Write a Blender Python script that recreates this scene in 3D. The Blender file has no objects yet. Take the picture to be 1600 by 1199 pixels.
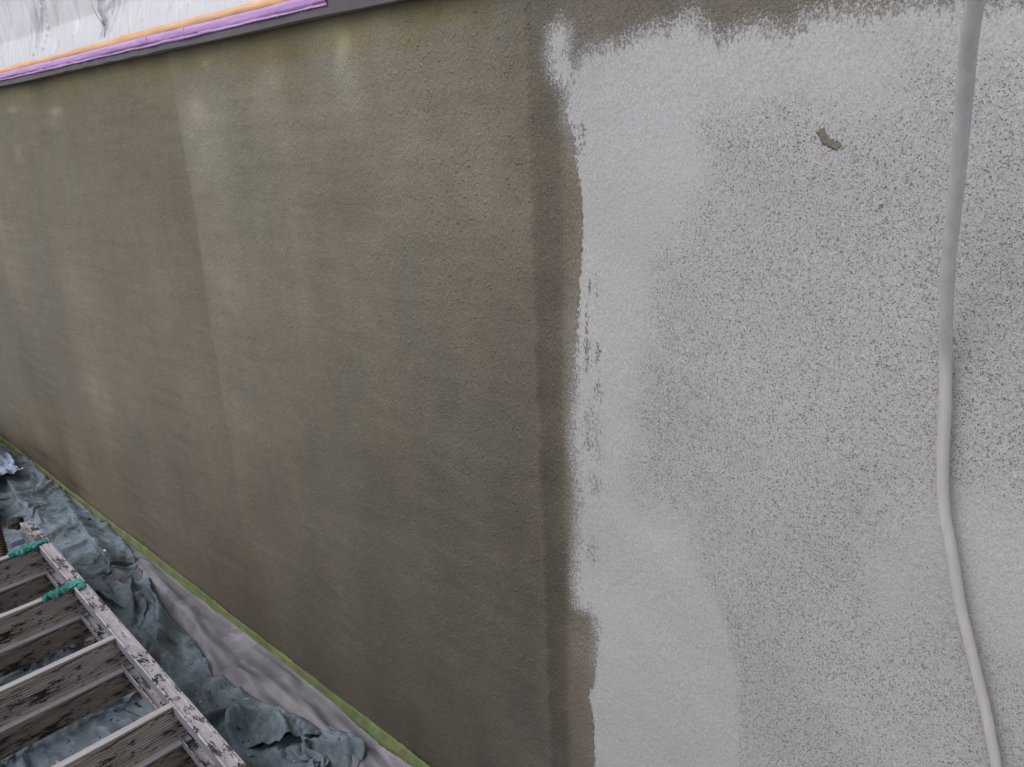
import bpy, bmesh, math, random
import numpy as np
from mathutils import Vector, Matrix, noise as mnoise

# ------------------------------------------------------------------ camera, sky, sun, exposure
scene = bpy.context.scene
COL = scene.collection
cam_data = bpy.data.cameras.new('camera')
cam_data.sensor_width = 36.0
cam_data.lens = 29.25
cam_data.clip_start = 0.02
cam_data.clip_end = 600
cam = bpy.data.objects.new('camera', cam_data)
COL.objects.link(cam)
_r = ((0.7092003478, -0.1808382262, 0.6814194029), (0.7036817681, 0.2408072096, -0.6684638038), (-0.0432068964, 0.9535771724, 0.2980331195))
cam.matrix_world = Matrix.Translation((0, -0.69553, 1.05)) @ Matrix(_r).to_4x4()
scene.camera = cam

SUN_EL, SUN_AZ = math.radians(52), math.radians(196)   # azimuth clockwise from +Y
world = bpy.data.worlds.new('World')
scene.world = world
world.use_nodes = True
wn = world.node_tree
for n in list(wn.nodes): wn.nodes.remove(n)
sky = wn.nodes.new('ShaderNodeTexSky')
sky.sky_type = 'NISHITA'
sky.sun_disc = False
sky.sun_elevation = SUN_EL
sky.sun_rotation = SUN_AZ
sky.air_density = 1.0
sky.dust_density = 3.0
hsv = wn.nodes.new('ShaderNodeHueSaturation')
hsv.inputs['Saturation'].default_value = 0.34
bg = wn.nodes.new('ShaderNodeBackground')
bg.inputs['Strength'].default_value = 0.15
wo = wn.nodes.new('ShaderNodeOutputWorld')
wn.links.new(sky.outputs[0], hsv.inputs['Color'])
wn.links.new(hsv.outputs[0], bg.inputs['Color'])
wn.links.new(bg.outputs[0], wo.inputs['Surface'])

sl = bpy.data.lights.new('sun', 'SUN')
sl.energy = 0.95
sl.angle = math.radians(50)
sl.color = (1.0, 0.95, 0.9)
sun = bpy.data.objects.new('sun', sl)
COL.objects.link(sun)
_d = Vector((math.sin(SUN_AZ) * math.cos(SUN_EL), math.cos(SUN_AZ) * math.cos(SUN_EL), math.sin(SUN_EL)))
sun.rotation_euler = _d.to_track_quat('Z', 'Y').to_euler()

vs = scene.view_settings
vs.view_transform = 'Standard'
vs.look = 'None'
vs.exposure = EXPO = 0.12
vs.gamma = 1.0
vs.use_curve_mapping = False
scene.cycles.max_bounces = 5
scene.cycles.diffuse_bounces = 3
scene.cycles.glossy_bounces = 2

# ------------------------------------------------------------------ measured data (metres)
POLY=[(-0.583,0.164),(-0.582,0.23),(-0.583,0.31),(-0.592,0.341),(-0.582,0.359),(-0.578,0.38),(-0.577,0.437),(-0.579,0.462),(-0.588,0.468),(-0.608,0.466),(-0.609,0.507),(-0.606,0.544),(-0.602,0.597),(-0.602,0.631),(-0.606,0.663),(-0.608,0.695),(-0.605,0.728),(-0.601,0.76),(-0.602,0.791),(-0.599,0.822),(-0.595,0.859),(-0.591,0.909),(-0.588,0.951),(-0.59,0.977),(-0.596,1.011),(-0.599,1.04),(-0.609,1.05),(-0.606,1.082),(-0.616,1.09),(-0.626,1.102),(-0.629,1.12),(-0.627,1.13),(-0.624,1.14),(-0.613,1.144),(-0.604,1.138),(-0.602,1.13),(-0.605,1.118),(-0.6,1.106),(-0.597,1.094),(-0.589,1.107),(-0.577,1.114),(-0.548,1.117),(-0.529,1.118),(-0.52,1.122),(-0.506,1.126),(-0.492,1.128),(-0.48,1.124),(-0.466,1.133),(-0.453,1.133),(-0.445,1.123),(-0.437,1.119),(-0.43,1.109),(-0.422,1.108),(-0.416,1.113),(-0.405,1.117),(-0.393,1.119),(-0.381,1.117),(-0.367,1.111),(-0.353,1.112),(-0.345,1.121),(-0.33,1.122),(-0.316,1.123),(-0.299,1.119),(-0.283,1.118),(-0.275,1.122),(-0.256,1.121),(-0.24,1.117),(-0.23,1.118),(-0.212,1.113),(-0.2,1.117),(-0.188,1.115),(-0.151,1.116),(0.02,1.109),(2.5,1.3),(2.5,-0.3),(-0.583,-0.3)]
AGG=[(-0.377,0.308),(-0.384,0.468),(-0.409,0.544),(-0.443,0.57),(-0.459,0.604),(-0.486,0.624),(-0.525,0.629),(-0.547,0.635),(-0.534,0.682),(-0.521,0.746),(-0.513,0.806),(-0.503,0.896),(-0.482,0.961),(-0.457,1.004),(-0.451,1.03),(-0.435,1.061),(-0.378,1.068),(-0.305,1.064),(-0.263,1.064),(-0.253,1.087),(-0.227,1.095),(-0.186,1.098),(-0.001,1.093),(0.105,0.543)]
SMOOTH=[((-0.154,0.687),0.05,0.05),((-0.185,0.711),0.035,0.03),((-0.232,0.651),0.03,0.05),((-0.132,0.666),0.05,0.05)]
STREAKS=[([(-0.584,0.854),(-0.584,0.824),(-0.586,0.781)],0.0009),([(-0.581,0.882),(-0.58,0.871)],0.0007),([(-0.571,0.89),(-0.571,0.866)],0.0008),([(-0.569,0.811),(-0.569,0.788)],0.0007),([(-0.57,0.766),(-0.57,0.751)],0.0006),([(-0.571,0.728),(-0.572,0.704)],0.0005),([(-0.571,0.696),(-0.572,0.679)],0.0006),([(-0.575,0.655),(-0.575,0.636)],0.0012),([(-0.585,0.733),(-0.585,0.685)],0.0005),([(-0.587,1.046),(-0.587,1.017)],0.0006),([(-0.577,0.463),(-0.576,0.443)],0.0012),([(-0.582,0.561),(-0.582,0.544)],0.0005)]
SPOT=[([(-0.327,1.033),(-0.324,1.028)],0.0031),([(-0.324,1.027),(-0.318,1.023),(-0.313,1.021)],0.0031)]
HOSE=[(-0.173,-0.1513,1.118),(-0.175,-0.142,1.106),(-0.18,-0.1281,1.086),(-0.184,-0.1141,1.066),(-0.189,-0.0956,1.035),(-0.194,-0.077,1.002),(-0.199,-0.0607,0.97),(-0.203,-0.0468,0.94),(-0.206,-0.0306,0.904),(-0.208,-0.012,0.859),(-0.204,-0.012,0.817),(-0.202,-0.012,0.785),(-0.199,-0.012,0.752),(-0.194,-0.012,0.724),(-0.188,-0.012,0.703),(-0.181,-0.012,0.675),(-0.174,-0.012,0.648),(-0.165,-0.012,0.621),(-0.155,-0.012,0.591),(-0.145,-0.012,0.561),(-0.137,-0.012,0.533),(-0.131,-0.012,0.511),(-0.124,-0.012,0.474)]
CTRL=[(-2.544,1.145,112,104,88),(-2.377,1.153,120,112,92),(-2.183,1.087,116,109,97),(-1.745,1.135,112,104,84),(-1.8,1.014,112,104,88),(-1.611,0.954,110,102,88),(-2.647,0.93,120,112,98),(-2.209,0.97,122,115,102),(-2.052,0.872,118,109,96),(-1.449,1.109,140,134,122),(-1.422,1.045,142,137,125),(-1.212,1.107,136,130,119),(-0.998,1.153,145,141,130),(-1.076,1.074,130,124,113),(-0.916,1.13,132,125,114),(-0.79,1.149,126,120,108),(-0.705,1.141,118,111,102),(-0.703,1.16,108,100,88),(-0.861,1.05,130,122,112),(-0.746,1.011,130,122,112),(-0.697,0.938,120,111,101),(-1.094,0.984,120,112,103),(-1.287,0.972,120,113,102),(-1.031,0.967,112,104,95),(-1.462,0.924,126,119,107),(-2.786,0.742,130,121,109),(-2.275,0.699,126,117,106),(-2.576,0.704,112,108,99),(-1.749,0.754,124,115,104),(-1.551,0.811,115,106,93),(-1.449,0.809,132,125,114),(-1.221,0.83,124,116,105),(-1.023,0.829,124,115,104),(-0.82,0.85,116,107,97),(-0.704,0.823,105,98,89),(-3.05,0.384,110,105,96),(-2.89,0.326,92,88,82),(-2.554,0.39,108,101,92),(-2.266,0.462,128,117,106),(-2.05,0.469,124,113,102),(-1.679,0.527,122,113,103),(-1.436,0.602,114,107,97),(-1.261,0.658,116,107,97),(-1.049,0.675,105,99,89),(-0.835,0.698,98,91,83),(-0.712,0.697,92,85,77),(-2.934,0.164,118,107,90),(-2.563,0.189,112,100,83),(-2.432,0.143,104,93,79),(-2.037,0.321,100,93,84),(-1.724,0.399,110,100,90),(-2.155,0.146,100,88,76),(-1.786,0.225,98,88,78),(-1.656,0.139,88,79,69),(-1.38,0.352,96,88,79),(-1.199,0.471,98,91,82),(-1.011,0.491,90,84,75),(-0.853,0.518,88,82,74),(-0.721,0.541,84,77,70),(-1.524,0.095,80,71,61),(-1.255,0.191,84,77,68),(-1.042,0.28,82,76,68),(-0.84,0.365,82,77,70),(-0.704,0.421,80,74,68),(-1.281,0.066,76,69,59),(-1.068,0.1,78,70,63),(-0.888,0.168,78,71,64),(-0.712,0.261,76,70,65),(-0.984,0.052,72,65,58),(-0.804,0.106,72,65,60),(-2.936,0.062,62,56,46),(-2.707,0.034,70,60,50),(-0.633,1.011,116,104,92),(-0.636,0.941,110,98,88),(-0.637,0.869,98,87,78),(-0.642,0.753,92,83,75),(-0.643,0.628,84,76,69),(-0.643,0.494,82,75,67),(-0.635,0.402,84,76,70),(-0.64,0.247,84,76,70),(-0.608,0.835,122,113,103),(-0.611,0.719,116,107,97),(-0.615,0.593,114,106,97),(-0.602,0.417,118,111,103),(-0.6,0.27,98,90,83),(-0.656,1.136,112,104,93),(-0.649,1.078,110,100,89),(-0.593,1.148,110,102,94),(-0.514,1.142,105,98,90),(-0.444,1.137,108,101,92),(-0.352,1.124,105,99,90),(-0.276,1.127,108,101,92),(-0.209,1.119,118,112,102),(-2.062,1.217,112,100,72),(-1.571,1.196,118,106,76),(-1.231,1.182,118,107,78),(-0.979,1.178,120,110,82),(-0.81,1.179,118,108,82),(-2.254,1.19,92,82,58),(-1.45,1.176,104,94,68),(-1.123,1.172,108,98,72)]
SMUDGE=[((-2.492,1.139),0.06,0.008,0.5),((-2.17,1.123),0.035,0.008,0.55),((-2.214,1.109),0.08,0.02,0.22),((-2.516,1.032),0.03,0.025,0.3),((-0.989,1.161),0.022,0.014,0.35),((-0.996,1.12),0.03,0.07,0.15),((-0.781,0.723),0.012,0.004,0.28),((-1.453,1.098),0.05,0.03,0.22),((-1.188,1.124),0.1,0.02,0.15),((-1.405,1.167),0.02,0.004,0.4),((-1.494,1.051),0.012,0.01,0.3),((-2.281,0.433),0.1,0.06,0.14),((-1.478,0.542),0.06,0.05,0.1),((-2.226,0.704),0.12,0.06,0.1),((-0.664,0.532),0.004,0.02,0.3),((-2.897,0.072),0.1,0.02,-0.4),((-2.643,0.046),0.08,0.015,-0.35)]
PLEATS=[([(-1.945,-0.076),(-1.787,-0.09),(-1.631,-0.153),(-1.539,-0.203)],0.012,0.045,0.022,1),([(-3.317,-0.015),(-2.956,-0.093),(-2.691,-0.125),(-2.53,-0.12)],0.02,0.03,0.025,1),([(-2.733,-0.021),(-2.399,-0.059),(-2.107,-0.089),(-1.964,-0.112)],0.014,0.022,0.018,1),([(-2.07,-0.183),(-1.939,-0.167),(-1.819,-0.147)],0.009,0.02,0.016,1),([(-1.974,-0.1),(-1.908,-0.14),(-1.81,-0.163)],0.007,0.03,0.012,-1),([(-1.304,-0.137),(-1.292,-0.173),(-1.235,-0.212)],0.01,0.035,0.018,1),([(-1.34,-0.239),(-1.364,-0.19),(-1.344,-0.136)],0.012,0.025,0.014,1),([(-1.789,-0.438),(-1.826,-0.355),(-1.762,-0.298),(-1.659,-0.295)],0.014,0.02,0.012,1),([(-1.523,-0.356),(-1.421,-0.335),(-1.333,-0.341)],0.012,0.02,0.014,1),([(-2.034,-0.374),(-2.061,-0.327),(-2.028,-0.281)],0.012,0.02,0.012,-1)]
FLAPS=[((-1.244,-0.198),(-1.166,-0.074),(-1.15,-0.167),(-1.331,-0.06),0.05,4),((-1.237,-0.099),(-1.028,-0.14),(-1.057,0.039),(-1.171,-0.171),0.016,7)]
CLOTH_LO=[-3.4805400371551514,-0.7718499898910522,0.005309999920427799]
CLOTH_SHAPE=[50,188]
CLOTH_DATA=[
[34,8,16,16,18,18,17,16,15,13,10,9,7,10,11,12,15,16,16,15,14,12,11,11,11,14,13,12,15,17,19,18,22,23,22,19,14,12,10,10,11,14,16,18,18,17,16,15,17,17,19,20,19,20,18,16,15,12,10,7,7,7,7,1,7,13,13,13,12,10,10,11,10,9,10,13,14,15,17,21,24,23,19,16,12,11,11,13,14,15,15,13,13,13,15,18,19,11,14,1,7,6,1,6,2,12,18,20,20,22,21,21,21,18,17,14,12,11,11,12,13,15,16,17,17,18,18,17,15,12,10,8,6,7,10,14,16,17,18,16,14,14,14,15,13,12,10,9,10,10,16,20,21,18,15,9,9,8,12,12,13,14,14,12,10,10,8,4,6,18,5,15,32,24,20,11,14,18,9,14,13,15,16,17,17,16,16,14,
-3,13,14,19,19,19,16,15,13,11,9,7,9,11,12,15,16,17,16,13,13,11,11,11,11,14,14,14,15,17,18,19,21,22,21,17,13,11,10,11,12,15,16,18,17,15,14,15,17,19,20,20,19,18,17,15,13,11,9,8,6,8,5,6,12,11,10,14,12,11,10,9,10,9,11,14,15,17,19,22,23,22,18,15,11,11,12,14,15,15,14,13,13,12,15,18,20,19,1,7,7,6,-2,7,1,13,16,20,21,21,22,22,21,18,17,14,12,9,10,12,14,17,19,19,19,18,16,16,13,11,9,8,8,7,11,14,16,17,17,15,14,13,15,14,13,12,10,10,10,14,17,19,20,18,13,9,6,9,11,13,13,14,13,11,9,9,12,12,5,13,14,14,33,16,20,14,10,14,15,8,13,14,15,17,18,18,16,14,
-3,12,20,21,19,19,16,12,11,9,8,7,10,12,16,16,17,16,16,12,12,10,11,13,14,15,14,15,15,16,17,19,20,20,19,16,12,11,9,12,13,15,17,17,16,15,14,13,18,20,20,21,19,15,15,13,12,10,9,9,7,8,6,6,14,11,10,15,12,10,10,9,9,10,11,15,17,19,19,22,22,20,18,14,12,12,13,15,15,15,14,13,12,13,16,18,20,19,-2,10,5,6,-1,6,-1,13,17,19,21,22,22,23,21,19,16,13,11,9,10,11,17,19,21,20,19,16,15,14,12,10,10,8,9,9,11,14,16,16,15,16,13,13,14,14,13,12,11,12,12,14,17,19,20,16,12,8,8,9,11,12,13,13,13,10,8,9,12,16,15,8,17,16,27,13,18,16,13,8,12,12,9,12,15,18,20,18,17,14,
3,14,19,22,20,16,14,11,9,8,8,8,11,14,16,17,17,16,14,13,12,10,12,14,16,16,16,15,15,16,17,17,19,19,15,15,12,10,10,12,14,15,17,16,17,12,15,16,17,20,21,20,16,15,11,11,11,10,11,7,9,8,5,10,13,7,15,14,12,11,10,9,10,10,12,16,18,19,20,19,21,20,18,14,14,13,14,15,16,14,14,13,14,14,16,19,19,18,-3,9,1,5,2,5,0,13,17,20,21,22,23,24,21,19,14,12,10,9,10,13,19,21,22,21,18,15,11,12,12,10,10,10,9,11,11,14,15,15,17,13,15,10,14,15,13,13,12,12,13,15,17,18,18,16,12,9,7,10,11,13,13,12,11,11,6,11,13,17,20,11,9,20,25,12,16,15,15,12,10,5,11,8,15,19,20,19,17,14,
2,17,21,20,19,15,11,9,8,8,9,10,13,14,17,17,16,15,14,13,12,12,12,15,17,17,16,16,16,16,17,17,16,17,13,12,12,11,12,12,14,15,16,16,16,12,16,15,19,21,20,18,15,13,10,8,11,11,11,7,10,6,9,9,10,9,14,14,14,12,11,10,9,12,13,16,19,17,19,19,20,20,17,16,15,14,15,14,15,14,14,14,14,15,17,19,19,16,-1,8,1,5,1,5,0,14,18,19,21,22,23,24,22,19,15,11,10,5,12,15,19,23,22,20,17,13,9,10,11,11,12,11,11,11,13,12,14,16,14,15,13,13,11,15,13,14,13,13,13,15,17,17,17,16,12,10,9,8,12,11,13,12,11,11,8,10,15,18,21,19,7,18,16,18,10,15,13,13,14,8,4,11,12,18,20,19,17,14,
7,17,20,19,17,12,10,8,8,8,11,12,14,15,17,16,15,15,14,13,12,13,13,15,17,17,17,17,17,16,17,14,14,14,16,13,10,12,11,13,14,14,15,16,16,13,16,15,20,21,19,16,13,10,10,11,7,13,13,7,7,9,7,9,4,14,15,16,14,14,11,10,11,12,14,16,17,17,18,19,18,20,19,17,15,14,15,14,14,13,14,14,16,16,17,18,17,15,2,6,0,6,2,7,2,15,17,20,20,22,23,24,22,19,14,11,10,10,6,17,21,23,22,18,15,12,8,8,11,13,12,13,12,12,11,12,14,13,15,15,12,12,12,15,15,14,13,13,15,14,16,16,17,15,14,11,10,9,11,11,11,12,11,12,11,10,16,18,19,19,9,13,20,11,20,9,14,14,8,10,10,4,15,17,19,19,18,13,
8,16,19,18,15,11,7,8,8,10,12,14,15,15,16,15,15,14,14,14,13,12,14,14,17,17,17,17,17,18,15,14,15,13,14,13,12,10,13,13,14,14,14,15,16,14,16,17,18,19,18,14,12,10,10,12,12,9,14,8,10,3,8,3,9,14,16,16,16,14,12,11,11,12,14,16,17,16,16,17,20,20,20,18,14,14,14,13,13,14,15,13,16,17,16,18,17,13,3,6,0,5,7,2,11,15,18,19,21,21,22,23,22,18,14,10,9,10,14,15,22,23,20,18,13,7,8,9,12,13,14,13,13,11,13,10,13,14,13,14,13,13,11,14,15,15,13,14,14,15,15,15,17,16,14,13,10,10,11,10,11,11,12,12,15,13,17,18,17,9,12,22,10,13,19,14,13,11,12,5,7,13,10,16,19,20,17,14,
8,16,17,16,13,8,9,7,10,11,14,15,15,14,15,15,14,14,14,15,13,12,13,14,15,16,18,19,16,17,17,15,13,15,12,13,12,12,12,14,12,14,14,14,16,15,16,18,17,17,16,13,11,10,10,13,15,16,7,11,3,7,5,3,11,14,17,17,16,14,13,11,12,12,14,15,15,16,17,18,19,19,20,19,16,13,12,11,14,14,14,17,14,15,15,16,16,13,8,6,7,-3,5,11,13,15,18,18,20,21,21,22,21,18,14,10,11,13,12,19,20,21,19,15,12,9,9,7,12,14,15,14,12,13,9,13,14,10,14,15,12,10,11,14,15,15,15,14,14,14,15,15,17,17,14,14,11,10,10,11,10,12,13,14,15,15,15,17,17,12,12,13,13,13,21,12,16,14,8,8,8,5,14,16,18,19,16,14,
8,14,16,14,12,9,5,10,11,13,15,15,14,15,14,13,14,15,15,15,13,11,11,13,14,17,18,20,20,18,16,14,12,11,13,13,12,13,13,12,14,12,15,14,16,16,15,15,17,15,13,13,11,11,14,15,15,16,12,10,3,0,6,5,11,15,17,17,15,15,13,12,12,12,13,14,15,15,17,17,20,22,19,19,10,14,13,12,13,13,16,18,19,13,9,12,15,14,10,4,7,10,5,10,14,16,17,19,18,20,20,21,21,18,15,12,12,11,16,17,20,19,17,14,11,10,8,11,12,15,15,13,12,12,10,13,14,14,10,13,12,5,11,15,16,16,16,13,15,14,14,16,17,16,15,14,12,9,9,11,12,13,16,15,16,12,16,14,15,13,13,10,18,20,11,19,13,14,10,5,6,11,9,15,18,18,17,16,
6,14,13,13,11,8,10,8,12,14,15,15,15,13,14,14,14,15,16,14,13,11,9,11,14,17,20,20,21,21,17,14,10,8,12,11,11,13,14,13,13,13,14,15,15,15,15,14,14,13,14,13,13,14,15,16,16,16,13,5,8,5,1,8,8,15,18,16,14,15,13,12,12,12,13,14,14,14,15,19,21,22,20,18,9,14,12,12,13,15,18,18,15,12,11,5,14,12,11,10,8,11,11,11,13,14,18,18,20,19,20,19,21,18,16,14,12,14,14,17,17,19,16,13,12,10,10,11,15,13,13,13,11,12,11,15,14,15,12,11,4,8,8,15,17,17,17,16,13,14,14,15,16,16,16,14,11,9,8,12,14,14,17,16,17,13,12,14,13,12,11,16,19,18,19,12,17,14,10,6,5,5,16,14,13,18,18,17,
6,12,13,11,11,10,7,12,12,15,15,14,14,14,13,15,14,16,15,14,11,10,8,11,15,18,21,22,22,20,18,11,8,10,6,8,13,14,13,13,13,14,16,15,14,13,13,12,13,14,14,14,15,16,17,17,17,13,12,9,3,7,6,4,12,15,17,16,14,14,13,13,12,13,12,13,13,14,15,18,22,22,21,17,9,13,12,11,14,16,18,18,12,12,6,5,13,11,15,12,11,11,12,12,11,16,18,19,19,19,20,19,20,18,17,15,13,14,14,16,18,17,15,14,12,12,11,13,11,15,12,12,10,12,14,14,14,12,12,10,6,3,9,16,18,19,18,15,16,13,13,13,15,17,15,13,11,9,9,13,15,16,18,17,15,13,12,10,12,14,12,19,18,18,19,20,13,14,9,4,7,8,8,16,15,16,19,16,
4,12,11,11,11,10,11,10,14,14,15,14,13,13,15,14,16,15,15,13,10,8,8,12,15,20,23,23,22,20,16,13,8,6,-5,12,12,13,13,15,14,15,15,15,13,12,11,11,12,14,16,16,17,17,18,17,16,13,12,8,7,2,9,9,12,14,16,16,13,14,14,14,13,13,13,12,12,13,15,18,21,21,21,17,9,14,11,11,15,16,18,17,12,5,7,6,11,16,14,12,13,12,13,10,14,15,18,19,19,18,20,19,20,18,18,15,14,14,14,16,16,17,16,15,13,13,11,11,13,11,14,12,11,10,15,16,13,13,7,7,7,4,11,15,21,20,18,18,14,13,12,12,15,14,14,13,10,10,11,14,16,17,18,17,14,12,10,9,13,14,16,19,19,20,19,17,16,13,8,7,3,8,11,12,15,17,18,18,
5,9,9,12,11,11,11,13,13,14,15,14,12,14,15,15,15,15,14,11,9,8,9,13,17,22,25,23,21,18,15,11,7,4,-8,9,11,14,15,15,15,15,15,14,12,11,8,11,13,14,17,18,19,18,18,17,14,14,11,9,5,8,9,10,12,14,15,15,15,14,16,14,14,14,12,12,11,12,15,17,20,22,20,16,10,13,12,12,15,15,17,15,11,10,0,7,13,16,14,15,13,11,13,12,12,16,18,20,17,19,18,19,20,19,18,16,15,14,14,15,16,17,16,16,14,13,9,12,10,13,13,13,12,15,12,14,14,12,3,6,6,7,12,17,22,22,19,18,13,12,11,11,13,15,13,12,10,10,12,15,18,18,17,15,14,10,10,9,13,16,19,19,20,18,18,17,16,11,11,7,6,5,9,13,14,17,18,19,
-3,11,12,12,9,11,13,13,13,15,15,14,13,13,16,16,14,13,12,10,9,9,11,15,19,23,25,23,19,15,13,10,8,0,-7,7,12,14,15,15,15,15,14,13,10,10,6,12,13,15,19,20,20,19,17,15,14,13,11,11,9,8,8,10,12,14,15,16,16,16,16,16,15,14,12,11,10,12,13,17,19,21,19,18,13,11,11,13,15,15,15,12,11,4,8,10,12,16,15,13,13,11,12,13,14,15,18,18,19,18,17,19,19,18,19,17,16,14,13,15,16,17,17,17,14,10,10,13,8,15,14,14,14,14,15,13,11,8,7,0,6,9,13,20,23,23,22,16,14,11,9,11,11,13,13,12,10,11,13,17,18,18,16,13,12,9,10,11,15,17,20,20,18,18,17,16,14,13,12,6,6,8,6,12,14,16,20,18,
3,8,13,11,12,11,10,12,15,15,15,15,14,14,15,15,13,12,11,10,8,11,13,18,21,24,24,22,17,11,11,5,6,4,-5,9,11,12,14,15,15,15,14,11,9,7,7,12,14,17,19,21,21,19,16,14,14,12,13,12,11,10,8,9,11,14,15,17,18,18,17,17,16,13,12,10,10,10,13,16,18,20,21,17,15,11,13,12,13,14,14,11,9,9,6,12,14,14,17,11,13,11,11,12,14,18,15,19,19,17,16,17,18,19,19,19,16,15,13,14,16,17,18,16,12,11,11,12,9,16,15,16,16,13,14,13,10,8,3,6,3,9,16,21,24,25,21,16,13,11,9,9,9,12,12,12,11,12,14,17,18,18,15,13,10,9,10,12,16,19,19,20,18,15,15,15,15,14,12,8,6,8,5,11,13,17,19,17,
6,5,9,13,9,10,12,14,14,16,15,16,15,13,13,15,12,12,10,10,10,12,16,19,23,24,23,20,15,8,8,1,1,6,4,8,11,11,13,15,16,14,14,11,6,5,7,13,15,18,20,22,20,18,16,14,13,14,15,11,12,10,9,9,11,13,17,18,19,20,19,17,15,13,11,10,9,9,13,15,18,20,20,18,16,13,11,12,13,12,13,9,11,10,10,10,15,17,14,10,11,12,10,11,16,15,20,18,17,15,15,16,20,18,20,19,17,15,14,13,15,16,17,17,15,8,11,12,11,16,17,18,16,15,13,9,9,3,6,4,9,11,17,22,26,24,21,17,12,8,10,5,11,11,11,12,12,13,15,17,18,17,15,11,10,9,11,14,16,19,19,19,16,14,14,15,16,14,13,9,6,8,3,9,14,17,18,16,
-1,9,9,7,11,9,12,13,15,16,17,17,15,13,13,12,12,10,11,11,13,14,17,21,23,23,22,17,13,9,6,4,0,7,7,7,6,10,12,15,15,15,13,11,5,8,5,11,16,18,21,21,20,18,15,13,14,15,14,14,11,11,9,9,11,14,19,20,20,21,19,17,14,13,9,10,9,8,13,15,18,20,20,19,16,13,12,11,11,12,11,11,11,12,11,12,14,15,13,10,10,11,12,14,13,19,18,17,16,14,14,16,17,21,20,19,18,15,13,13,13,15,16,16,14,12,9,13,13,17,19,19,16,14,9,10,7,7,5,9,8,14,17,23,25,24,20,17,11,9,6,9,8,11,11,12,12,14,15,18,17,16,14,11,10,10,11,15,18,17,20,16,17,14,12,15,16,15,12,9,3,8,2,10,15,17,18,16,
-2,8,9,11,10,6,12,14,15,17,17,18,14,13,10,12,11,12,11,13,15,17,19,20,22,22,19,16,12,9,6,6,1,6,3,7,9,9,11,14,15,15,13,9,8,8,4,11,15,18,21,21,20,17,15,13,14,16,15,14,12,9,9,9,13,16,20,23,20,21,19,16,13,11,10,9,9,9,12,15,17,20,21,19,17,13,12,11,9,11,12,11,13,12,13,13,14,12,12,11,10,12,10,14,17,18,18,16,14,13,13,17,17,21,22,18,19,13,13,11,13,13,14,15,13,13,11,13,15,19,20,20,15,9,10,8,8,9,7,11,13,15,18,21,24,23,20,17,12,8,8,4,9,11,11,12,13,14,16,17,18,15,13,11,10,11,12,15,17,18,15,20,13,14,13,16,16,15,12,7,1,7,3,10,15,19,18,21,
-2,7,9,10,11,11,9,13,15,18,19,16,15,11,11,8,12,12,13,15,18,18,19,19,21,20,18,15,11,10,7,8,0,6,3,7,8,8,12,13,15,15,13,11,8,5,5,10,15,18,20,21,20,17,15,14,15,16,16,13,10,9,9,12,15,16,22,24,20,20,18,14,12,11,9,10,9,10,12,14,17,20,21,19,17,14,12,10,10,10,11,13,13,13,14,12,14,13,9,10,9,13,14,14,18,19,16,16,13,10,15,16,19,21,21,20,17,13,11,10,11,12,13,13,13,13,13,13,17,22,20,19,13,11,9,7,8,9,13,13,14,16,18,21,22,22,20,16,12,10,4,8,7,11,11,12,13,15,17,17,17,15,13,11,10,10,12,15,17,17,17,14,18,12,15,16,15,15,11,5,0,7,3,11,16,18,22,23,
-2,9,9,10,10,10,12,13,16,15,19,18,14,10,8,10,11,12,15,18,18,19,19,17,19,18,17,14,13,9,9,6,2,7,2,7,8,10,11,14,15,14,14,11,8,4,7,9,13,19,20,21,20,17,16,15,15,15,14,14,10,9,10,11,17,19,23,23,21,18,15,13,10,10,11,10,11,10,12,14,17,20,20,20,17,14,11,9,10,11,12,12,14,14,13,13,12,12,10,10,9,14,15,18,18,17,16,15,12,12,13,18,19,21,21,19,16,12,9,9,10,10,12,13,13,13,14,15,18,21,20,18,15,10,8,5,10,13,14,17,16,15,18,19,21,21,20,16,13,8,7,5,8,11,11,14,14,15,17,17,17,15,12,10,10,11,11,14,15,17,16,19,13,18,13,16,15,13,10,4,-1,7,5,12,16,22,23,25,
-1,8,10,11,10,11,12,12,16,17,18,16,15,10,9,8,12,13,15,19,19,18,17,16,17,17,16,15,12,11,9,7,2,7,4,7,7,10,13,14,15,14,14,11,9,7,3,9,13,18,21,21,20,18,16,14,15,14,13,13,11,9,12,14,17,23,22,23,20,15,12,11,10,11,11,12,11,11,12,14,16,19,21,19,17,13,11,10,10,11,12,14,12,14,12,13,11,12,12,9,14,10,18,19,18,17,15,14,12,13,15,18,20,22,19,17,14,8,10,8,9,11,10,12,13,14,14,17,19,20,20,17,13,10,10,6,11,16,16,17,17,15,16,18,20,21,20,18,13,9,6,7,6,10,12,15,15,16,17,17,16,15,12,11,8,9,11,13,15,17,17,17,17,15,19,13,15,11,6,7,-2,8,8,14,18,22,24,24,
2,10,11,7,11,10,12,13,15,17,18,18,11,11,9,11,12,11,16,18,19,18,14,15,15,17,16,15,15,11,9,5,3,7,3,8,9,12,13,15,13,15,14,12,10,7,5,7,13,17,21,21,21,19,16,15,12,15,11,13,11,11,13,15,21,21,24,19,17,13,11,10,10,12,14,12,12,11,12,13,16,18,20,19,17,13,11,10,10,12,12,14,11,13,12,11,12,12,12,13,11,17,18,16,17,16,16,14,14,14,17,18,20,20,19,14,13,11,5,8,9,8,11,10,13,15,17,17,19,20,19,16,12,10,11,8,13,17,18,17,15,15,15,18,20,21,21,18,13,10,6,5,6,12,12,15,16,17,17,17,16,13,11,11,9,6,10,13,14,17,19,21,14,22,13,15,12,9,8,2,8,5,11,15,20,23,24,21,
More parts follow.
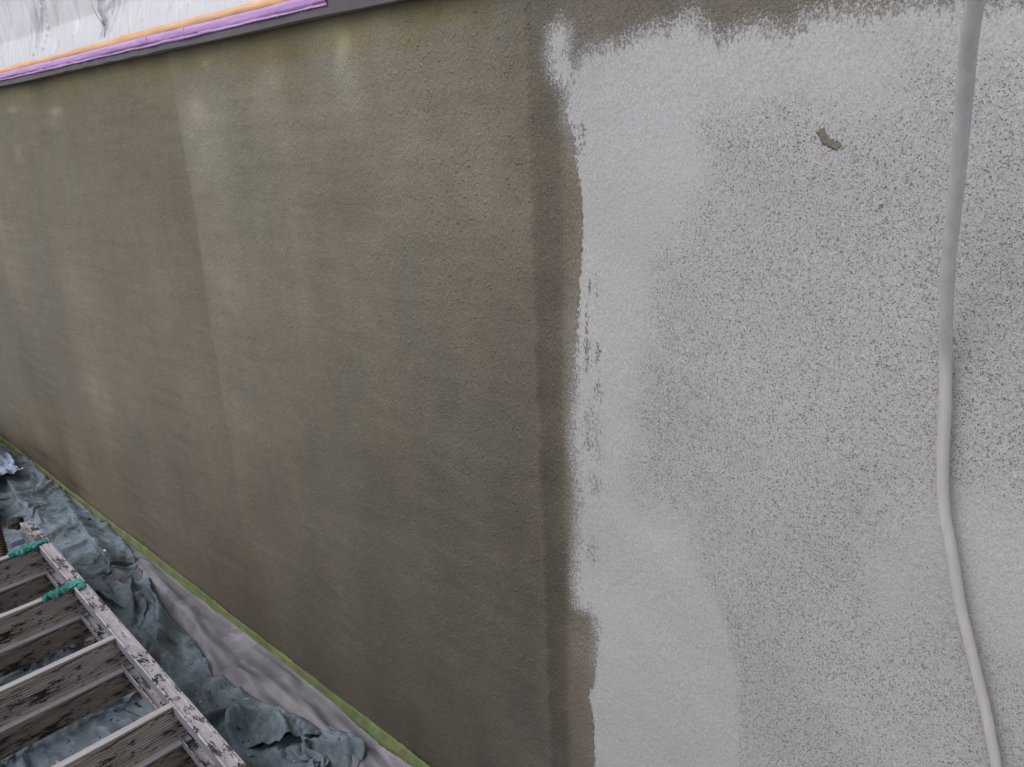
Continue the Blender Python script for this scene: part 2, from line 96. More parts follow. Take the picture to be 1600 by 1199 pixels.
1,11,12,11,6,10,11,13,14,18,19,16,16,8,9,11,12,12,15,18,17,17,13,14,15,15,17,17,13,12,9,4,1,7,7,9,12,11,14,14,14,12,14,13,12,8,8,9,9,18,20,22,21,19,17,15,11,13,13,11,11,13,15,18,21,22,20,20,14,10,10,8,11,13,15,14,12,11,11,12,15,19,19,19,16,14,11,10,10,11,13,13,11,12,11,11,11,12,15,15,11,17,17,18,15,17,16,16,15,17,17,19,17,18,17,14,13,12,8,-1,10,13,6,12,12,15,17,18,19,20,18,15,12,11,11,11,14,17,18,16,15,14,15,17,21,22,22,18,12,9,7,3,8,11,14,15,17,17,17,16,14,14,10,8,10,6,8,12,17,19,20,21,23,14,19,8,11,8,7,8,5,12,12,16,21,21,20,21,
2,13,11,11,10,7,11,11,15,17,17,19,13,13,8,10,10,13,15,17,16,15,14,13,15,17,15,16,14,11,9,5,-1,7,8,11,12,14,14,12,13,12,14,13,12,11,7,7,15,19,20,22,22,19,17,12,11,11,14,11,14,15,17,19,20,21,18,17,15,9,5,12,10,14,16,15,12,10,11,12,14,18,19,19,15,13,10,11,10,12,12,13,10,12,10,10,12,14,15,16,13,16,16,16,16,17,18,18,18,17,17,17,17,15,15,12,12,11,8,8,10,5,13,8,13,15,17,19,18,19,18,15,12,12,11,13,15,17,16,16,14,14,15,19,21,22,22,17,12,8,6,1,9,11,15,17,18,17,15,15,14,12,8,10,7,7,10,14,17,21,22,25,19,20,11,8,9,9,8,10,12,10,15,16,19,18,20,17,
4,13,13,11,6,9,10,13,14,16,18,16,15,11,10,9,9,13,14,16,15,15,13,14,16,17,17,15,13,9,8,7,-3,8,10,12,13,14,12,12,12,12,14,12,14,12,5,13,16,19,22,22,22,19,17,11,12,11,10,15,14,16,18,20,19,19,17,14,13,12,7,8,14,13,16,15,12,11,9,12,14,18,18,18,15,11,11,10,11,11,13,12,12,8,11,10,12,14,17,16,15,12,15,17,17,18,20,20,19,17,16,14,15,14,13,14,12,12,10,10,4,12,7,12,13,15,17,18,18,19,17,15,14,10,13,13,15,16,16,15,14,15,16,20,21,23,20,17,11,5,7,3,8,12,16,16,18,15,14,14,13,11,10,9,8,9,10,14,19,20,27,23,23,15,10,12,4,10,11,12,11,15,15,16,16,17,17,17,
4,13,12,10,10,6,11,12,15,17,17,17,11,13,8,10,9,12,13,14,16,14,14,15,16,17,17,15,12,7,8,8,-4,9,11,13,13,13,11,10,12,12,14,15,12,13,13,14,17,17,22,22,22,19,16,13,11,11,14,11,17,17,17,19,18,18,15,14,12,8,12,11,11,14,16,14,13,11,10,12,14,16,18,16,14,10,11,10,11,12,11,13,11,11,7,11,13,14,17,15,14,13,15,17,18,20,21,21,18,16,15,13,12,13,14,14,14,13,11,10,10,7,13,9,13,14,15,18,18,18,18,16,13,14,10,14,13,16,15,15,16,16,17,20,21,22,19,15,10,7,4,7,8,12,15,16,16,14,12,12,13,12,11,10,9,9,11,16,20,23,21,27,20,14,13,8,6,11,13,14,15,13,15,15,15,15,16,16,
2,14,10,11,7,10,9,13,16,17,17,17,13,8,10,7,11,11,12,14,15,15,15,16,16,16,15,14,10,8,8,8,-2,10,13,13,11,11,10,10,11,13,14,16,16,15,14,15,17,19,21,22,21,19,16,12,12,12,11,17,15,17,18,17,17,16,15,14,11,12,9,13,13,14,12,15,13,12,11,12,14,15,16,15,12,10,10,10,12,11,13,12,11,10,11,9,13,14,15,14,14,14,15,17,19,21,23,21,17,14,13,9,12,13,14,16,16,14,12,11,9,11,9,12,13,14,15,16,17,19,18,17,14,11,14,11,15,14,15,16,17,17,19,20,21,20,17,14,9,6,7,6,10,13,14,14,13,12,10,12,12,12,13,10,10,11,13,16,20,24,26,21,20,14,10,10,7,13,14,16,16,15,13,13,15,14,15,16,
-1,13,11,11,8,10,11,12,16,17,15,17,13,12,5,11,8,11,12,13,15,16,16,16,16,16,14,11,10,7,7,8,3,10,13,12,12,9,9,9,10,15,15,18,19,17,15,15,17,19,21,21,21,19,14,13,12,12,15,15,18,17,12,17,17,15,15,12,14,14,12,10,13,13,15,12,14,13,12,12,14,14,13,13,11,9,10,12,12,13,12,12,11,9,10,11,12,14,13,14,14,14,16,17,20,22,23,21,16,12,10,10,11,12,15,17,18,15,13,11,10,9,12,12,12,13,15,16,16,19,19,17,15,14,10,14,12,15,16,17,18,20,18,19,19,19,15,13,10,8,6,9,9,12,14,12,10,9,10,9,15,14,13,10,11,12,14,17,21,23,24,22,19,13,10,10,12,11,17,16,15,15,14,12,14,15,14,15,
-3,13,11,11,10,9,11,13,15,16,15,16,14,13,9,9,10,9,12,13,14,16,16,16,16,15,13,9,9,9,7,7,9,12,10,11,11,8,7,10,10,16,17,21,20,18,15,16,16,19,20,21,20,18,15,12,12,14,14,17,17,18,14,13,15,15,15,15,15,12,13,9,12,13,15,16,13,14,13,12,12,12,12,11,10,10,11,12,13,13,14,11,11,8,9,11,11,13,13,13,13,15,17,18,21,22,23,19,16,10,8,9,11,14,17,18,17,16,13,11,8,12,12,11,13,14,14,16,14,19,20,19,15,14,12,11,15,13,18,19,19,19,20,17,17,17,15,12,10,8,10,9,9,11,10,9,9,8,9,11,13,17,13,13,11,12,15,17,21,24,23,21,17,13,10,11,12,15,15,17,16,13,14,13,15,14,15,15,
-4,10,12,10,11,12,11,13,14,12,16,17,17,13,12,9,11,9,10,13,15,15,15,16,16,14,11,11,8,9,9,9,10,11,10,11,9,7,7,11,13,15,18,22,21,19,16,15,16,18,19,21,19,17,14,12,13,14,15,17,18,14,16,15,14,14,16,16,15,13,8,10,11,14,16,18,17,13,13,12,10,9,10,10,11,11,12,13,15,14,14,12,11,5,8,9,10,12,13,12,14,15,18,20,21,22,21,19,13,11,7,9,12,15,17,18,18,15,12,11,9,12,13,11,14,13,16,12,14,19,21,20,16,13,12,13,13,17,18,20,20,19,19,17,15,15,14,13,11,9,10,9,9,10,8,8,7,8,9,12,14,16,15,13,13,12,14,17,21,22,22,21,17,12,11,11,13,15,16,16,16,16,11,15,14,17,15,16,
-8,9,12,13,13,12,11,12,10,14,16,18,17,17,12,10,11,11,8,13,13,16,16,14,15,14,10,11,12,8,11,9,10,10,12,9,8,7,8,11,16,16,21,20,22,18,15,15,16,18,19,19,18,16,14,12,12,14,16,18,17,16,13,14,15,17,16,16,15,10,12,7,12,14,17,18,19,16,12,10,8,7,8,10,11,13,14,15,15,16,13,12,10,4,7,7,9,11,12,14,14,16,19,20,21,21,20,17,13,10,9,10,12,15,17,18,17,14,11,11,10,13,12,14,14,12,13,11,14,20,21,21,18,13,13,14,14,17,20,19,20,19,18,14,14,15,16,14,12,12,8,8,8,8,7,7,6,8,11,12,15,16,15,14,13,13,14,16,19,22,22,19,17,12,12,11,13,16,15,16,16,16,15,12,17,16,17,13,
-9,10,15,13,12,12,12,10,9,14,16,19,19,18,15,11,9,11,9,12,13,15,15,14,15,13,12,12,11,12,9,10,10,10,10,11,10,6,14,9,12,18,21,22,20,18,16,15,16,18,18,18,17,14,13,12,12,14,16,17,18,16,13,14,15,17,17,16,14,11,8,9,12,14,19,21,19,16,12,8,4,9,7,10,13,14,16,16,17,15,14,10,9,6,4,5,8,10,13,14,16,17,19,20,20,20,19,15,13,11,9,12,13,14,16,17,16,13,12,11,12,13,13,14,11,12,12,9,14,20,22,22,19,15,14,14,15,18,20,21,19,16,16,15,13,15,17,14,15,11,9,8,5,8,6,7,7,8,11,13,14,16,15,15,13,14,14,16,18,21,20,18,16,14,12,12,13,15,15,16,16,16,17,16,14,17,15,13,
-9,13,13,13,12,13,11,10,8,14,18,20,21,19,16,12,9,8,10,11,14,15,14,13,14,15,14,12,12,12,12,8,9,10,12,13,5,11,6,17,16,17,18,21,21,19,17,16,16,17,17,17,15,13,11,12,13,15,15,17,18,15,15,13,14,17,16,15,13,10,8,10,12,17,20,22,19,15,11,7,2,9,8,12,15,16,17,18,16,15,14,10,7,5,1,7,6,11,13,15,16,19,19,20,18,18,17,16,13,11,10,14,13,11,17,16,15,13,13,12,13,13,14,10,10,11,12,8,17,19,23,23,20,16,14,14,15,19,20,20,17,16,16,14,13,16,16,17,14,11,9,7,6,7,5,8,7,10,11,13,15,16,15,14,14,14,14,16,18,18,20,17,17,11,14,13,14,13,16,15,16,17,18,18,15,13,14,12,
-6,14,9,15,12,11,11,8,11,14,19,22,21,21,16,12,8,9,9,12,13,15,14,13,14,15,14,14,13,13,11,8,9,10,13,14,8,13,10,12,17,19,14,21,21,20,17,17,16,17,16,15,13,12,11,12,13,16,16,17,17,16,14,13,13,14,15,14,12,9,9,11,13,18,22,22,20,14,9,8,0,8,11,13,17,18,18,18,16,15,13,10,5,8,2,2,5,11,13,16,18,19,19,19,18,17,16,15,12,11,12,14,11,14,14,16,15,14,13,14,13,14,11,9,10,9,11,9,17,22,23,23,21,17,14,14,15,17,20,19,17,16,13,14,15,16,18,17,14,11,8,6,8,5,8,8,9,9,11,13,14,15,16,16,13,14,15,16,16,18,18,17,15,16,12,14,11,16,14,17,16,17,18,17,15,12,12,10,
-4,15,6,15,10,10,10,10,12,16,20,21,23,20,16,11,8,9,9,12,14,15,14,14,14,14,16,14,14,13,9,9,7,9,13,17,15,11,13,12,18,18,12,21,22,21,18,18,16,15,15,13,12,11,10,13,14,16,17,18,18,14,13,12,12,12,12,13,11,10,10,12,15,20,21,22,19,12,9,7,4,6,13,15,19,18,19,17,15,14,13,10,6,1,6,1,8,9,14,18,18,19,20,18,18,16,15,13,13,11,12,14,14,12,13,16,15,15,14,14,15,12,11,8,9,6,10,11,19,20,26,24,21,17,14,14,15,14,19,18,16,15,14,15,16,17,17,17,13,10,8,7,8,5,9,9,11,11,10,11,13,16,16,16,16,14,16,15,14,17,17,16,16,13,16,12,14,14,18,15,18,16,16,17,14,10,10,10,
-2,14,4,12,11,10,9,11,15,16,21,23,21,19,15,10,9,8,10,12,15,15,15,14,14,15,16,15,14,12,11,4,8,9,14,18,14,18,16,15,16,12,17,18,23,22,21,17,16,14,13,12,10,11,12,13,15,17,17,18,17,13,13,8,11,12,8,12,12,11,11,14,16,20,21,21,18,13,4,8,5,10,13,18,19,19,18,16,15,14,12,9,7,4,2,7,3,10,13,19,20,19,19,19,16,15,14,14,14,10,13,13,12,11,14,14,18,16,16,15,14,11,11,9,7,3,11,16,15,23,25,24,21,16,14,14,12,16,16,15,16,17,14,16,18,16,18,15,13,9,5,9,7,9,9,11,12,10,10,11,12,15,17,18,17,16,15,15,12,16,16,15,16,15,13,13,14,17,16,20,15,16,16,14,13,9,9,9,
-1,13,3,9,11,10,11,13,16,16,22,22,20,17,14,9,9,8,11,13,16,17,14,14,15,15,16,15,14,12,8,9,5,11,12,19,19,17,17,15,11,14,17,23,24,24,21,17,15,12,12,11,11,11,12,14,16,16,17,17,16,12,11,9,7,11,9,12,10,13,12,15,17,19,21,20,16,12,8,6,9,10,14,19,19,18,16,16,15,14,13,8,6,4,4,4,7,7,15,20,21,19,19,17,17,15,15,13,14,10,11,12,13,12,10,17,19,17,17,15,14,12,10,4,5,9,11,13,20,22,25,23,19,16,14,13,12,15,14,13,19,15,16,16,18,18,16,14,12,8,4,10,9,10,11,13,10,10,9,10,13,15,18,19,19,16,15,13,13,15,15,14,16,14,15,13,15,16,19,17,18,15,13,13,12,9,6,10,
0,12,9,5,6,11,11,14,17,20,22,20,18,16,12,8,9,10,11,14,17,17,15,14,14,15,15,15,15,13,10,4,10,9,16,18,20,18,15,14,12,16,18,24,25,24,22,16,14,11,11,10,12,12,13,14,16,16,16,15,15,13,8,8,5,9,11,10,14,12,15,15,17,18,19,19,16,10,11,10,6,14,14,19,18,18,14,15,14,15,13,10,6,3,5,4,6,7,16,21,22,20,18,17,16,15,15,14,12,11,9,11,13,12,12,18,19,19,17,15,13,11,4,8,10,6,12,15,20,22,24,22,18,14,13,11,12,14,15,14,16,16,17,17,17,18,14,14,9,8,11,7,10,12,12,12,10,8,9,11,12,17,19,21,19,17,14,13,12,13,14,15,16,13,16,14,16,17,17,19,16,14,12,11,10,10,10,7,
-2,9,5,6,12,13,13,15,19,20,20,19,17,14,10,8,10,10,12,15,17,17,15,14,13,14,17,15,15,12,9,11,5,13,16,19,19,17,14,14,14,17,21,23,25,26,18,17,13,11,10,11,12,14,14,14,14,15,14,15,14,10,9,6,7,8,11,12,12,16,14,15,17,17,18,17,16,12,11,10,11,15,14,16,19,15,15,13,16,16,13,9,7,5,5,1,6,7,17,22,22,21,18,16,15,15,14,14,11,10,10,10,12,14,15,18,20,19,16,14,10,9,10,9,11,12,9,16,17,22,22,20,17,15,9,12,11,14,13,15,16,17,18,16,17,15,15,12,10,9,11,10,11,12,12,10,9,9,9,10,14,18,22,21,20,16,13,11,11,13,14,16,14,16,15,15,16,17,18,17,15,13,11,9,10,9,12,12,
-4,5,4,14,14,15,15,18,17,20,17,17,15,14,8,11,10,11,13,15,16,17,15,12,14,16,16,16,12,14,14,5,12,11,16,18,18,17,14,13,16,18,22,23,25,24,21,14,12,12,11,12,13,14,13,13,12,14,14,13,13,11,9,7,6,8,11,12,15,15,16,14,16,17,16,17,16,14,12,10,14,15,11,17,17,14,15,16,15,15,14,10,6,4,7,1,1,12,18,21,23,21,18,16,13,14,13,13,11,10,9,10,13,15,18,19,20,17,15,12,11,10,11,11,11,14,15,13,15,20,18,20,17,13,13,7,12,12,14,15,16,17,18,17,14,16,14,13,11,10,10,11,11,12,12,10,8,8,9,12,15,20,22,22,20,15,13,9,11,13,15,16,13,16,16,16,15,17,17,16,14,12,10,10,9,10,10,13,
-5,1,12,15,16,18,17,17,17,17,16,15,15,10,11,12,12,13,13,14,15,16,15,13,15,16,15,13,15,16,14,11,5,13,14,18,18,17,15,14,15,18,23,23,24,22,20,15,12,12,13,13,14,13,12,12,10,13,12,13,14,11,9,8,6,8,11,14,15,17,15,15,15,15,17,15,17,15,14,14,12,14,10,14,16,16,16,16,17,16,13,8,3,5,5,4,2,14,19,22,21,20,18,14,13,13,12,12,11,10,9,12,14,16,19,21,19,17,13,10,10,11,12,13,15,11,14,14,17,17,19,18,16,14,10,11,9,12,13,15,16,18,17,17,16,15,14,11,11,11,11,9,12,12,10,10,8,8,11,12,18,20,23,22,18,16,12,10,11,12,15,14,18,13,16,15,15,16,16,15,13,11,10,9,10,9,12,15,
-9,10,11,16,19,19,18,15,16,15,15,15,12,15,10,13,14,13,14,14,15,15,15,14,15,15,14,15,15,16,15,6,9,13,15,17,17,16,16,13,17,19,22,24,22,19,19,15,13,14,14,14,13,12,11,10,9,11,12,14,14,12,10,7,8,8,12,14,16,16,16,15,14,15,16,17,17,16,15,13,14,11,14,13,15,15,16,17,17,16,14,9,4,-1,0,3,11,15,20,19,23,18,16,14,12,12,12,11,11,11,10,13,15,18,20,20,18,15,11,9,10,12,14,16,13,15,15,14,14,14,18,19,17,13,12,8,12,10,13,15,16,17,17,16,16,13,14,12,12,11,8,12,10,11,11,9,10,9,12,15,18,21,22,20,18,15,12,12,12,14,12,18,11,16,15,13,14,16,16,13,12,11,9,9,10,13,14,16,
-6,11,16,17,19,20,17,16,15,13,14,13,15,14,16,12,13,14,15,15,14,15,15,14,15,14,16,13,14,15,16,6,10,14,15,17,17,17,13,16,18,19,20,22,21,19,16,15,15,15,15,15,13,10,6,10,8,9,13,15,15,13,11,8,7,9,12,15,16,17,16,15,14,15,16,18,17,17,15,14,11,13,12,15,16,15,18,16,16,15,12,6,6,6,2,-2,11,16,18,21,19,19,15,13,11,11,11,12,12,10,13,14,16,19,19,19,17,14,9,9,10,13,16,18,15,15,14,13,11,15,18,18,18,14,11,10,8,12,13,15,16,16,17,16,12,14,12,14,12,9,11,9,12,10,11,11,10,12,13,16,18,20,21,19,18,14,14,12,14,15,15,12,15,12,12,12,14,15,14,14,12,10,8,11,12,14,16,15,
0,7,15,20,21,20,18,16,12,13,12,14,17,16,17,14,10,15,16,15,16,16,15,15,14,14,14,13,11,15,15,7,12,14,14,17,18,17,16,16,17,18,19,19,19,18,16,17,16,15,15,14,11,6,5,9,7,10,14,16,17,14,12,8,8,9,13,14,17,18,15,15,14,15,17,18,18,17,14,14,12,12,14,15,17,18,16,17,15,13,11,8,3,6,7,0,9,16,17,20,18,16,16,12,11,11,11,11,13,13,12,15,17,19,18,18,15,12,10,9,11,13,18,18,17,14,12,12,11,15,17,19,18,14,12,9,9,10,14,15,17,16,16,16,11,13,13,12,12,10,9,10,11,11,11,13,13,13,14,16,17,19,20,18,17,15,15,14,14,15,14,14,10,9,11,12,14,15,15,14,11,10,8,13,14,14,16,15,
-6,10,15,21,22,20,18,14,13,11,13,15,17,18,17,16,10,14,16,17,18,17,16,15,13,13,12,11,13,11,15,10,13,13,15,17,18,18,16,16,16,17,18,17,19,17,17,17,17,16,15,12,-1,8,7,8,7,11,16,17,18,15,12,9,8,9,13,15,16,18,16,14,15,16,17,18,18,17,14,14,12,13,15,18,18,18,17,15,14,12,10,7,7,2,8,8,6,14,16,18,17,16,12,14,12,11,11,12,12,14,16,13,17,17,18,17,14,10,10,10,13,14,17,18,17,14,12,10,12,14,17,18,18,15,11,10,10,11,14,16,17,16,15,15,13,11,11,13,11,9,9,10,11,12,12,15,16,14,15,15,16,17,18,18,17,17,16,15,14,14,14,11,8,7,9,13,14,15,16,13,12,10,10,14,13,14,16,14,
-6,13,14,22,22,20,18,14,11,11,14,15,18,17,17,17,14,15,16,19,19,19,16,14,13,10,11,11,10,14,12,14,13,13,16,17,18,18,16,15,16,14,16,17,17,18,19,18,17,15,14,8,-3,7,8,6,9,12,16,18,18,17,12,9,8,10,12,15,16,18,16,15,15,16,17,19,18,17,14,14,13,15,17,18,19,18,16,14,12,11,10,7,9,8,3,7,10,13,14,16,16,15,13,14,13,11,11,13,15,11,14,19,14,16,17,15,11,12,9,10,13,16,18,17,16,13,12,10,13,14,16,18,17,15,11,10,10,13,15,16,17,17,14,13,12,12,11,12,11,9,10,10,10,14,14,17,17,16,14,14,14,16,16,19,18,18,18,15,15,11,11,9,7,7,9,11,15,16,15,15,11,10,11,14,13,14,15,14,
-5,14,14,22,21,20,16,15,12,13,16,16,17,17,17,16,12,18,19,21,21,19,16,13,11,9,9,11,13,11,15,15,13,14,16,17,18,17,16,13,14,14,14,16,18,19,19,17,16,13,9,10,-1,5,8,6,9,13,17,19,18,17,13,9,8,11,12,15,15,17,16,15,15,17,18,19,18,17,15,14,15,16,18,20,19,17,14,12,12,11,9,9,11,9,5,10,6,11,13,14,16,15,12,15,14,13,11,13,15,14,12,15,18,14,14,15,9,12,9,11,14,16,16,18,15,13,12,11,13,15,17,15,16,13,12,10,11,14,17,17,17,15,14,12,11,11,11,12,11,10,10,10,12,15,17,19,17,16,14,12,12,14,17,19,20,20,18,15,14,11,6,8,6,7,9,12,14,17,15,14,12,10,11,14,12,15,13,14,
-4,13,16,21,22,20,16,14,13,12,15,18,17,17,16,15,16,19,22,23,21,20,15,11,9,8,9,11,14,15,15,15,14,14,16,16,17,16,15,12,12,12,14,16,18,20,20,17,13,13,5,6,6,3,9,7,9,13,18,18,18,17,13,10,9,11,12,15,14,15,16,16,15,18,18,19,19,17,16,15,16,18,19,20,18,15,12,11,11,11,10,13,12,9,9,4,9,10,11,14,15,16,15,13,15,13,11,13,14,14,15,12,17,15,13,10,11,12,9,11,14,15,17,15,16,14,11,13,14,16,15,15,14,12,11,11,13,16,18,18,16,14,12,10,10,11,11,12,12,11,11,12,13,16,19,18,19,15,12,11,12,14,17,20,21,20,19,15,12,9,7,3,8,6,11,11,15,15,16,14,10,11,11,12,13,14,13,13,
-3,12,18,21,21,21,15,15,14,13,15,16,16,16,16,16,19,21,22,25,22,19,13,10,8,7,9,13,15,16,17,16,14,14,15,16,15,15,14,11,11,12,13,16,19,20,20,17,13,10,8,2,3,8,6,9,10,13,16,18,18,18,12,11,10,12,12,14,15,13,16,15,16,18,19,20,19,18,16,16,17,18,20,19,18,12,11,9,11,11,15,10,14,9,9,6,6,10,12,14,17,16,15,15,15,12,12,12,14,14,12,16,12,15,13,9,11,12,10,11,13,14,15,18,16,14,15,13,13,14,14,13,12,12,12,13,15,17,18,18,16,12,9,9,10,10,12,13,13,13,11,13,15,17,19,19,19,14,11,10,11,14,18,21,22,21,18,14,11,8,5,7,4,9,9,12,14,14,14,14,13,10,10,12,13,13,13,14,
-1,14,18,21,21,19,17,14,14,13,14,14,16,16,15,18,20,22,26,25,22,17,12,8,6,8,10,14,17,19,17,16,15,13,14,15,15,13,12,11,10,11,14,16,19,20,20,16,13,9,4,8,0,8,8,8,10,13,16,17,18,18,16,11,11,11,11,13,12,15,16,16,16,19,20,20,20,18,17,17,17,18,19,18,16,11,10,8,10,15,13,15,9,12,10,1,10,12,13,15,16,16,17,14,14,15,10,14,13,11,13,12,14,13,12,9,12,10,12,11,11,14,17,17,17,17,16,13,13,11,12,11,10,11,14,15,17,19,18,17,15,10,9,7,9,11,12,15,14,14,13,14,15,18,19,19,17,14,10,9,12,15,19,22,22,21,17,13,9,8,7,4,9,6,9,11,12,13,14,15,13,11,10,11,12,13,14,14],
[684,3,5,5,3,4,4,1,2,1,0,-1,-1,0,1,-1,1,2,-2,5,0,2,2,-1,2,1,3,3,-1,-3,-5,-1,0,-2,0,-1,0,1,0,0,1,1,1,0,0,-1,-1,-1,0,-1,-2,-1,-2,-2,-2,-2,-1,-3,-1,-2,-3,-2,-6,3,5,7,9,2,2,1,1,-1,0,1,0,-1,-2,-4,5,0,-1,-1,-1,-1,0,0,-1,-1,-2,-1,-2,-2,-3,-3,-3,-3,-4,-15,8,-2,1,0,0,-1,1,-1,1,0,1,-3,-3,-3,-3,-1,1,1,0,0,-2,-2,-3,-2,-4,-3,-3,-2,0,-1,0,-2,-3,1,1,-1,-2,-2,-3,-3,-4,-4,-3,-1,3,5,3,2,1,0,-3,3,0,4,3,2,3,4,0,1,3,3,4,2,2,1,0,-2,-8,-13,-15,7,-3,17,-10,-21,-20,-15,-12,-5,-8,-4,-1,-2,-3,-4,-6,-7,-7,-7,
-12,3,7,4,3,4,3,3,1,1,0,0,-1,0,1,3,0,-1,2,2,2,0,1,1,0,4,2,0,-1,-2,-3,-2,-1,0,-1,-1,-1,0,1,0,0,0,1,0,-1,2,-3,0,0,0,-2,-1,-1,-3,-2,-2,0,-1,-2,-3,-4,-3,2,-9,7,11,4,2,2,1,1,1,1,1,0,-1,0,-1,1,0,-1,-1,0,-1,-1,0,-1,0,-1,-3,-3,-4,-4,-2,-3,-4,-4,-4,-2,-2,0,0,0,-1,0,0,0,1,1,-2,-3,-3,-3,-1,2,2,2,0,-3,-2,-3,-4,-4,-4,-2,-2,-1,1,-1,0,-2,0,0,-2,-2,-1,-2,-4,-4,-5,-3,-1,3,4,3,2,1,1,0,1,2,2,2,3,3,3,1,2,3,2,2,3,2,2,0,-2,-3,-6,-17,-2,3,13,-10,-23,-17,-11,-13,-8,-3,-9,-1,-1,-4,-4,-7,-8,-9,-6,
-9,4,4,3,3,4,3,3,1,0,1,0,1,0,2,0,1,2,1,2,1,1,1,0,1,0,3,0,-1,-1,-2,-3,-1,1,-2,-1,-1,1,-2,1,1,1,1,0,0,0,0,-2,1,-1,-1,-2,-1,-2,-3,-1,-1,0,-2,-4,-5,-3,1,2,0,4,4,2,3,1,2,1,1,2,1,-1,0,0,0,0,0,-1,0,0,-1,-1,-1,0,-1,-4,-4,-6,-4,-3,-3,-3,-5,-4,-3,0,0,0,0,-1,-1,-1,1,1,2,-1,-3,-3,-4,-1,3,2,3,1,-2,-3,-3,-4,-4,-4,-3,-2,-1,0,1,1,-1,-2,-1,-3,-1,-1,-3,-2,-5,-5,-4,-1,4,3,2,2,2,2,1,1,2,1,2,3,3,2,2,2,3,3,2,3,1,2,1,-1,-3,-4,-8,-12,13,10,-20,-21,-16,-7,-9,-12,-4,-7,-4,-1,-4,-3,-7,-11,-8,-8,
-13,5,4,4,3,3,3,3,1,0,0,1,0,1,2,1,1,1,2,2,2,1,0,0,-1,0,2,1,0,-1,-3,-1,-1,1,0,-2,-2,0,-2,0,2,2,1,1,0,-1,1,1,0,-1,-2,-2,-2,-2,-2,-2,-1,-1,-2,-4,-6,-3,2,0,-1,6,1,4,3,1,2,1,1,1,3,0,0,0,0,1,-1,0,0,0,0,-2,-1,0,-1,-4,-6,-6,-5,-3,-2,-5,-6,-5,-4,1,2,1,0,-2,-1,-1,1,2,1,0,-3,-3,4,1,-5,0,5,0,-2,-3,-3,-3,-4,-4,-3,-2,-3,2,2,2,-1,-2,-3,-3,-2,-2,-2,-3,-4,-5,-3,0,2,3,2,2,1,3,2,1,2,1,3,2,2,2,1,2,3,4,3,1,2,2,3,-2,-3,-3,-6,-9,15,0,-19,-19,-15,-6,-6,-5,-10,-10,-5,-1,-4,-4,-8,-9,-10,-6,
-12,5,5,3,4,3,2,2,0,0,0,1,2,1,1,2,1,1,1,3,2,2,1,-1,-1,-2,1,1,1,0,-2,-1,1,-1,1,-1,-2,-3,-1,-2,2,3,2,0,0,0,2,2,0,0,-3,-2,-3,-3,-1,-3,-1,-1,-3,-3,-6,-2,-1,-1,0,6,3,3,2,2,1,2,0,2,2,1,0,1,0,-1,1,0,0,1,0,-1,-1,0,-2,-4,-7,-7,-6,-3,-4,-5,-6,-6,-3,2,3,0,-1,-2,-1,0,1,2,3,1,2,1,1,0,1,0,-1,-6,0,-4,-4,-3,-3,-3,-2,-3,-3,2,2,3,0,-3,-4,-3,-2,-3,-2,-3,-5,-5,0,-2,6,1,0,2,1,2,2,2,2,2,2,2,1,2,1,2,3,3,2,1,2,3,4,-1,-2,-3,-5,0,11,-2,-24,-15,-17,-6,-2,-9,-6,-9,-9,0,-6,-4,-9,-9,-8,-6,
-12,4,5,3,4,4,2,1,-1,0,0,1,2,1,2,2,1,1,2,2,4,3,1,-1,-2,-2,0,1,1,0,-2,1,0,2,0,0,-5,-3,-3,-2,3,3,1,1,0,1,2,2,1,0,-2,-3,-3,-3,-3,-1,-3,-1,-2,-4,-5,-3,-2,-1,7,-1,3,2,2,2,2,1,1,1,1,2,2,1,-1,-1,3,-1,0,3,-2,2,0,-1,-2,-5,-9,-7,-6,-3,-6,-6,-5,-7,-2,2,3,0,-4,-1,1,1,3,3,4,2,0,1,2,0,1,1,1,-2,-9,-4,-4,-4,-1,-3,-2,-2,-2,0,3,3,-1,-1,-5,-2,-4,-2,-4,-5,-4,-4,1,0,2,1,1,2,2,1,1,2,2,4,3,1,-1,1,2,2,3,4,1,1,2,2,4,0,-1,-3,-2,2,17,-13,-15,-21,-10,-14,-2,-7,-9,-6,-4,-6,-3,-9,-9,-9,-7,-6,
-11,3,4,5,5,2,0,0,-1,0,0,2,1,2,2,2,2,2,2,3,3,5,0,-1,-2,-2,0,0,1,-1,0,1,0,3,2,-3,-4,-5,-4,-1,3,2,1,1,1,2,2,4,-1,0,-1,-3,-3,-4,-2,-2,-2,-3,-2,-4,-2,-6,-2,3,2,-1,1,2,2,3,2,0,1,1,1,2,2,2,-1,4,1,3,0,-1,-4,3,1,0,-2,-7,-7,-9,-5,-5,-7,-6,-6,-5,0,2,1,1,-3,-4,4,4,4,2,2,2,2,1,1,1,0,3,3,-7,-4,-10,-4,-3,-2,1,-1,-5,-2,2,0,2,0,-1,-2,-4,-1,-7,-5,-4,-5,-2,-2,0,1,2,3,3,1,0,0,2,4,4,4,1,-1,1,2,4,3,2,0,-1,3,3,3,2,3,0,-4,12,3,-6,-21,-21,-9,-9,-12,-7,-4,-9,-5,3,-12,-10,-9,-8,-6,-6,
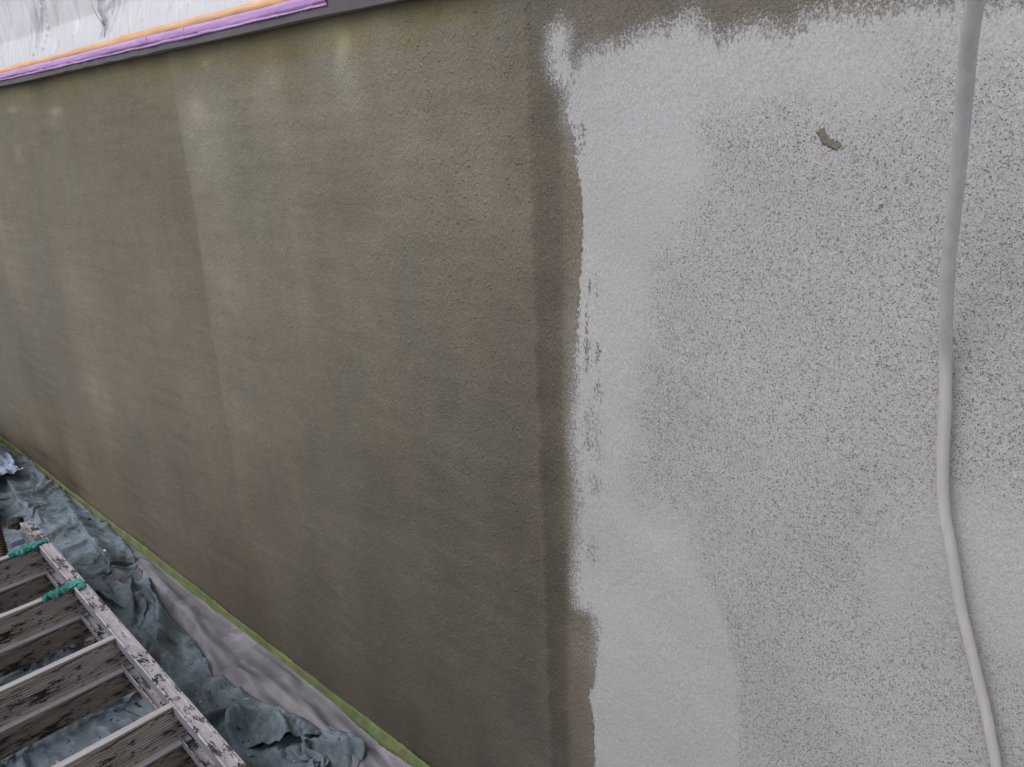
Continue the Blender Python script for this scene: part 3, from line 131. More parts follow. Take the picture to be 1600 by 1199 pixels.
-11,2,5,5,4,2,1,-3,-2,0,1,0,1,1,3,3,4,3,3,3,4,4,2,-1,-4,-2,0,1,-3,-2,0,2,4,1,1,-2,-6,-5,-4,1,2,1,2,1,3,3,2,3,0,-2,1,-3,-4,-3,-2,-3,-2,1,-6,-1,-4,-4,-4,4,-1,-1,-1,1,2,3,2,1,0,0,1,2,4,2,3,3,5,-2,0,-1,-1,2,0,0,-4,-6,-7,-7,-7,-6,-6,-7,-7,-2,1,2,0,-1,-1,2,3,1,2,3,2,1,3,4,3,2,-2,4,-1,-4,-9,-5,-8,-3,-2,1,-2,-1,1,-4,1,0,-1,-1,-1,-1,-4,-5,-3,-10,-3,-2,-2,-3,1,3,5,3,1,-2,-1,2,5,7,4,1,-1,0,3,5,4,1,-1,0,1,5,1,9,-4,-2,3,9,8,-14,-19,-19,-13,-12,-10,-6,-6,-3,-1,-7,-5,-13,-11,-8,-5,-6,
-9,1,4,5,5,3,-3,-3,-3,-1,0,1,0,1,2,4,5,4,4,4,5,3,1,0,-2,-1,-1,-1,-3,-4,-3,4,5,1,0,-3,-5,-5,-2,1,0,1,2,3,5,6,3,-1,-1,-1,1,-2,-3,-3,-5,-1,-3,2,-3,-4,-4,-5,3,-2,0,-3,-3,-1,2,2,3,1,0,0,0,2,4,3,6,6,3,-1,-3,0,2,1,0,-3,-5,-5,-8,-5,-3,-11,-9,-7,-5,0,3,4,-1,-2,-2,3,5,4,2,1,-3,0,2,3,4,3,2,0,-1,-5,-3,-8,-5,-6,-2,0,1,1,-2,-1,-3,-2,-2,0,0,-2,-4,-5,-4,-3,-8,1,-3,-6,0,5,6,5,0,-3,-3,2,7,7,4,1,-1,1,3,6,4,1,-2,1,4,2,5,4,-2,5,4,4,0,-13,-13,-19,-22,-10,-14,-6,3,-4,-5,-3,-10,-12,-11,-8,-5,-6,
-9,1,6,6,5,-2,-2,-7,-3,-1,0,0,-1,0,2,4,5,6,6,5,4,3,0,2,0,0,-1,-5,-5,-5,0,2,4,5,-2,-5,-6,-1,0,-2,-2,0,2,6,7,7,3,0,-2,2,-1,-1,-4,-4,-5,-1,-1,-1,0,-6,-3,-2,-1,2,-4,-1,-3,-1,-4,2,3,2,0,-1,-1,1,4,4,9,6,2,-1,-2,1,3,1,-1,-5,-6,-5,-3,-3,-7,-11,-12,-7,-4,4,5,0,-1,-1,1,3,4,5,0,0,-2,0,0,3,3,3,1,0,-1,-3,-4,-4,-6,-4,-4,0,0,2,1,-4,0,-7,-1,0,-2,-3,-5,-4,-4,-2,-2,-3,-6,-4,-1,6,11,3,0,-2,-5,2,6,7,5,-1,-1,2,4,6,3,1,0,0,4,2,5,8,-4,4,2,3,4,-16,-15,-24,-16,-16,-10,-4,1,1,-3,-10,-5,-12,-15,-6,-6,-6,
-4,-1,4,6,4,-1,-7,-5,-5,-1,0,0,-2,-1,0,4,6,7,7,5,3,1,0,1,2,2,0,-6,-7,-5,-2,3,4,4,-2,-6,-2,-1,0,-1,-4,-2,3,7,10,8,4,0,-1,2,0,0,-4,-6,-5,0,0,1,-5,-4,-6,-1,1,-1,0,-3,-5,-2,-2,0,2,2,0,-1,-3,-1,3,7,8,6,2,0,0,1,5,1,-2,-7,-6,-4,-1,-2,-7,-10,-15,-7,-3,5,5,2,-3,1,1,3,8,2,-1,-1,-1,-1,0,3,1,2,1,0,-2,-2,-3,-3,-5,-5,-3,-2,1,3,2,1,-7,-3,-5,-1,-4,-4,-6,-5,-2,-2,-1,-3,-6,-5,0,10,11,5,2,-6,1,-1,7,4,2,-1,-1,3,5,5,2,2,2,0,4,6,1,8,4,-5,2,1,6,-16,-22,-25,-16,-13,-14,-3,1,1,0,-5,-10,-9,-10,-9,-6,-8,
-11,0,5,6,3,-3,-6,-8,-3,-2,0,0,-1,-3,0,3,5,8,8,5,2,-2,-1,0,3,4,0,-6,-8,-5,-1,5,3,1,-2,-5,-2,2,1,-3,-5,-3,3,9,10,10,5,2,1,2,1,-1,-4,-6,-4,3,-3,-2,-5,-5,-4,-3,-1,1,-2,-3,-3,-3,-4,0,2,2,1,-1,-3,-2,2,6,7,5,2,0,2,3,7,1,-3,-8,-6,-2,1,-2,-6,-9,-13,-11,-1,3,6,2,1,0,0,6,4,1,0,-1,0,1,-1,-2,2,2,1,-1,-3,-3,-2,-2,-4,-6,-2,-2,0,3,3,1,-4,-6,-3,-4,-4,-8,-6,-5,-2,0,-2,-4,-5,-4,1,10,11,8,1,0,-2,6,1,4,-2,-1,0,4,5,2,2,1,3,3,2,5,6,5,3,2,3,2,-2,-22,-24,-20,-16,-18,-13,-6,2,2,-1,-4,-7,-7,-9,-7,-7,-9,
0,-7,7,3,0,-4,-8,-5,-4,-1,0,0,-1,-2,0,1,5,8,8,5,0,-3,-4,0,2,3,0,-5,-8,-4,1,5,2,-1,-1,-3,1,2,1,-3,-6,-3,3,8,10,8,7,4,3,4,1,-2,-5,-4,-1,0,-3,-4,-6,-3,-5,-2,-2,-2,-4,-3,-2,-3,-2,-1,1,2,2,0,-2,-2,1,5,6,3,1,1,3,5,6,2,-5,-7,-4,-1,4,-3,-6,-8,-10,-8,-5,3,4,5,-1,5,-1,3,5,-1,-1,0,1,-3,-1,-1,1,2,1,-2,-4,-4,-2,-2,-2,-5,-5,-4,-1,3,5,1,-1,-5,-4,-5,-6,-6,-9,-4,-1,-1,-2,-3,-5,-1,2,9,8,7,6,1,5,1,5,-3,-3,-2,3,7,2,1,2,0,3,4,2,4,4,3,6,1,4,1,-4,-25,-23,-20,-16,-16,-14,-4,-2,0,0,-4,-3,-6,-8,-7,-8,-8,
-8,1,0,3,-4,-6,-6,-5,-4,-1,-1,-1,0,-1,0,2,4,7,8,4,0,-4,-4,-2,1,1,-1,-5,-6,-3,2,4,1,-1,1,-2,3,3,0,-3,-4,-2,2,5,8,7,8,6,6,4,0,-4,-4,-2,0,0,-3,-6,-4,-5,-2,-4,-3,-4,-5,-3,-2,-2,-2,-2,1,2,2,1,-1,0,2,4,3,1,0,2,5,5,6,0,-4,-6,-3,1,3,-1,-4,-6,-7,0,-9,-4,5,2,5,6,2,-2,-1,-2,-1,3,-3,-3,-4,-1,1,6,0,-2,-6,-4,-2,-1,-1,-5,-7,-5,-3,4,3,2,0,-3,-4,-6,-7,-7,-5,-3,-2,-2,-2,-4,-2,0,3,5,7,6,5,6,8,5,-2,-2,-5,1,4,7,2,0,-1,1,3,5,2,0,2,4,6,2,4,2,-7,-25,-26,-16,-14,-14,-15,-6,-5,-2,-1,-2,0,-5,-8,-8,-7,-8,
-4,-1,3,-2,-2,-7,-8,-7,-3,-3,-3,-1,1,0,1,2,3,7,7,5,0,-4,-3,-3,-1,-1,-3,-5,-5,-2,2,4,0,-1,1,1,3,2,1,-1,-2,0,1,2,5,6,9,9,7,2,-1,-5,-3,-1,2,-1,-3,-6,-5,-3,-1,-1,-6,-7,-6,-4,-1,-1,-2,-2,-1,1,1,2,1,2,3,3,1,0,0,3,5,6,5,-1,-4,-3,-2,2,1,-2,-4,-4,-2,5,-4,-9,-2,10,-2,6,2,-3,-1,-4,2,0,-3,-6,-6,-2,4,6,1,-3,-5,-5,-2,0,0,-4,-7,-6,-4,0,2,2,2,-3,-5,-6,-8,-7,-2,-3,-1,-2,-3,-3,0,4,4,4,0,4,6,9,10,5,-2,-5,-5,2,4,7,3,0,-1,2,4,5,-1,0,-2,4,4,6,2,2,-6,-27,-24,-18,-12,-13,-11,-9,-7,-3,-1,0,1,-5,-7,-7,-10,-7,
1,-6,-1,1,-7,-7,-5,-5,-5,-6,-4,-2,0,1,1,3,2,6,7,5,0,-2,-3,-3,-2,-4,-4,-5,-4,-2,1,4,2,-1,-1,4,3,2,0,0,1,2,1,0,2,5,9,10,8,2,-4,-5,-2,1,1,-1,-5,-6,-4,-1,1,0,-7,-9,-6,-5,-1,-1,-2,-2,-2,-1,1,2,2,3,4,2,0,-1,2,4,7,6,2,-2,-1,-1,0,0,-1,-4,-3,-2,6,1,2,-3,-7,3,7,-1,4,-6,-2,-2,-1,-2,-3,-10,-7,-2,3,7,1,-2,-5,-4,-2,1,0,-3,-7,-6,-4,-2,0,1,2,-3,-6,-7,-8,-5,-3,2,-2,-3,-3,-2,3,7,4,2,-2,1,7,11,10,3,-1,-7,-3,1,4,7,3,0,1,3,5,4,-2,-2,0,0,5,6,1,2,-6,-27,-24,-20,-9,-12,-10,-10,-7,-4,0,0,2,-3,-5,-11,-10,-4,
-10,2,-2,-7,-6,-6,-3,-5,-6,-7,-6,-3,1,0,3,1,3,4,6,4,1,-1,-2,-2,-3,-4,-6,-4,-3,-1,-1,2,1,1,1,2,2,1,0,2,5,4,0,-3,1,2,11,11,8,1,-4,-5,-2,2,0,-3,-6,-6,-3,1,5,-1,-6,-9,-9,-5,-1,1,-2,-3,-3,-2,-1,2,4,5,4,0,-1,-1,2,5,8,6,1,-1,0,2,1,1,-4,-4,-4,4,3,5,-2,-3,-6,6,3,4,1,-5,-5,-1,-2,-1,-8,-11,-8,-3,4,6,1,-2,-4,-3,-1,0,0,-2,-6,-6,-4,-3,-1,0,1,-4,-6,-8,-7,-6,2,-1,-2,-5,-3,1,6,8,5,1,-3,0,7,10,10,3,-3,-4,-4,1,3,5,3,2,2,5,5,4,-1,-2,-1,1,2,4,6,-2,-5,-26,-23,-22,-12,-10,-10,-9,-7,-4,1,1,4,-3,-5,-11,-9,-5,
-10,0,-2,-5,-6,-7,-1,-3,-5,-7,-8,-4,1,1,1,1,2,3,4,3,2,0,0,-3,-3,-5,-5,-4,-2,-1,-1,0,2,2,3,0,0,-2,1,4,6,5,0,-2,-3,3,10,12,7,0,-3,-3,0,1,-1,-6,-8,-7,-2,4,4,0,-5,-8,-8,-5,-2,1,-1,-3,-3,-3,-1,1,6,5,3,-2,-2,0,2,7,8,4,1,1,2,4,2,0,-3,-6,-1,1,8,2,0,-6,-1,3,3,1,-4,-3,-5,1,0,-4,-9,-11,-9,-2,3,5,2,-4,0,-4,-1,0,-1,-2,-5,-5,-5,-3,-1,0,0,-4,-8,-7,-8,-2,0,-1,-5,-6,-3,3,8,8,6,1,-2,0,7,10,8,1,-1,-5,-1,0,1,3,2,4,3,6,6,3,0,-1,0,0,2,3,4,4,-8,-23,-25,-25,-14,-10,-9,-8,-7,-3,3,1,3,-1,-6,-11,-4,-11,
-11,-1,-4,-6,-5,-2,-3,-2,-4,-7,-5,-6,0,3,-1,2,2,2,2,1,1,1,1,-2,-4,-5,-4,-3,-2,-1,-1,0,1,3,3,1,-2,-3,0,4,7,5,0,-5,-2,3,10,11,6,0,-2,-1,1,2,-2,-7,-9,-5,-1,1,3,-1,-4,-5,-6,-6,-2,0,0,-1,-1,-5,-2,1,5,5,3,-2,-3,0,3,7,6,3,1,1,5,6,6,0,-5,-4,-3,4,5,1,0,-2,-3,2,1,-3,-6,-2,-3,0,1,-4,-9,-12,-6,-2,2,2,2,0,-1,-2,-2,-2,-1,-4,-4,-4,-4,-3,-2,0,-1,-4,-7,-8,-6,-2,-1,-3,-6,-6,-5,3,8,9,6,1,1,2,6,8,6,3,-2,-1,-2,0,-1,1,2,5,5,6,5,3,0,1,2,0,1,3,3,4,-2,-25,-25,-28,-15,-12,-9,-8,-6,-1,2,2,1,-1,-6,-5,-10,-12,
-9,-2,-5,-7,-5,-3,0,0,-3,-8,-5,-4,-3,3,-1,2,3,2,2,0,1,0,-1,-2,-4,-5,-4,-3,-1,0,-1,1,2,3,3,0,-3,-2,-1,4,6,2,-1,-5,-1,3,9,8,5,1,1,3,3,2,-3,-7,-9,-7,-2,2,2,0,-2,-7,-6,-5,-3,1,1,1,-3,-4,-2,1,4,6,2,-3,-2,-1,3,5,5,2,1,3,6,8,6,1,-2,-5,2,-2,3,2,0,1,-2,0,-1,-7,-6,-4,-1,3,-2,-6,-9,-9,-5,-1,0,1,1,2,1,-1,-1,-3,-4,-4,-4,-4,-3,-3,-3,-1,-2,-4,-7,-6,-5,-2,-1,-4,-7,-8,-5,2,7,7,6,3,3,4,6,6,4,2,2,0,1,-2,-3,1,3,5,6,5,2,3,3,3,3,-1,-1,2,3,7,0,-23,-28,-28,-18,-12,-8,-7,-6,-1,2,1,-1,-3,-3,-8,-10,-12,
-12,-5,-6,-5,-5,-1,0,-2,-1,-2,-4,-7,-4,1,1,4,3,3,0,0,0,1,1,-2,-3,-5,-4,-6,-4,-1,0,2,3,4,3,0,-1,-5,3,1,3,0,-3,-4,0,5,5,5,3,2,3,6,5,1,-4,-7,-6,-6,-3,2,-1,-1,-1,-2,-7,-3,-7,2,-1,1,-2,-3,-2,2,4,5,1,-1,-3,0,2,4,3,2,0,4,7,7,7,3,0,0,-1,-1,-1,0,3,2,4,-5,-1,-13,-6,-1,0,-1,-4,-6,-9,-6,-3,-1,0,1,-2,1,4,3,-1,-4,-5,-5,-6,-4,-4,-2,-4,-2,-3,-5,-5,-5,-4,-2,-2,-5,-7,-7,-4,1,4,4,6,4,6,7,5,3,1,3,2,4,1,-2,-3,2,4,7,5,3,1,2,3,6,4,1,-4,-2,5,6,2,-23,-29,-27,-14,-14,-5,-7,-7,-2,0,-1,-3,-3,-5,-7,-10,-12,
-13,-5,-6,-6,-3,-1,0,0,0,-1,-4,-3,-9,0,0,3,5,5,1,-1,0,1,1,-2,-3,-5,-5,-4,-3,-2,0,0,3,3,3,2,-1,1,-2,3,-3,-2,-4,-3,1,5,4,2,-1,2,6,8,5,1,-4,-6,-4,-1,-5,0,-2,-1,0,-2,-1,-8,-2,-5,0,0,-2,-2,-2,1,5,4,2,-1,-2,0,2,2,3,1,2,3,6,6,6,4,4,2,-1,-2,-3,0,3,6,4,-1,-8,-7,-6,-6,-2,-1,-5,-10,-8,-5,-1,-1,-1,-2,1,1,7,3,-1,-1,-6,-7,-6,-4,-5,-4,-3,-5,-4,-5,-5,-4,-2,-2,-3,-6,-6,-5,-3,1,1,1,5,6,8,8,4,0,0,1,5,4,2,-2,-1,3,6,8,5,1,1,3,5,6,2,2,-3,-6,3,8,1,-25,-31,-21,-16,-9,-8,-5,-4,-5,0,-5,-4,-4,-6,-7,-9,-15,
-16,-5,-4,-3,-4,0,0,0,-1,1,1,-6,-4,-7,0,5,5,5,-1,0,1,2,0,0,-1,-7,-5,-5,-3,-2,-1,1,2,2,1,1,3,1,2,-2,-3,-7,-4,-1,4,4,3,0,0,0,7,6,5,0,-3,-4,1,-2,-2,-5,-3,-1,2,-1,1,-3,-9,1,-3,-4,-1,-4,0,1,3,2,2,0,-1,1,1,1,2,2,3,4,4,4,5,6,6,4,-1,-4,-4,-1,4,8,5,-2,-9,-8,-4,-2,-5,-2,-9,-11,-8,-3,1,0,-5,-4,1,3,7,5,5,-5,-6,-2,-10,-6,-4,-5,-4,-6,-6,-6,-5,-2,-1,-3,-5,-6,-4,-3,-1,0,-1,-2,5,7,10,8,4,-2,-2,1,4,5,1,1,-1,6,8,9,5,0,2,2,6,9,1,0,-3,-4,0,6,-5,-27,-28,-20,-9,-12,-7,-3,-5,-1,-7,-3,-8,-5,-4,-7,-13,-16,
-15,-4,-4,-2,1,-3,0,-1,4,4,-3,-1,-9,-5,-3,3,7,3,3,0,1,0,2,1,-2,-4,-8,-5,-3,-2,-1,1,2,-1,-1,2,3,3,2,-3,-6,-6,-2,-1,4,4,1,2,-4,3,7,8,1,-2,-3,1,0,-1,-3,-6,-3,0,2,3,-1,0,-9,0,0,-3,-9,-1,-2,0,2,2,1,0,0,0,1,1,2,4,3,4,4,2,4,7,7,5,-1,-5,-6,0,5,8,5,-3,-9,-6,-3,-1,-2,-7,-11,-11,-8,-1,2,-1,-4,-6,0,5,8,7,1,-3,1,-8,-7,-9,-2,-7,-6,-7,-8,-7,-3,-2,-2,-3,-7,-6,-3,-1,0,0,-3,-2,4,8,12,9,3,-2,-4,0,4,3,2,0,2,8,11,8,4,1,3,3,8,7,4,-2,-4,-3,-2,6,-12,-29,-29,-11,-13,-10,-6,-4,-3,-4,-5,-8,-5,-6,-4,-8,-13,-18,
-17,-2,1,1,-4,-2,-2,4,5,4,2,-7,-6,-7,0,-2,8,4,2,-1,0,0,2,1,-2,-3,-5,-6,-3,0,-3,0,3,-3,-3,2,4,3,2,-4,-8,-6,0,1,4,4,4,-4,0,7,1,8,2,-3,-2,-2,2,3,-8,-2,-7,-1,4,3,3,-3,-2,-4,-1,0,-8,-8,1,-2,0,0,1,-1,0,0,0,0,2,5,6,5,3,2,3,8,9,5,0,-8,-5,0,4,6,3,-4,-7,-2,-2,0,-4,-8,-11,-11,-7,0,3,-2,-4,-2,-2,4,6,5,4,0,-2,-5,-11,-7,-4,-6,-7,-8,-9,-5,-4,-2,-1,-6,-6,-7,-3,0,1,-1,-3,-3,3,9,12,9,4,-1,-2,-1,2,1,1,1,7,10,8,8,3,1,3,5,7,7,3,1,-3,2,0,-3,-17,-33,-22,-13,-11,-6,-9,-5,-2,-5,-10,-7,-5,-5,-4,-7,-14,-18,
-17,0,3,0,-1,-4,0,3,7,7,2,-3,-10,-4,-3,3,1,2,1,0,0,1,2,0,-1,-5,-5,-3,-2,-1,-1,-1,3,-3,-4,0,5,5,0,-5,-9,-7,0,7,0,6,-1,-2,3,7,6,1,1,-4,-2,0,4,1,-2,-8,-4,0,0,3,3,2,-4,2,-2,-7,-5,-6,-3,-3,0,-1,-1,-1,0,-1,-1,-1,2,6,6,6,3,3,4,8,10,5,-1,-4,-7,1,3,2,0,-5,-3,-2,0,0,-4,-9,-11,-9,-5,-2,4,0,-4,-1,-2,3,5,5,1,2,-3,-6,-8,-11,-5,-6,-7,-7,-9,-5,-2,-1,-2,-3,-10,-5,-5,-1,1,-1,-4,-3,4,8,10,9,5,2,0,0,0,1,-2,3,9,11,10,3,2,1,5,6,6,4,3,1,2,2,2,1,-29,-33,-21,-11,-8,-7,-10,-5,-6,-6,-8,-10,-6,-3,-4,-7,-12,-18,
-14,1,2,1,-2,-3,-1,4,8,7,4,-2,-4,-7,1,-3,3,-2,3,1,1,0,0,-1,-3,-2,-6,-5,-2,1,1,0,3,-5,-2,1,4,4,-1,-6,-10,-8,0,6,5,6,1,-1,2,2,6,3,0,-2,0,3,2,-1,-7,-1,-7,-2,0,0,2,4,2,0,-2,-5,-9,-6,-2,2,-7,-2,-1,-2,0,-1,-2,-1,1,5,7,6,4,4,6,8,9,5,0,-4,-3,-1,2,-1,-3,-5,-2,0,0,0,-6,-8,-9,-8,-3,0,0,1,1,1,0,0,0,2,1,0,-2,-6,-9,-10,-8,-7,-6,-6,-8,-4,-1,2,-1,-6,-4,-9,-3,-4,0,-3,-3,-2,4,4,9,9,7,5,2,0,0,-3,1,4,10,11,8,4,2,3,5,7,3,1,0,1,6,5,3,-1,-30,-36,-19,-8,-8,-7,-11,-8,-7,-8,-9,-8,-7,-4,-3,-7,-13,-15,
-12,3,0,0,-3,-3,0,5,6,6,3,1,-2,0,-2,0,-3,0,0,1,2,1,-1,-1,-3,0,-7,-6,-3,2,2,1,1,-2,-1,1,2,2,-1,-7,-9,-7,-2,3,5,4,2,1,3,2,5,3,0,0,2,2,1,-1,-1,-6,2,1,-13,-1,2,4,4,1,-3,-5,-6,-9,-2,1,-1,-8,-2,-2,0,-2,-1,-2,1,3,6,5,6,5,8,8,8,4,-1,1,-2,0,2,-6,-5,-5,-1,1,1,-2,-6,-9,-6,-6,-3,-2,0,1,3,4,1,-1,-2,0,0,0,-3,-5,-9,-11,-11,-5,-7,-7,-7,-3,1,2,1,-1,-7,-4,-6,-3,-5,-4,-4,3,1,6,4,7,6,7,5,2,-3,-1,0,7,11,9,6,4,3,8,1,6,3,3,-2,2,5,5,4,-2,-30,-34,-19,-8,-6,-8,-9,-12,-9,-9,-9,-8,-7,-6,-4,-8,-12,-13,
-13,4,2,-2,-5,4,0,0,5,4,3,0,0,3,1,-2,-3,-2,1,2,2,3,0,-2,-1,-4,-6,-6,-3,1,2,1,-1,0,-1,1,2,1,-2,-6,-7,-2,-6,1,2,2,2,3,4,5,4,2,1,1,3,1,0,-1,0,1,-2,5,-7,-11,-3,6,4,1,1,-9,-8,-5,-2,-2,-3,-3,-8,-1,0,0,-2,-1,0,2,3,5,6,8,9,8,4,3,2,2,2,1,-3,-7,-7,-4,1,2,0,-4,-7,-7,-4,-5,-1,1,-2,-1,3,4,2,0,-3,-2,-1,-1,-1,-6,-10,-12,-10,-8,-7,-6,-7,-2,1,3,3,0,-3,-5,-4,-6,-4,-3,-5,1,7,-1,0,5,9,8,6,0,-2,-2,3,9,13,9,4,2,3,9,10,1,3,-5,-2,1,4,8,4,0,-29,-31,-22,-8,-6,-7,-10,-10,-12,-9,-9,-8,-6,-8,-7,-10,-11,-11,
-12,6,0,1,-1,0,3,2,0,2,-3,0,3,4,2,-2,-4,-3,1,4,4,4,-1,0,-2,-3,-6,-4,-4,-1,0,1,1,0,-4,1,1,0,-2,-4,-4,1,-7,-2,1,1,3,5,5,5,2,1,3,3,3,-1,-3,-1,4,2,4,-1,-2,-6,-4,-5,6,3,-3,-8,-9,-7,-3,-3,-2,-4,-5,-4,0,2,0,-1,0,0,2,4,7,10,9,6,3,0,2,4,5,1,-5,-8,-8,-2,2,3,-1,-6,-6,-6,-3,0,-2,-5,-4,-1,3,5,5,0,-4,-2,0,-2,0,-8,-10,-11,-9,-9,-6,-8,-6,-2,1,3,4,3,-2,-2,-6,-6,-5,-3,2,-1,2,6,-3,-2,9,8,6,-1,-3,-1,4,10,11,7,2,2,5,11,12,6,-1,-6,-4,0,5,7,2,1,-23,-30,-23,-9,-7,-7,-9,-10,-12,-9,-8,-6,-7,-7,-13,-11,-11,-9,
-12,7,0,-2,0,2,6,2,1,-4,-5,-1,4,5,2,-2,-4,-3,0,4,7,3,2,0,-1,-2,-5,-3,-2,-4,-2,-2,0,1,2,-4,-2,0,-3,-2,0,4,0,-11,2,-1,3,6,5,3,1,1,3,4,1,-2,-4,-1,4,8,2,2,-5,-5,-3,3,-2,3,-2,-10,-6,-8,-1,-4,-6,-8,-5,-2,0,2,2,1,0,-1,0,4,8,11,9,5,0,-2,2,5,5,1,-6,-9,-7,-1,3,2,-2,-5,-6,-3,1,-1,-5,-7,-6,-2,3,6,4,1,-2,-2,1,-2,-3,-7,-9,-9,-7,-8,-8,-7,-6,-2,0,3,4,4,1,-1,-6,-7,-5,-4,3,5,1,-2,-2,1,6,9,3,1,-5,-2,5,9,10,5,2,2,7,12,13,7,1,-8,-5,1,3,6,1,1,-16,-28,-23,-14,-7,-7,-10,-9,-11,-10,-6,-5,-5,-9,-11,-16,-11,-7,
-13,5,1,-4,1,5,6,4,0,-6,-6,-1,4,5,2,-3,-4,-3,0,4,6,4,3,1,1,-1,-3,0,-4,-2,-6,-4,0,1,1,1,-3,-5,0,-4,7,2,-3,-6,-4,0,4,6,5,2,0,2,4,3,0,-4,-5,-1,6,7,5,1,-4,-3,-2,1,3,0,-5,-8,-6,-6,-4,-5,-7,-7,-7,-4,1,2,4,3,0,-1,-1,3,9,12,9,3,-1,-3,1,5,4,0,-7,-9,-6,0,3,1,-2,-6,-4,0,2,1,-6,-7,-7,-3,0,6,3,0,-1,0,0,-3,-4,-7,-6,-7,-6,-7,-8,-4,-7,0,3,3,3,0,2,-1,-5,-7,-6,-3,1,4,1,-2,-1,2,5,9,2,-1,-4,3,6,2,6,4,1,3,9,13,13,8,1,-5,-4,1,1,4,3,1,-11,-26,-23,-19,-8,-7,-9,-11,-11,-9,-6,-3,-5,-7,-14,-12,-13,-7,
-13,6,-4,-3,4,5,6,4,0,-7,-5,-2,4,4,1,-1,-4,-2,0,4,4,4,3,3,1,0,0,1,-1,-4,-5,-7,-1,1,3,1,-7,-2,-3,0,4,3,-4,-6,-3,0,5,5,3,2,1,4,4,4,-2,-5,-4,-1,4,7,4,0,-2,0,-1,1,0,-1,-4,-6,-5,-4,-6,-6,-8,-7,-8,-5,0,3,5,3,2,-2,-1,3,9,11,9,2,-2,-2,0,4,2,-2,-7,-8,-5,0,2,0,-3,-5,0,0,2,2,-4,-7,-7,-3,-2,4,0,1,1,0,-1,-4,-7,-5,-6,-2,-4,-6,-8,-3,-2,-2,3,3,2,3,0,-1,-4,-5,-5,-7,0,1,0,0,-1,4,7,5,1,0,0,3,6,4,-3,2,1,5,9,12,12,7,3,-2,-2,0,1,2,2,0,-2,-24,-21,-22,-12,-9,-8,-11,-11,-11,-6,-3,-4,-7,-12,-12,-11,-6,
-13,4,-4,-3,3,6,6,4,-2,-5,-4,-1,3,3,1,-1,-1,-2,1,2,3,4,4,3,2,1,2,2,-1,-4,-6,-7,-3,3,3,2,-11,-4,14,-5,0,-1,-7,-4,-3,1,3,4,2,2,3,5,5,3,-3,-5,-3,0,3,5,2,0,0,2,3,-2,-1,-4,-4,-3,-3,-3,-5,-7,-7,-8,-7,-4,-2,2,3,4,2,-1,-1,3,8,10,7,3,-1,-1,-1,2,1,-4,-9,-5,-5,0,0,-2,-3,-2,1,1,2,0,-4,-4,-5,-4,0,-3,0,1,2,1,-3,-6,-6,-7,-2,-1,-3,-4,-7,-2,0,-1,7,4,2,1,-2,0,-5,-4,-5,-6,-5,0,3,-4,1,5,6,4,0,0,1,3,6,4,0,-1,3,3,9,10,8,7,5,2,-1,-1,0,1,0,3,3,-22,-21,-19,-17,-5,-12,-11,-14,-11,-7,-4,-5,-5,-10,-11,-8,-6,
-13,1,-5,-1,3,5,4,3,-2,-3,-2,1,1,1,2,1,0,1,1,1,2,4,3,3,2,1,3,3,0,-3,-6,-6,-4,5,3,0,-10,12,-6,-2,1,-3,-8,-4,-1,-1,1,2,1,2,5,6,4,2,-3,-3,0,2,2,1,-1,1,2,4,4,-2,-4,-4,-4,-2,-1,-3,-4,-6,-7,-8,-5,-5,-3,0,4,4,3,-2,2,1,6,7,6,3,0,1,1,-1,-2,-5,-6,-6,-3,-2,-2,-3,-3,0,1,1,0,-1,-3,-3,-3,-2,-3,-6,-1,2,5,1,-4,-7,-8,-5,-1,0,-2,-2,-7,-1,2,8,1,4,2,3,-4,0,0,-8,-3,-7,-9,3,-5,-1,1,6,4,4,2,2,0,6,3,5,-1,0,0,7,7,7,5,5,6,5,2,-2,0,0,-2,4,3,-15,-20,-20,-15,-9,-10,-14,-13,-13,-7,-6,-5,-5,-7,-8,-8,-5,
-14,-2,-3,0,2,3,3,0,0,1,1,-2,1,-1,1,3,3,3,1,2,2,4,4,2,1,1,2,3,1,-2,-5,-6,-3,2,1,0,12,-6,-4,2,5,-14,-7,-1,-4,-2,-1,-2,0,3,7,6,3,-1,-2,0,2,3,2,-2,-2,1,3,9,4,-1,-8,-6,-3,-1,-1,-2,-4,-5,-7,-5,-4,-3,-5,-1,3,3,5,2,-1,2,2,5,4,2,0,1,2,-2,-4,-5,-5,-3,-4,-3,-3,-3,-1,1,0,-1,-1,-3,-3,-1,-1,-2,-6,-6,-4,4,5,2,-3,-7,-8,-4,-1,0,-1,-1,-4,-3,9,7,6,4,-1,-1,0,-1,-1,-2,-7,-9,-7,-5,-6,-1,3,5,4,2,1,2,6,6,5,0,0,1,5,4,7,3,3,5,8,6,3,0,-2,-2,-2,5,2,-13,-19,-18,-17,-7,-11,-12,-16,-12,-9,-6,-5,-3,-5,-7,-6,-7,
-15,-3,-1,9,3,2,-2,-3,-2,2,1,0,-2,-2,0,4,5,4,3,2,3,4,4,2,1,1,1,4,3,0,-8,-5,-6,0,3,5,7,4,-2,-2,-5,-10,-5,-3,-4,-3,-5,-4,0,4,7,6,1,-1,-2,2,5,4,0,-3,-4,2,8,9,6,-3,-7,-6,-5,-2,-1,-2,-5,-4,-5,-4,-2,-2,-2,-4,2,2,5,4,4,-2,1,1,0,1,2,1,0,-3,-5,-5,-1,-4,-3,-4,-4,-4,1,2,2,-3,-4,-4,-3,0,1,-4,-7,-8,-3,3,5,2,-2,-6,-6,-3,0,6,-5,-2,-4,1,7,11,6,3,0,-2,-2,-1,0,-1,-2,-13,-6,-12,-6,1,3,5,2,0,0,4,7,6,4,0,-1,3,8,8,2,2,2,5,9,8,3,-2,-3,-2,2,2,-1,-12,-18,-18,-15,-7,-10,-14,-13,-14,-8,-6,-2,-4,-4,-5,-6,-6,
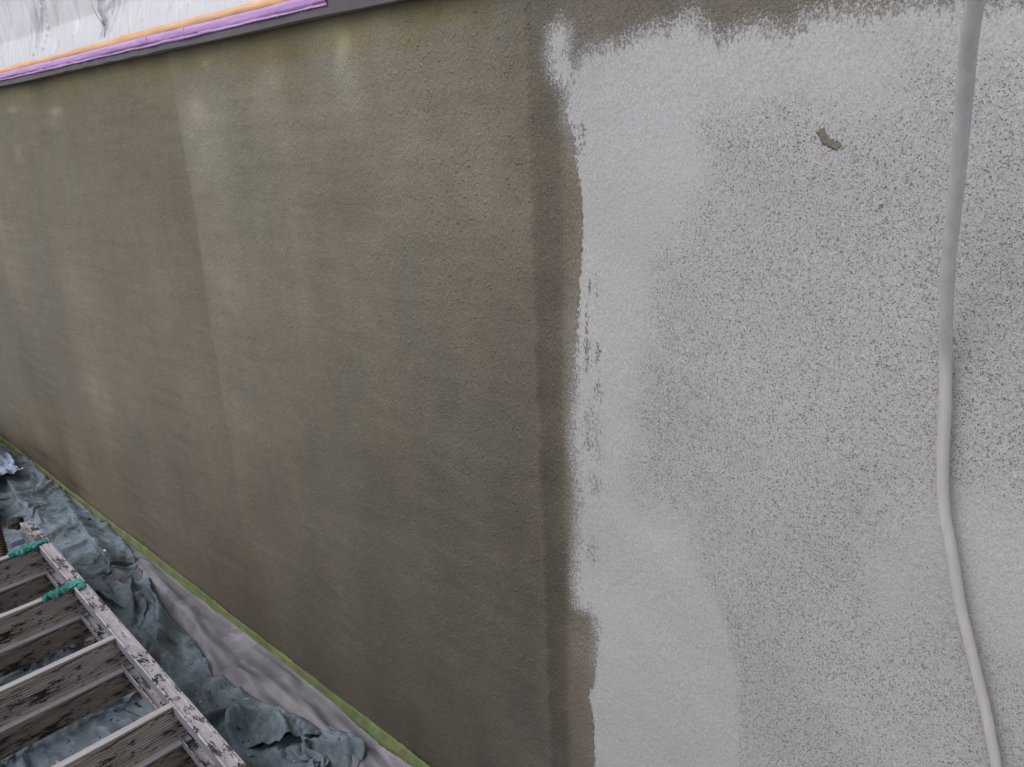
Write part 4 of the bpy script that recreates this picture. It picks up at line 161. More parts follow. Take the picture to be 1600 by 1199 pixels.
-17,-2,3,8,7,-1,-5,-3,-1,2,3,-1,-3,-3,0,4,5,5,4,3,4,5,4,2,2,0,4,2,2,0,-4,-7,-4,-6,2,6,5,3,1,-3,-5,-4,-9,-1,-3,-7,-5,-7,0,5,7,5,-1,-4,-1,4,7,5,-1,-4,-3,3,9,11,6,-2,-5,-8,-3,-4,-1,-4,-4,-5,-4,-2,-2,0,-1,1,-5,3,5,5,3,3,-5,-1,-2,0,2,1,-2,-1,-5,-5,-3,-4,-3,-4,-5,-2,2,3,2,-3,-6,-5,-2,1,-1,-4,-9,-9,-4,2,5,2,-2,-4,-3,0,7,1,0,-8,-3,6,9,4,8,3,1,-3,-3,-3,0,3,-4,-8,-11,-13,-5,1,4,2,3,-2,3,3,6,6,2,-1,0,4,9,8,4,1,0,7,9,7,3,-1,-1,0,0,-2,-2,-15,-17,-18,-13,-6,-10,-13,-13,-12,-9,-4,-3,-3,-2,-4,-4,-8,
-17,1,7,9,2,-2,-6,-3,0,4,2,0,-3,-4,1,5,4,5,4,4,5,5,5,3,3,1,0,3,1,3,-6,-3,-7,0,-2,1,2,4,1,-2,-5,-5,-3,-4,-4,-5,-11,-5,0,6,7,2,-2,-4,-1,6,7,5,-2,-5,-2,4,10,11,6,0,-3,-5,-5,-1,-5,-5,-3,-4,-4,-2,-2,0,2,-2,-5,2,4,6,4,4,-2,-7,-3,2,1,-3,0,-4,-3,-6,-4,-3,-4,-5,-4,-1,4,4,1,-3,-5,-4,-2,0,-2,-7,-9,-9,-4,0,2,1,-1,-1,4,5,3,1,-1,-3,-5,8,5,8,5,4,0,-1,-6,-2,-1,1,-3,-7,-12,-11,-3,-1,4,5,-2,1,1,5,5,4,1,-1,0,5,8,6,3,1,4,6,11,5,3,0,-1,0,1,-4,-4,-13,-21,-17,-10,-7,-10,-13,-12,-10,-7,-4,-3,-1,-2,-2,-5,-8,
-14,3,9,3,2,-3,-6,-2,2,3,3,-1,-2,-2,4,1,4,4,5,5,5,6,4,6,3,0,0,1,5,-1,-2,-7,1,-6,-4,0,1,4,1,-2,-5,-4,-1,-4,-7,-7,-8,-8,2,7,6,1,-3,-4,1,6,7,3,-3,-4,-2,5,10,9,7,1,0,-3,-2,-4,-3,-7,-3,-3,-4,-3,-1,0,2,-4,1,-1,0,4,5,6,-1,-4,-6,-3,1,2,-2,-5,-5,-5,-4,-3,-4,-7,-2,0,4,4,1,-3,-3,-3,-2,-1,-5,-8,-9,-7,-4,-1,-1,-1,-1,2,5,6,5,0,-1,-3,2,6,3,7,7,5,1,-4,-3,-5,-2,-1,-3,-8,-11,-10,0,0,3,2,0,0,2,5,5,3,1,-2,0,5,6,5,2,4,5,8,9,4,2,2,3,-1,1,-2,-3,-21,-22,-16,-8,-7,-11,-12,-11,-9,-6,-4,-4,-1,0,-2,-3,-8,
-11,5,2,3,-1,-2,-5,0,2,4,1,0,-1,4,1,0,3,5,7,7,5,6,3,5,0,1,1,3,-1,-2,-1,-2,-1,-4,-6,-1,1,3,0,-1,-4,-2,-2,-7,-6,-12,-7,-5,3,5,6,0,-3,-1,2,6,6,1,-2,-4,0,5,7,8,5,4,1,1,-2,-3,-4,-5,-4,-2,-3,-4,-2,2,1,1,-5,-3,-2,4,6,5,0,-3,-3,-2,-2,-1,-4,-3,-4,-4,-5,-2,-5,-5,-4,1,3,3,0,-2,-1,-1,-1,-4,-7,-9,-8,-5,-3,-3,-4,-2,0,4,6,7,3,-1,-1,3,2,2,4,6,7,5,4,-1,-6,-2,-6,-2,-5,-8,-10,-9,0,3,2,0,-1,1,3,5,5,3,0,0,0,4,3,3,3,5,8,8,8,3,0,5,4,4,0,-5,-6,-24,-17,-17,-7,-8,-12,-12,-9,-7,-5,-5,-5,-3,0,1,-3,-7,
-7,0,1,0,-2,-3,-2,4,1,0,1,1,4,3,3,3,2,4,7,6,6,5,2,1,2,3,3,-3,-3,-3,-1,0,0,-2,-5,-1,0,3,-1,-1,-3,-2,-2,-6,-10,-13,-8,-3,2,5,4,-1,1,2,4,4,4,0,-2,-1,1,5,5,4,4,4,4,2,-1,-3,-2,-4,-3,-2,-4,-3,0,2,3,-3,-2,-7,1,-1,3,3,1,-2,-2,-2,-1,1,-2,-5,-5,-3,-1,-2,-5,-10,3,-3,2,-1,-1,0,2,1,-2,-7,-10,-8,-7,-3,-3,-4,-5,-4,1,4,6,5,2,0,4,-1,2,4,2,7,5,7,4,1,-2,-5,-4,-6,-6,-8,-9,-7,-1,3,0,1,-1,2,4,4,5,2,2,3,0,1,2,2,4,7,9,9,5,-1,1,5,6,5,0,-3,-13,-21,-17,-12,-8,-10,-13,-11,-8,-4,-7,-3,-7,-4,-2,-1,0,-4,
-3,-5,-3,-2,-4,-1,4,1,-2,0,-1,4,5,5,4,1,2,4,7,9,6,3,2,2,2,2,1,-4,-6,-5,-1,1,1,0,0,-1,-1,-1,-1,0,0,0,-5,-7,-11,-12,-10,-3,1,3,2,0,2,5,7,2,2,0,-1,1,3,4,3,1,3,5,5,3,-1,-2,-4,-2,-2,-2,-4,-3,0,3,4,1,-5,-3,-5,0,3,-1,2,0,1,-4,-2,-5,-1,-2,-3,-4,-1,-2,-4,-1,-1,1,-3,-4,-2,1,3,2,-4,-10,-11,-10,-4,-2,-2,-6,-6,-4,1,6,9,4,1,-3,2,1,2,3,4,3,5,7,5,3,1,-3,-6,-5,-9,-8,-9,-6,0,2,0,-1,1,3,3,4,3,3,3,4,3,-1,1,1,5,9,10,8,3,-4,1,6,7,4,0,-4,-13,-21,-12,-12,-10,-11,-12,-11,-5,-5,-5,-3,-7,-7,-3,-2,-1,-3,
-8,-3,-4,-8,-4,2,1,1,0,-2,-1,5,6,7,3,1,0,5,8,9,6,3,0,1,3,3,0,-4,-8,-7,-3,1,2,3,3,-2,-2,-2,0,1,1,1,-4,-10,-12,-12,-9,-2,-1,-1,0,0,5,8,8,1,0,-1,0,4,5,3,1,0,2,6,5,3,-1,-3,-3,-1,-2,-3,-4,-3,0,4,5,2,-2,-5,-4,-2,-1,1,6,0,-3,-5,-4,-3,-3,-1,-2,-3,-2,-1,-2,2,3,-2,-1,-6,-5,2,6,1,-6,-12,-15,-9,-4,-1,-3,-5,-7,-3,2,7,7,5,0,-3,0,4,3,2,2,2,4,5,5,6,2,-1,-5,-7,-9,-9,-7,-5,0,1,-1,0,2,3,3,2,2,2,4,7,3,-1,-1,2,7,11,11,6,0,-4,0,6,7,3,-2,-3,-15,-16,-10,-9,-14,-11,-12,-9,-4,-5,0,-7,-5,-8,-7,-4,-2,-2,
-8,-5,-4,-10,-3,2,3,1,-2,-2,0,6,7,7,2,-1,0,6,7,9,5,1,-1,2,3,4,2,-5,-7,-10,-5,0,4,6,3,0,-2,-3,-3,1,2,0,-3,-11,-9,-11,-9,-3,-2,-3,-4,1,11,8,6,0,-2,-1,1,6,6,2,0,0,3,5,6,2,-1,-3,-2,-1,-2,-3,-6,-3,0,4,5,3,0,-3,-5,-2,-2,1,2,0,-3,-5,-4,-3,0,-3,0,-2,-4,-1,2,7,1,2,-5,-5,-4,0,5,3,-9,-15,-14,-10,-4,-2,-4,-4,-8,-2,4,7,6,4,1,-1,0,3,3,3,1,0,1,3,5,5,5,0,-3,-8,-9,-9,-7,-4,1,1,-1,1,3,3,1,2,0,2,5,6,3,0,-1,3,8,11,9,6,0,-3,1,6,5,1,-2,-4,-14,-13,-8,-7,-15,-15,-10,-7,-5,0,-3,-5,-6,-7,-9,-7,-3,-2,
-10,-6,-4,-10,-3,0,4,2,3,-1,0,7,8,6,-1,-4,7,-2,9,6,3,0,-2,1,4,5,2,-2,-8,-8,-8,0,5,5,3,1,-2,-4,-3,1,1,0,-4,-10,-10,-8,-4,-4,-4,-6,-5,2,12,9,4,0,-3,-1,3,6,5,1,-1,1,3,6,5,2,-1,-2,-1,0,-3,-5,-5,-4,-1,4,4,3,1,-1,-2,-3,-2,0,0,-1,-3,-4,-4,-1,0,1,-3,-3,-4,0,5,7,6,1,-7,-6,-1,1,3,1,-7,-17,-16,-6,-7,-4,-5,-7,-5,-2,5,6,6,3,1,3,2,2,1,4,-1,2,-4,1,3,5,5,3,-3,-7,-10,-9,-6,-4,2,0,0,2,4,3,3,0,-1,1,5,5,2,0,0,4,8,10,8,4,1,0,3,5,3,0,-4,-3,-9,-9,-8,-9,-15,-19,-9,-7,-2,-2,-1,-3,-4,-8,-10,-8,-5,-2,
-11,-5,-5,-9,-2,3,5,2,-1,-2,2,8,8,3,1,4,-3,0,5,6,-1,-2,-2,1,4,5,3,-1,-5,-8,-5,-1,2,5,4,1,-2,-2,-2,0,0,-3,-5,-10,-9,-5,-3,0,-7,-5,-4,0,10,8,4,1,-2,-2,2,5,3,0,-1,2,5,5,3,2,0,0,0,0,-3,-5,-6,-4,0,2,2,2,2,1,-1,-2,-2,-2,-1,-1,-3,-3,-2,1,1,1,-3,1,-8,1,5,8,6,1,-7,-6,0,3,1,-2,-7,-13,-16,-8,-2,-10,-8,-7,-4,-1,5,3,5,3,4,2,3,3,1,4,3,1,-3,-6,1,3,6,4,-2,-6,-10,-9,-6,-4,0,1,1,3,5,4,2,0,0,1,3,3,2,-1,2,4,7,7,5,3,4,3,5,4,1,-2,-3,0,-4,-8,-6,-12,-15,-18,-12,-6,-3,-3,-2,-1,-1,-8,-9,-9,-5,-3,
-12,-1,-7,-8,0,0,6,0,0,6,5,5,7,2,-1,-2,-2,5,2,0,-2,-3,-2,0,4,3,3,1,-3,-5,-5,-1,2,5,5,2,-2,-2,-1,0,0,-4,-8,-10,-9,-4,-1,0,-6,-6,-3,2,5,9,3,2,-1,-1,1,2,1,0,-2,4,5,4,1,3,0,2,2,0,-4,-5,-5,-2,-1,1,0,0,2,2,0,-1,-2,-3,-3,-1,-3,-1,1,1,3,0,1,-1,-3,-1,5,6,7,-1,-5,-6,0,2,-1,-2,-10,-12,-10,-9,-3,-8,-10,-9,-2,-1,4,1,3,5,2,5,1,1,5,3,4,1,-2,-4,-2,2,4,4,0,-6,-9,-9,-8,-5,-1,1,2,3,5,4,3,1,1,2,2,0,-1,0,4,5,4,4,2,2,6,6,7,4,-1,-3,-2,2,2,-7,-8,-13,-15,-16,-14,-4,-6,-5,4,-2,-3,-5,-9,-9,-5,-4,
-10,1,-5,-5,-4,4,-2,1,3,3,7,7,4,0,-2,-1,0,2,2,-3,-4,-3,-1,0,2,3,1,2,0,-3,-3,-2,2,5,4,3,1,-1,0,1,-1,-5,-10,-10,-8,-4,-1,-3,-5,-5,-3,2,4,6,5,3,2,0,0,-1,-1,0,-2,4,4,2,2,1,3,4,2,-2,-4,-5,-2,0,0,-2,-2,-1,1,3,1,0,-3,-4,-3,-3,-2,0,1,6,1,6,1,-2,-2,4,6,6,2,-3,-7,-4,2,-1,-2,-8,-9,-9,-8,-4,-9,-9,-9,-7,-1,0,2,0,2,4,6,2,1,0,0,5,4,2,-1,-4,-2,1,4,5,1,-5,-9,-10,-6,-7,0,-1,0,2,4,5,4,3,2,2,0,-2,-2,1,6,6,2,-1,-1,2,8,9,7,2,-2,-3,0,3,4,-2,-10,-13,-15,-13,-13,-5,-7,-2,-3,-1,-1,-5,-7,-8,-7,-5,
-9,-1,-3,1,2,-5,-5,0,2,5,8,8,2,-2,-4,1,2,2,-2,-4,-5,-2,-1,1,1,0,2,1,1,0,-2,-1,1,3,5,3,3,2,1,0,-1,-6,-10,-11,-8,-5,-2,-4,-4,-4,-1,-1,5,3,4,5,5,2,-2,-3,-3,0,3,1,4,0,-2,1,6,4,2,-3,-5,-4,0,2,1,-2,-4,-3,0,3,2,0,-2,-4,-4,-3,-3,-1,4,6,8,3,0,0,1,4,5,6,-1,-3,-1,-4,-2,1,-8,-9,-10,-8,-3,-6,-9,-10,-8,-5,0,2,-1,-1,5,5,3,2,-2,-1,-1,3,7,6,0,-4,-6,2,4,3,1,-5,-8,-8,-7,-7,-3,-1,-1,2,2,4,5,5,4,1,-2,-4,-3,3,8,6,1,-3,-3,2,10,9,7,1,-4,-3,1,5,5,-1,-11,-13,-12,-11,-9,-5,-6,-7,-4,-2,-2,-2,-6,-8,-8,-7],
[4,27,-11,-16,1,-1,0,0,0,2,-2,0,14,-14,15,-13,-2,3,11,-5,-8,0,7,7,-14,0,6,10,1,-10,5,-13,2,-1,1,0,0,0,-1,-1,0,0,0,0,0,0,0,0,0,1,2,1,-3,-1,0,7,-7,0,0,0,4,-4,2,21,-22,6,9,-9,-7,0,0,0,0,1,-1,0,3,-2,11,-10,-2,0,0,0,0,0,-1,1,0,0,0,1,1,1,2,5,10,-13,-5,25,-7,-8,-14,9,19,-13,-4,-4,-5,2,2,-4,2,0,-1,-1,0,0,0,0,0,0,0,1,1,-1,0,-1,1,10,-7,7,-10,0,0,-1,2,2,2,-2,1,-1,-3,-1,2,1,-1,5,-7,16,-14,1,-3,0,0,6,4,14,-5,-4,-4,-4,-2,-1,1,2,14,11,15,10,-43,-16,17,27,-8,-19,-13,-1,20,-2,-12,-3,0,4,6,8,7,8,
6,18,-23,9,-1,-3,-6,3,1,-1,0,-2,9,-10,18,-1,-5,-10,-1,12,-1,-1,-2,-9,15,5,5,0,-5,-10,-9,7,3,3,-1,-2,-3,-4,4,2,-2,-3,-3,0,4,10,-11,0,-5,2,2,7,3,-8,0,-3,6,4,0,-4,-9,6,15,-3,3,10,-24,-7,7,-3,-4,4,1,-4,2,-2,11,7,-14,1,2,1,-2,-2,-5,4,4,3,2,0,-1,-8,3,2,2,4,6,11,-33,18,3,-7,-13,3,20,3,-13,-7,-2,-1,-2,5,-3,-2,8,1,1,0,-6,-5,3,-1,0,6,6,-1,-1,-3,-1,-3,10,-7,2,-7,0,6,2,-1,-8,6,1,2,0,-9,-2,0,3,-3,14,6,-6,-13,1,1,0,4,8,-6,-7,-1,9,-9,2,5,-6,8,-9,13,13,35,-35,-28,8,35,4,-16,-14,-14,3,11,1,-3,-13,2,6,8,13,13,
19,-21,9,3,-12,-1,3,-6,0,4,-3,4,-5,9,-4,11,1,-2,-3,-8,7,-5,-5,5,-3,11,-2,5,-4,-11,8,4,-1,-11,4,2,5,2,-10,4,-1,-5,-1,8,9,7,-4,-17,3,-8,5,5,-4,11,-6,-1,2,9,2,-6,-12,10,15,16,0,-21,-24,3,8,-10,-1,7,-6,-2,8,-6,11,3,-15,0,3,5,-5,-2,4,-1,-1,0,0,5,-4,7,3,3,3,4,4,3,-33,2,13,1,-15,0,21,4,-7,-9,-5,-1,2,5,-10,0,1,11,-1,-5,6,-10,4,-4,3,9,-5,-9,3,3,1,0,-1,7,0,-5,6,-1,-3,-9,11,-4,-2,6,-8,8,-6,-3,-2,1,0,11,-6,-7,0,2,2,3,0,-3,-4,11,-10,7,2,1,-10,11,-9,-2,22,33,-16,-22,-11,37,9,-11,-12,-16,-15,0,13,7,-12,6,8,1,18,10,
-4,-19,13,4,-6,-12,3,2,0,-6,3,-2,0,3,-1,7,-2,-1,-5,-2,2,5,-6,0,1,1,4,-3,-2,11,-1,-11,-1,1,19,-2,-1,-8,8,-12,-2,-1,1,3,4,18,2,-12,-18,7,-7,1,8,-3,13,-7,8,7,1,-14,-3,14,17,-7,3,-24,-11,14,-12,-4,2,7,-7,-2,11,-7,10,-4,-11,11,-1,-5,1,0,1,1,0,-2,-3,-1,0,-1,1,1,4,6,7,9,-31,2,14,-6,-9,-1,21,3,-8,-6,-2,-1,1,7,10,2,-7,-11,-7,3,10,-11,6,-6,9,3,-12,8,-9,-1,1,1,1,2,9,3,-7,-3,-3,-1,2,12,0,-17,0,1,10,-4,-3,-2,-1,3,-2,3,3,1,-1,-1,1,-1,-7,6,7,-13,1,0,13,0,-13,10,3,32,-30,-13,7,33,14,-8,-7,-16,-13,-9,-2,17,-5,9,-6,17,11,13,
-15,-3,4,12,-2,-7,-10,2,1,4,-5,0,0,-1,-1,1,0,-1,0,0,1,0,1,-1,1,2,2,1,5,-9,-3,2,11,-11,21,-17,-4,-3,4,12,-11,-2,2,-1,3,20,5,-18,-13,6,-4,4,-3,6,-5,15,-2,11,3,-17,7,16,-6,9,-12,-23,13,-12,-5,1,1,-1,9,1,-9,11,0,-14,13,-3,-9,2,0,-3,0,0,0,2,3,-2,2,4,1,1,-6,5,8,8,-28,2,14,-1,-11,-6,24,-2,-2,-1,-1,3,11,9,7,2,-4,-11,-10,-13,-9,11,-8,8,6,-9,9,2,-9,1,-6,3,3,-6,2,11,2,-8,1,2,-12,8,-8,3,13,-4,-12,0,2,-1,-1,1,0,1,2,0,-5,0,-1,10,-8,11,-5,-4,-1,2,13,-16,12,8,5,21,-39,10,-4,16,23,-8,-19,2,-2,-8,-9,-5,17,-11,13,13,16,10,
3,2,-7,10,1,-12,4,1,1,-1,-1,-2,-2,-1,1,0,0,1,1,-1,-2,-2,2,2,2,2,0,-1,3,-10,4,16,-18,14,5,-4,-13,8,-10,7,2,-10,4,1,-4,21,8,-19,-11,0,6,-4,6,-9,0,0,19,9,4,-17,17,-4,8,-4,-17,4,-11,-7,5,-2,-1,2,-5,0,2,12,-14,15,-6,-4,11,-3,1,2,-11,7,-1,-3,-7,9,-3,-1,5,-10,4,10,14,-6,-23,0,14,-2,-11,-2,23,4,3,3,3,3,4,5,5,2,-2,-7,-8,-12,-19,-7,9,1,-5,11,7,5,-4,-13,1,3,-7,7,-7,-1,13,3,0,-12,-10,0,13,10,-12,-3,-3,2,-6,1,1,-1,4,-5,0,-1,2,3,4,-9,11,-7,11,3,0,-7,11,-20,14,13,13,-11,-1,-14,14,7,0,-3,-16,-6,14,4,-4,-19,-3,12,13,14,7,12,
5,-6,-7,1,0,9,-10,-1,0,0,1,2,1,1,-1,-2,-1,0,-1,0,2,8,-2,0,0,5,2,-11,-3,5,16,-17,0,13,-10,10,-1,-12,-5,3,1,4,-6,5,-6,19,10,-8,-18,-4,0,6,-4,4,10,-1,-13,22,9,-18,2,14,2,-14,-11,3,-11,4,-2,-1,-1,0,5,-2,6,-8,7,15,-11,13,6,5,0,-4,-18,-8,2,-7,11,5,4,-12,-10,11,3,11,9,-7,-22,-5,15,9,1,-18,1,0,3,4,5,1,4,7,8,4,0,-11,-14,5,-4,-16,-4,1,0,0,5,10,6,2,-5,-11,6,6,-1,-12,-1,11,4,-3,-15,9,6,5,-14,7,-2,-2,-7,-4,3,-2,7,-8,0,3,8,5,1,-5,-12,11,-8,11,-4,12,3,-19,-5,12,14,-15,21,2,6,10,-29,-9,12,-19,2,9,9,-3,-8,9,13,5,7,10,
-2,-1,-2,-2,-5,12,1,-8,2,3,0,-3,-2,-3,-3,3,1,-3,1,1,10,5,2,-1,-5,1,1,1,-18,18,-8,9,4,-2,-16,2,5,-4,-7,0,8,-2,-4,4,-7,15,10,3,-10,-14,4,-8,6,10,-14,-1,11,-2,23,-2,-19,0,10,-13,-5,-3,5,-1,-4,0,0,4,-4,2,0,2,16,9,-1,-2,-13,20,11,0,-15,-16,-13,11,0,-7,16,0,-20,16,14,10,-2,-8,-14,-9,-3,16,11,-2,-6,-9,-9,-6,1,1,2,3,7,5,4,-12,-4,-1,12,-2,-13,8,2,-1,-9,-3,3,14,-11,9,4,-1,3,-4,-17,0,1,14,-8,-3,1,12,-13,5,8,-3,-4,-9,2,-3,9,-8,1,6,8,-5,6,1,-9,-8,10,-10,14,-7,15,4,-17,-1,-1,6,6,23,11,-20,-1,-23,-1,11,-14,-3,5,19,10,7,5,-3,12,10,
-13,3,0,0,-1,2,15,3,-1,-2,-4,-5,-2,0,2,-8,-1,4,-1,6,-2,11,7,1,-1,0,0,0,-8,-15,18,5,6,-17,-7,-4,-1,0,1,8,1,-11,2,2,2,-4,6,13,0,-7,-14,2,12,-13,4,8,-13,0,18,11,-11,-13,-5,13,1,-7,-2,-4,6,1,0,0,-3,-3,1,8,1,12,-2,-10,-4,12,21,3,-26,-12,2,3,-12,17,5,0,-5,-10,23,17,-4,-14,-11,-14,6,1,17,6,-3,-1,-7,-7,-12,-3,9,-5,-3,-2,0,7,7,-11,0,13,1,-10,-2,3,9,-1,-12,-2,14,5,-1,-3,-5,4,-14,7,-1,-8,15,6,1,-15,-7,9,7,0,-1,-12,-4,1,10,-7,2,11,-5,-1,2,7,-12,-7,8,2,-7,15,-11,26,-10,10,0,0,-11,27,-21,-14,14,0,-10,5,8,-8,-7,5,22,8,0,-1,11,8,
11,5,4,-1,-1,-11,0,11,-7,-3,-1,0,-1,-2,-1,8,-8,-2,2,1,1,2,9,-5,1,1,2,8,-3,-4,-13,11,10,15,-8,-8,-10,7,1,-2,-6,-12,8,-2,-3,5,-2,3,8,-14,-1,8,-1,-8,13,-8,8,-12,6,18,1,-7,-15,-4,19,2,0,-2,-12,-3,-3,-1,0,2,1,0,-1,11,-8,0,1,9,20,6,-26,-10,-1,7,-12,17,-11,1,13,-4,7,25,-6,-20,-14,-6,9,-3,8,10,10,-16,-1,-7,5,-2,-9,12,-1,-2,0,2,0,-4,-13,4,13,2,-6,5,-4,6,-5,-11,-1,13,-10,-3,6,7,-12,-4,3,5,-9,11,15,-3,-17,-4,1,12,4,-3,-14,-2,11,-6,12,-2,-6,2,3,8,-14,-5,-2,10,-10,17,-8,9,19,2,1,-9,13,-9,-26,-4,7,24,9,4,0,-6,-6,-7,0,9,12,8,2,-1,
23,2,-2,-5,-3,-5,-14,-3,12,1,0,1,1,-3,-9,-5,8,-5,-3,0,7,0,-7,0,1,3,4,7,-9,-6,-1,16,11,1,19,-16,0,-2,-9,-14,-5,9,-4,0,2,-6,5,4,-2,-9,5,-2,-1,1,8,-11,3,16,-13,3,12,3,-6,-17,2,6,7,-3,10,-5,-5,-4,-3,-4,1,0,4,-7,3,0,1,6,12,16,-25,-4,-8,11,-11,16,-11,-1,18,9,-4,20,-9,-23,4,-2,-6,9,3,9,-14,-9,0,-1,1,8,-2,-12,1,3,2,-2,-3,-3,6,-4,4,9,8,0,-2,-2,0,-2,-16,-3,11,1,-10,4,7,-11,12,-10,3,-3,11,11,-13,2,-3,-10,0,13,0,-12,-4,16,-6,-5,2,4,4,8,-11,3,0,-11,6,-7,17,6,-8,12,4,3,-8,-17,11,-12,3,10,15,-5,3,14,3,-5,-18,-4,10,15,0,4,
2,-1,-4,-8,-6,5,-4,-14,-1,9,1,0,-7,8,3,-5,-8,4,-3,-4,1,6,0,0,-5,-1,2,4,-5,-1,6,-3,10,11,20,3,-8,-10,-16,-6,2,-2,6,1,-7,1,-8,5,-4,-2,0,2,2,0,1,8,-3,11,-8,-12,3,15,1,-4,-5,-11,1,5,12,-7,-4,-2,-2,1,-1,0,3,2,0,-2,-3,10,6,15,-23,-2,-9,12,-11,16,-10,-1,8,22,8,2,-15,-6,-15,17,4,2,-2,-11,5,-17,0,0,7,-11,-4,0,5,6,-3,-2,-5,6,-3,1,8,2,-7,-3,1,2,2,14,-9,-15,2,6,6,-12,-1,2,12,-2,-13,8,-3,10,6,-12,1,7,-18,3,14,0,-15,1,9,-10,9,6,5,3,-4,-5,-8,10,-11,-3,-3,9,14,-15,3,2,-3,12,-10,18,1,-10,2,7,-8,8,13,5,-9,-16,11,4,7,3,
-17,10,-9,-8,-3,1,8,-2,-14,0,-1,0,9,-8,4,9,-4,-8,6,-1,-6,0,4,1,-4,-1,0,1,0,1,-2,-2,11,12,12,11,-13,-8,-9,-3,-3,1,4,6,0,-6,-13,3,0,2,2,2,4,3,3,0,1,-9,-10,14,-11,-4,1,0,-1,2,7,-7,7,-4,2,0,-2,0,-2,-2,-1,1,-1,1,2,4,8,15,-21,-9,0,10,-10,16,3,-7,0,10,16,-5,0,-5,-21,1,12,-1,2,4,-14,11,-2,-4,-16,1,10,3,1,-4,-9,3,-5,4,-2,5,-7,-1,3,2,1,4,14,3,-19,-5,-3,8,7,1,-14,7,4,4,-16,-3,2,2,6,14,-1,-15,13,-6,-12,14,1,-14,-2,0,0,1,10,1,-7,-4,0,9,11,0,-3,-13,-1,17,1,1,0,-12,20,3,0,-2,-3,-18,0,7,8,13,-16,-4,8,7,5,4,
0,-5,10,0,-15,-3,-3,2,11,0,-3,-5,4,-11,5,1,11,-6,-10,8,-2,-5,-1,5,2,-7,0,2,6,4,1,-4,-8,14,10,15,-10,-3,-7,-9,-5,-2,3,10,-4,0,-14,-1,6,1,0,-1,1,1,3,2,-3,-7,15,9,-5,-10,-7,6,4,2,-5,-3,-2,0,-4,-1,1,3,-1,2,2,1,2,1,0,-2,12,6,-13,-15,11,-6,-4,12,3,12,5,-15,5,3,0,2,-6,-20,3,1,3,3,-5,18,-8,-16,3,11,-2,-3,3,-13,0,1,4,-3,1,-2,6,2,1,1,-3,17,9,-6,-22,0,-2,-4,11,6,-4,-14,5,14,-1,-13,2,4,6,6,-12,11,-1,-19,4,-4,13,1,-7,6,-1,-2,-11,0,1,4,-1,-3,5,12,-7,10,-2,-15,3,2,0,22,-6,-9,-1,-1,2,-14,2,14,9,3,-16,2,7,7,-3,13,
10,-16,0,13,0,-3,-9,-5,-2,0,7,-1,-9,-3,5,-2,15,-5,-1,-10,6,-1,-5,-2,7,2,-6,0,6,11,6,-14,-12,9,15,12,-5,-6,-9,-10,0,-4,-1,14,4,-7,-12,-1,1,5,1,2,1,0,-1,-2,-4,12,9,8,-2,-5,-9,-8,9,-2,-5,1,-3,1,3,1,-2,-7,2,-2,-2,0,1,1,8,5,4,0,-6,-14,7,10,-10,-2,5,10,11,-4,-14,1,5,-2,5,-5,-9,-3,0,-1,13,7,-22,7,5,-10,1,7,-12,10,-2,-2,-4,1,-1,3,-2,0,-2,-1,19,12,5,-9,-23,4,-5,5,-8,14,-11,-2,0,2,13,-2,-15,1,2,2,16,3,-1,-19,7,-6,-3,2,12,-9,2,-2,6,0,0,0,-2,-3,-5,2,10,-6,11,6,-12,1,14,-9,-9,9,1,-12,-7,8,-6,12,8,-1,-16,5,11,-9,11,24,
12,-17,-14,0,12,7,-2,-4,-4,-4,-13,-1,1,9,-9,-1,13,7,-2,-7,-8,3,-1,-4,-1,7,1,-3,1,13,8,-14,-13,8,14,-4,-3,-4,-6,2,-6,1,5,-3,15,-8,-10,-3,4,2,0,-2,-2,0,2,1,3,1,5,14,-2,-8,3,-3,-11,5,-4,8,-8,-2,-1,5,-6,7,-7,1,-2,6,-4,-2,-1,7,-2,0,3,-7,13,6,-4,-7,-1,12,4,8,-3,-18,-3,0,-1,19,-4,-5,4,-4,12,-20,2,5,-15,1,10,-11,4,13,-12,-1,-1,-2,1,-1,3,0,0,0,0,17,8,-5,-23,10,-11,-1,11,-10,8,12,-1,-14,-5,12,-6,3,4,-1,-8,10,-4,3,-13,12,0,-12,-2,10,-7,-2,1,0,1,5,-3,-1,2,0,-4,10,-5,4,17,2,-12,-11,10,2,-11,-3,7,-5,-5,5,9,3,-16,13,-9,2,22,34,
-2,3,-11,-14,-8,12,-5,2,-1,-3,-10,2,8,-5,7,-14,0,13,-4,4,-4,-7,1,-1,-1,-1,3,2,1,5,11,-10,-13,-2,9,12,-14,0,2,-3,-1,6,-1,-2,15,-1,-16,-4,0,2,-1,1,0,-1,0,1,0,-1,10,6,-7,-3,-3,-2,0,1,5,10,-15,0,-2,1,7,-3,9,1,0,-10,4,0,-3,-7,0,0,0,11,1,-2,8,-2,-8,0,9,-2,13,-5,-16,-5,8,1,15,7,2,1,-21,7,-4,-16,0,0,7,-8,15,10,-16,-5,-4,3,-2,4,-5,-1,0,1,4,1,13,3,-22,14,-11,8,-11,10,16,0,-8,-2,-14,-1,17,-8,-2,10,-5,-3,-5,8,-13,1,12,1,-12,-2,9,-6,3,2,-6,-2,0,4,-3,1,3,-5,9,1,-3,17,0,-20,-4,1,15,-1,-6,-5,-3,4,13,-1,-14,5,-7,11,29,37,
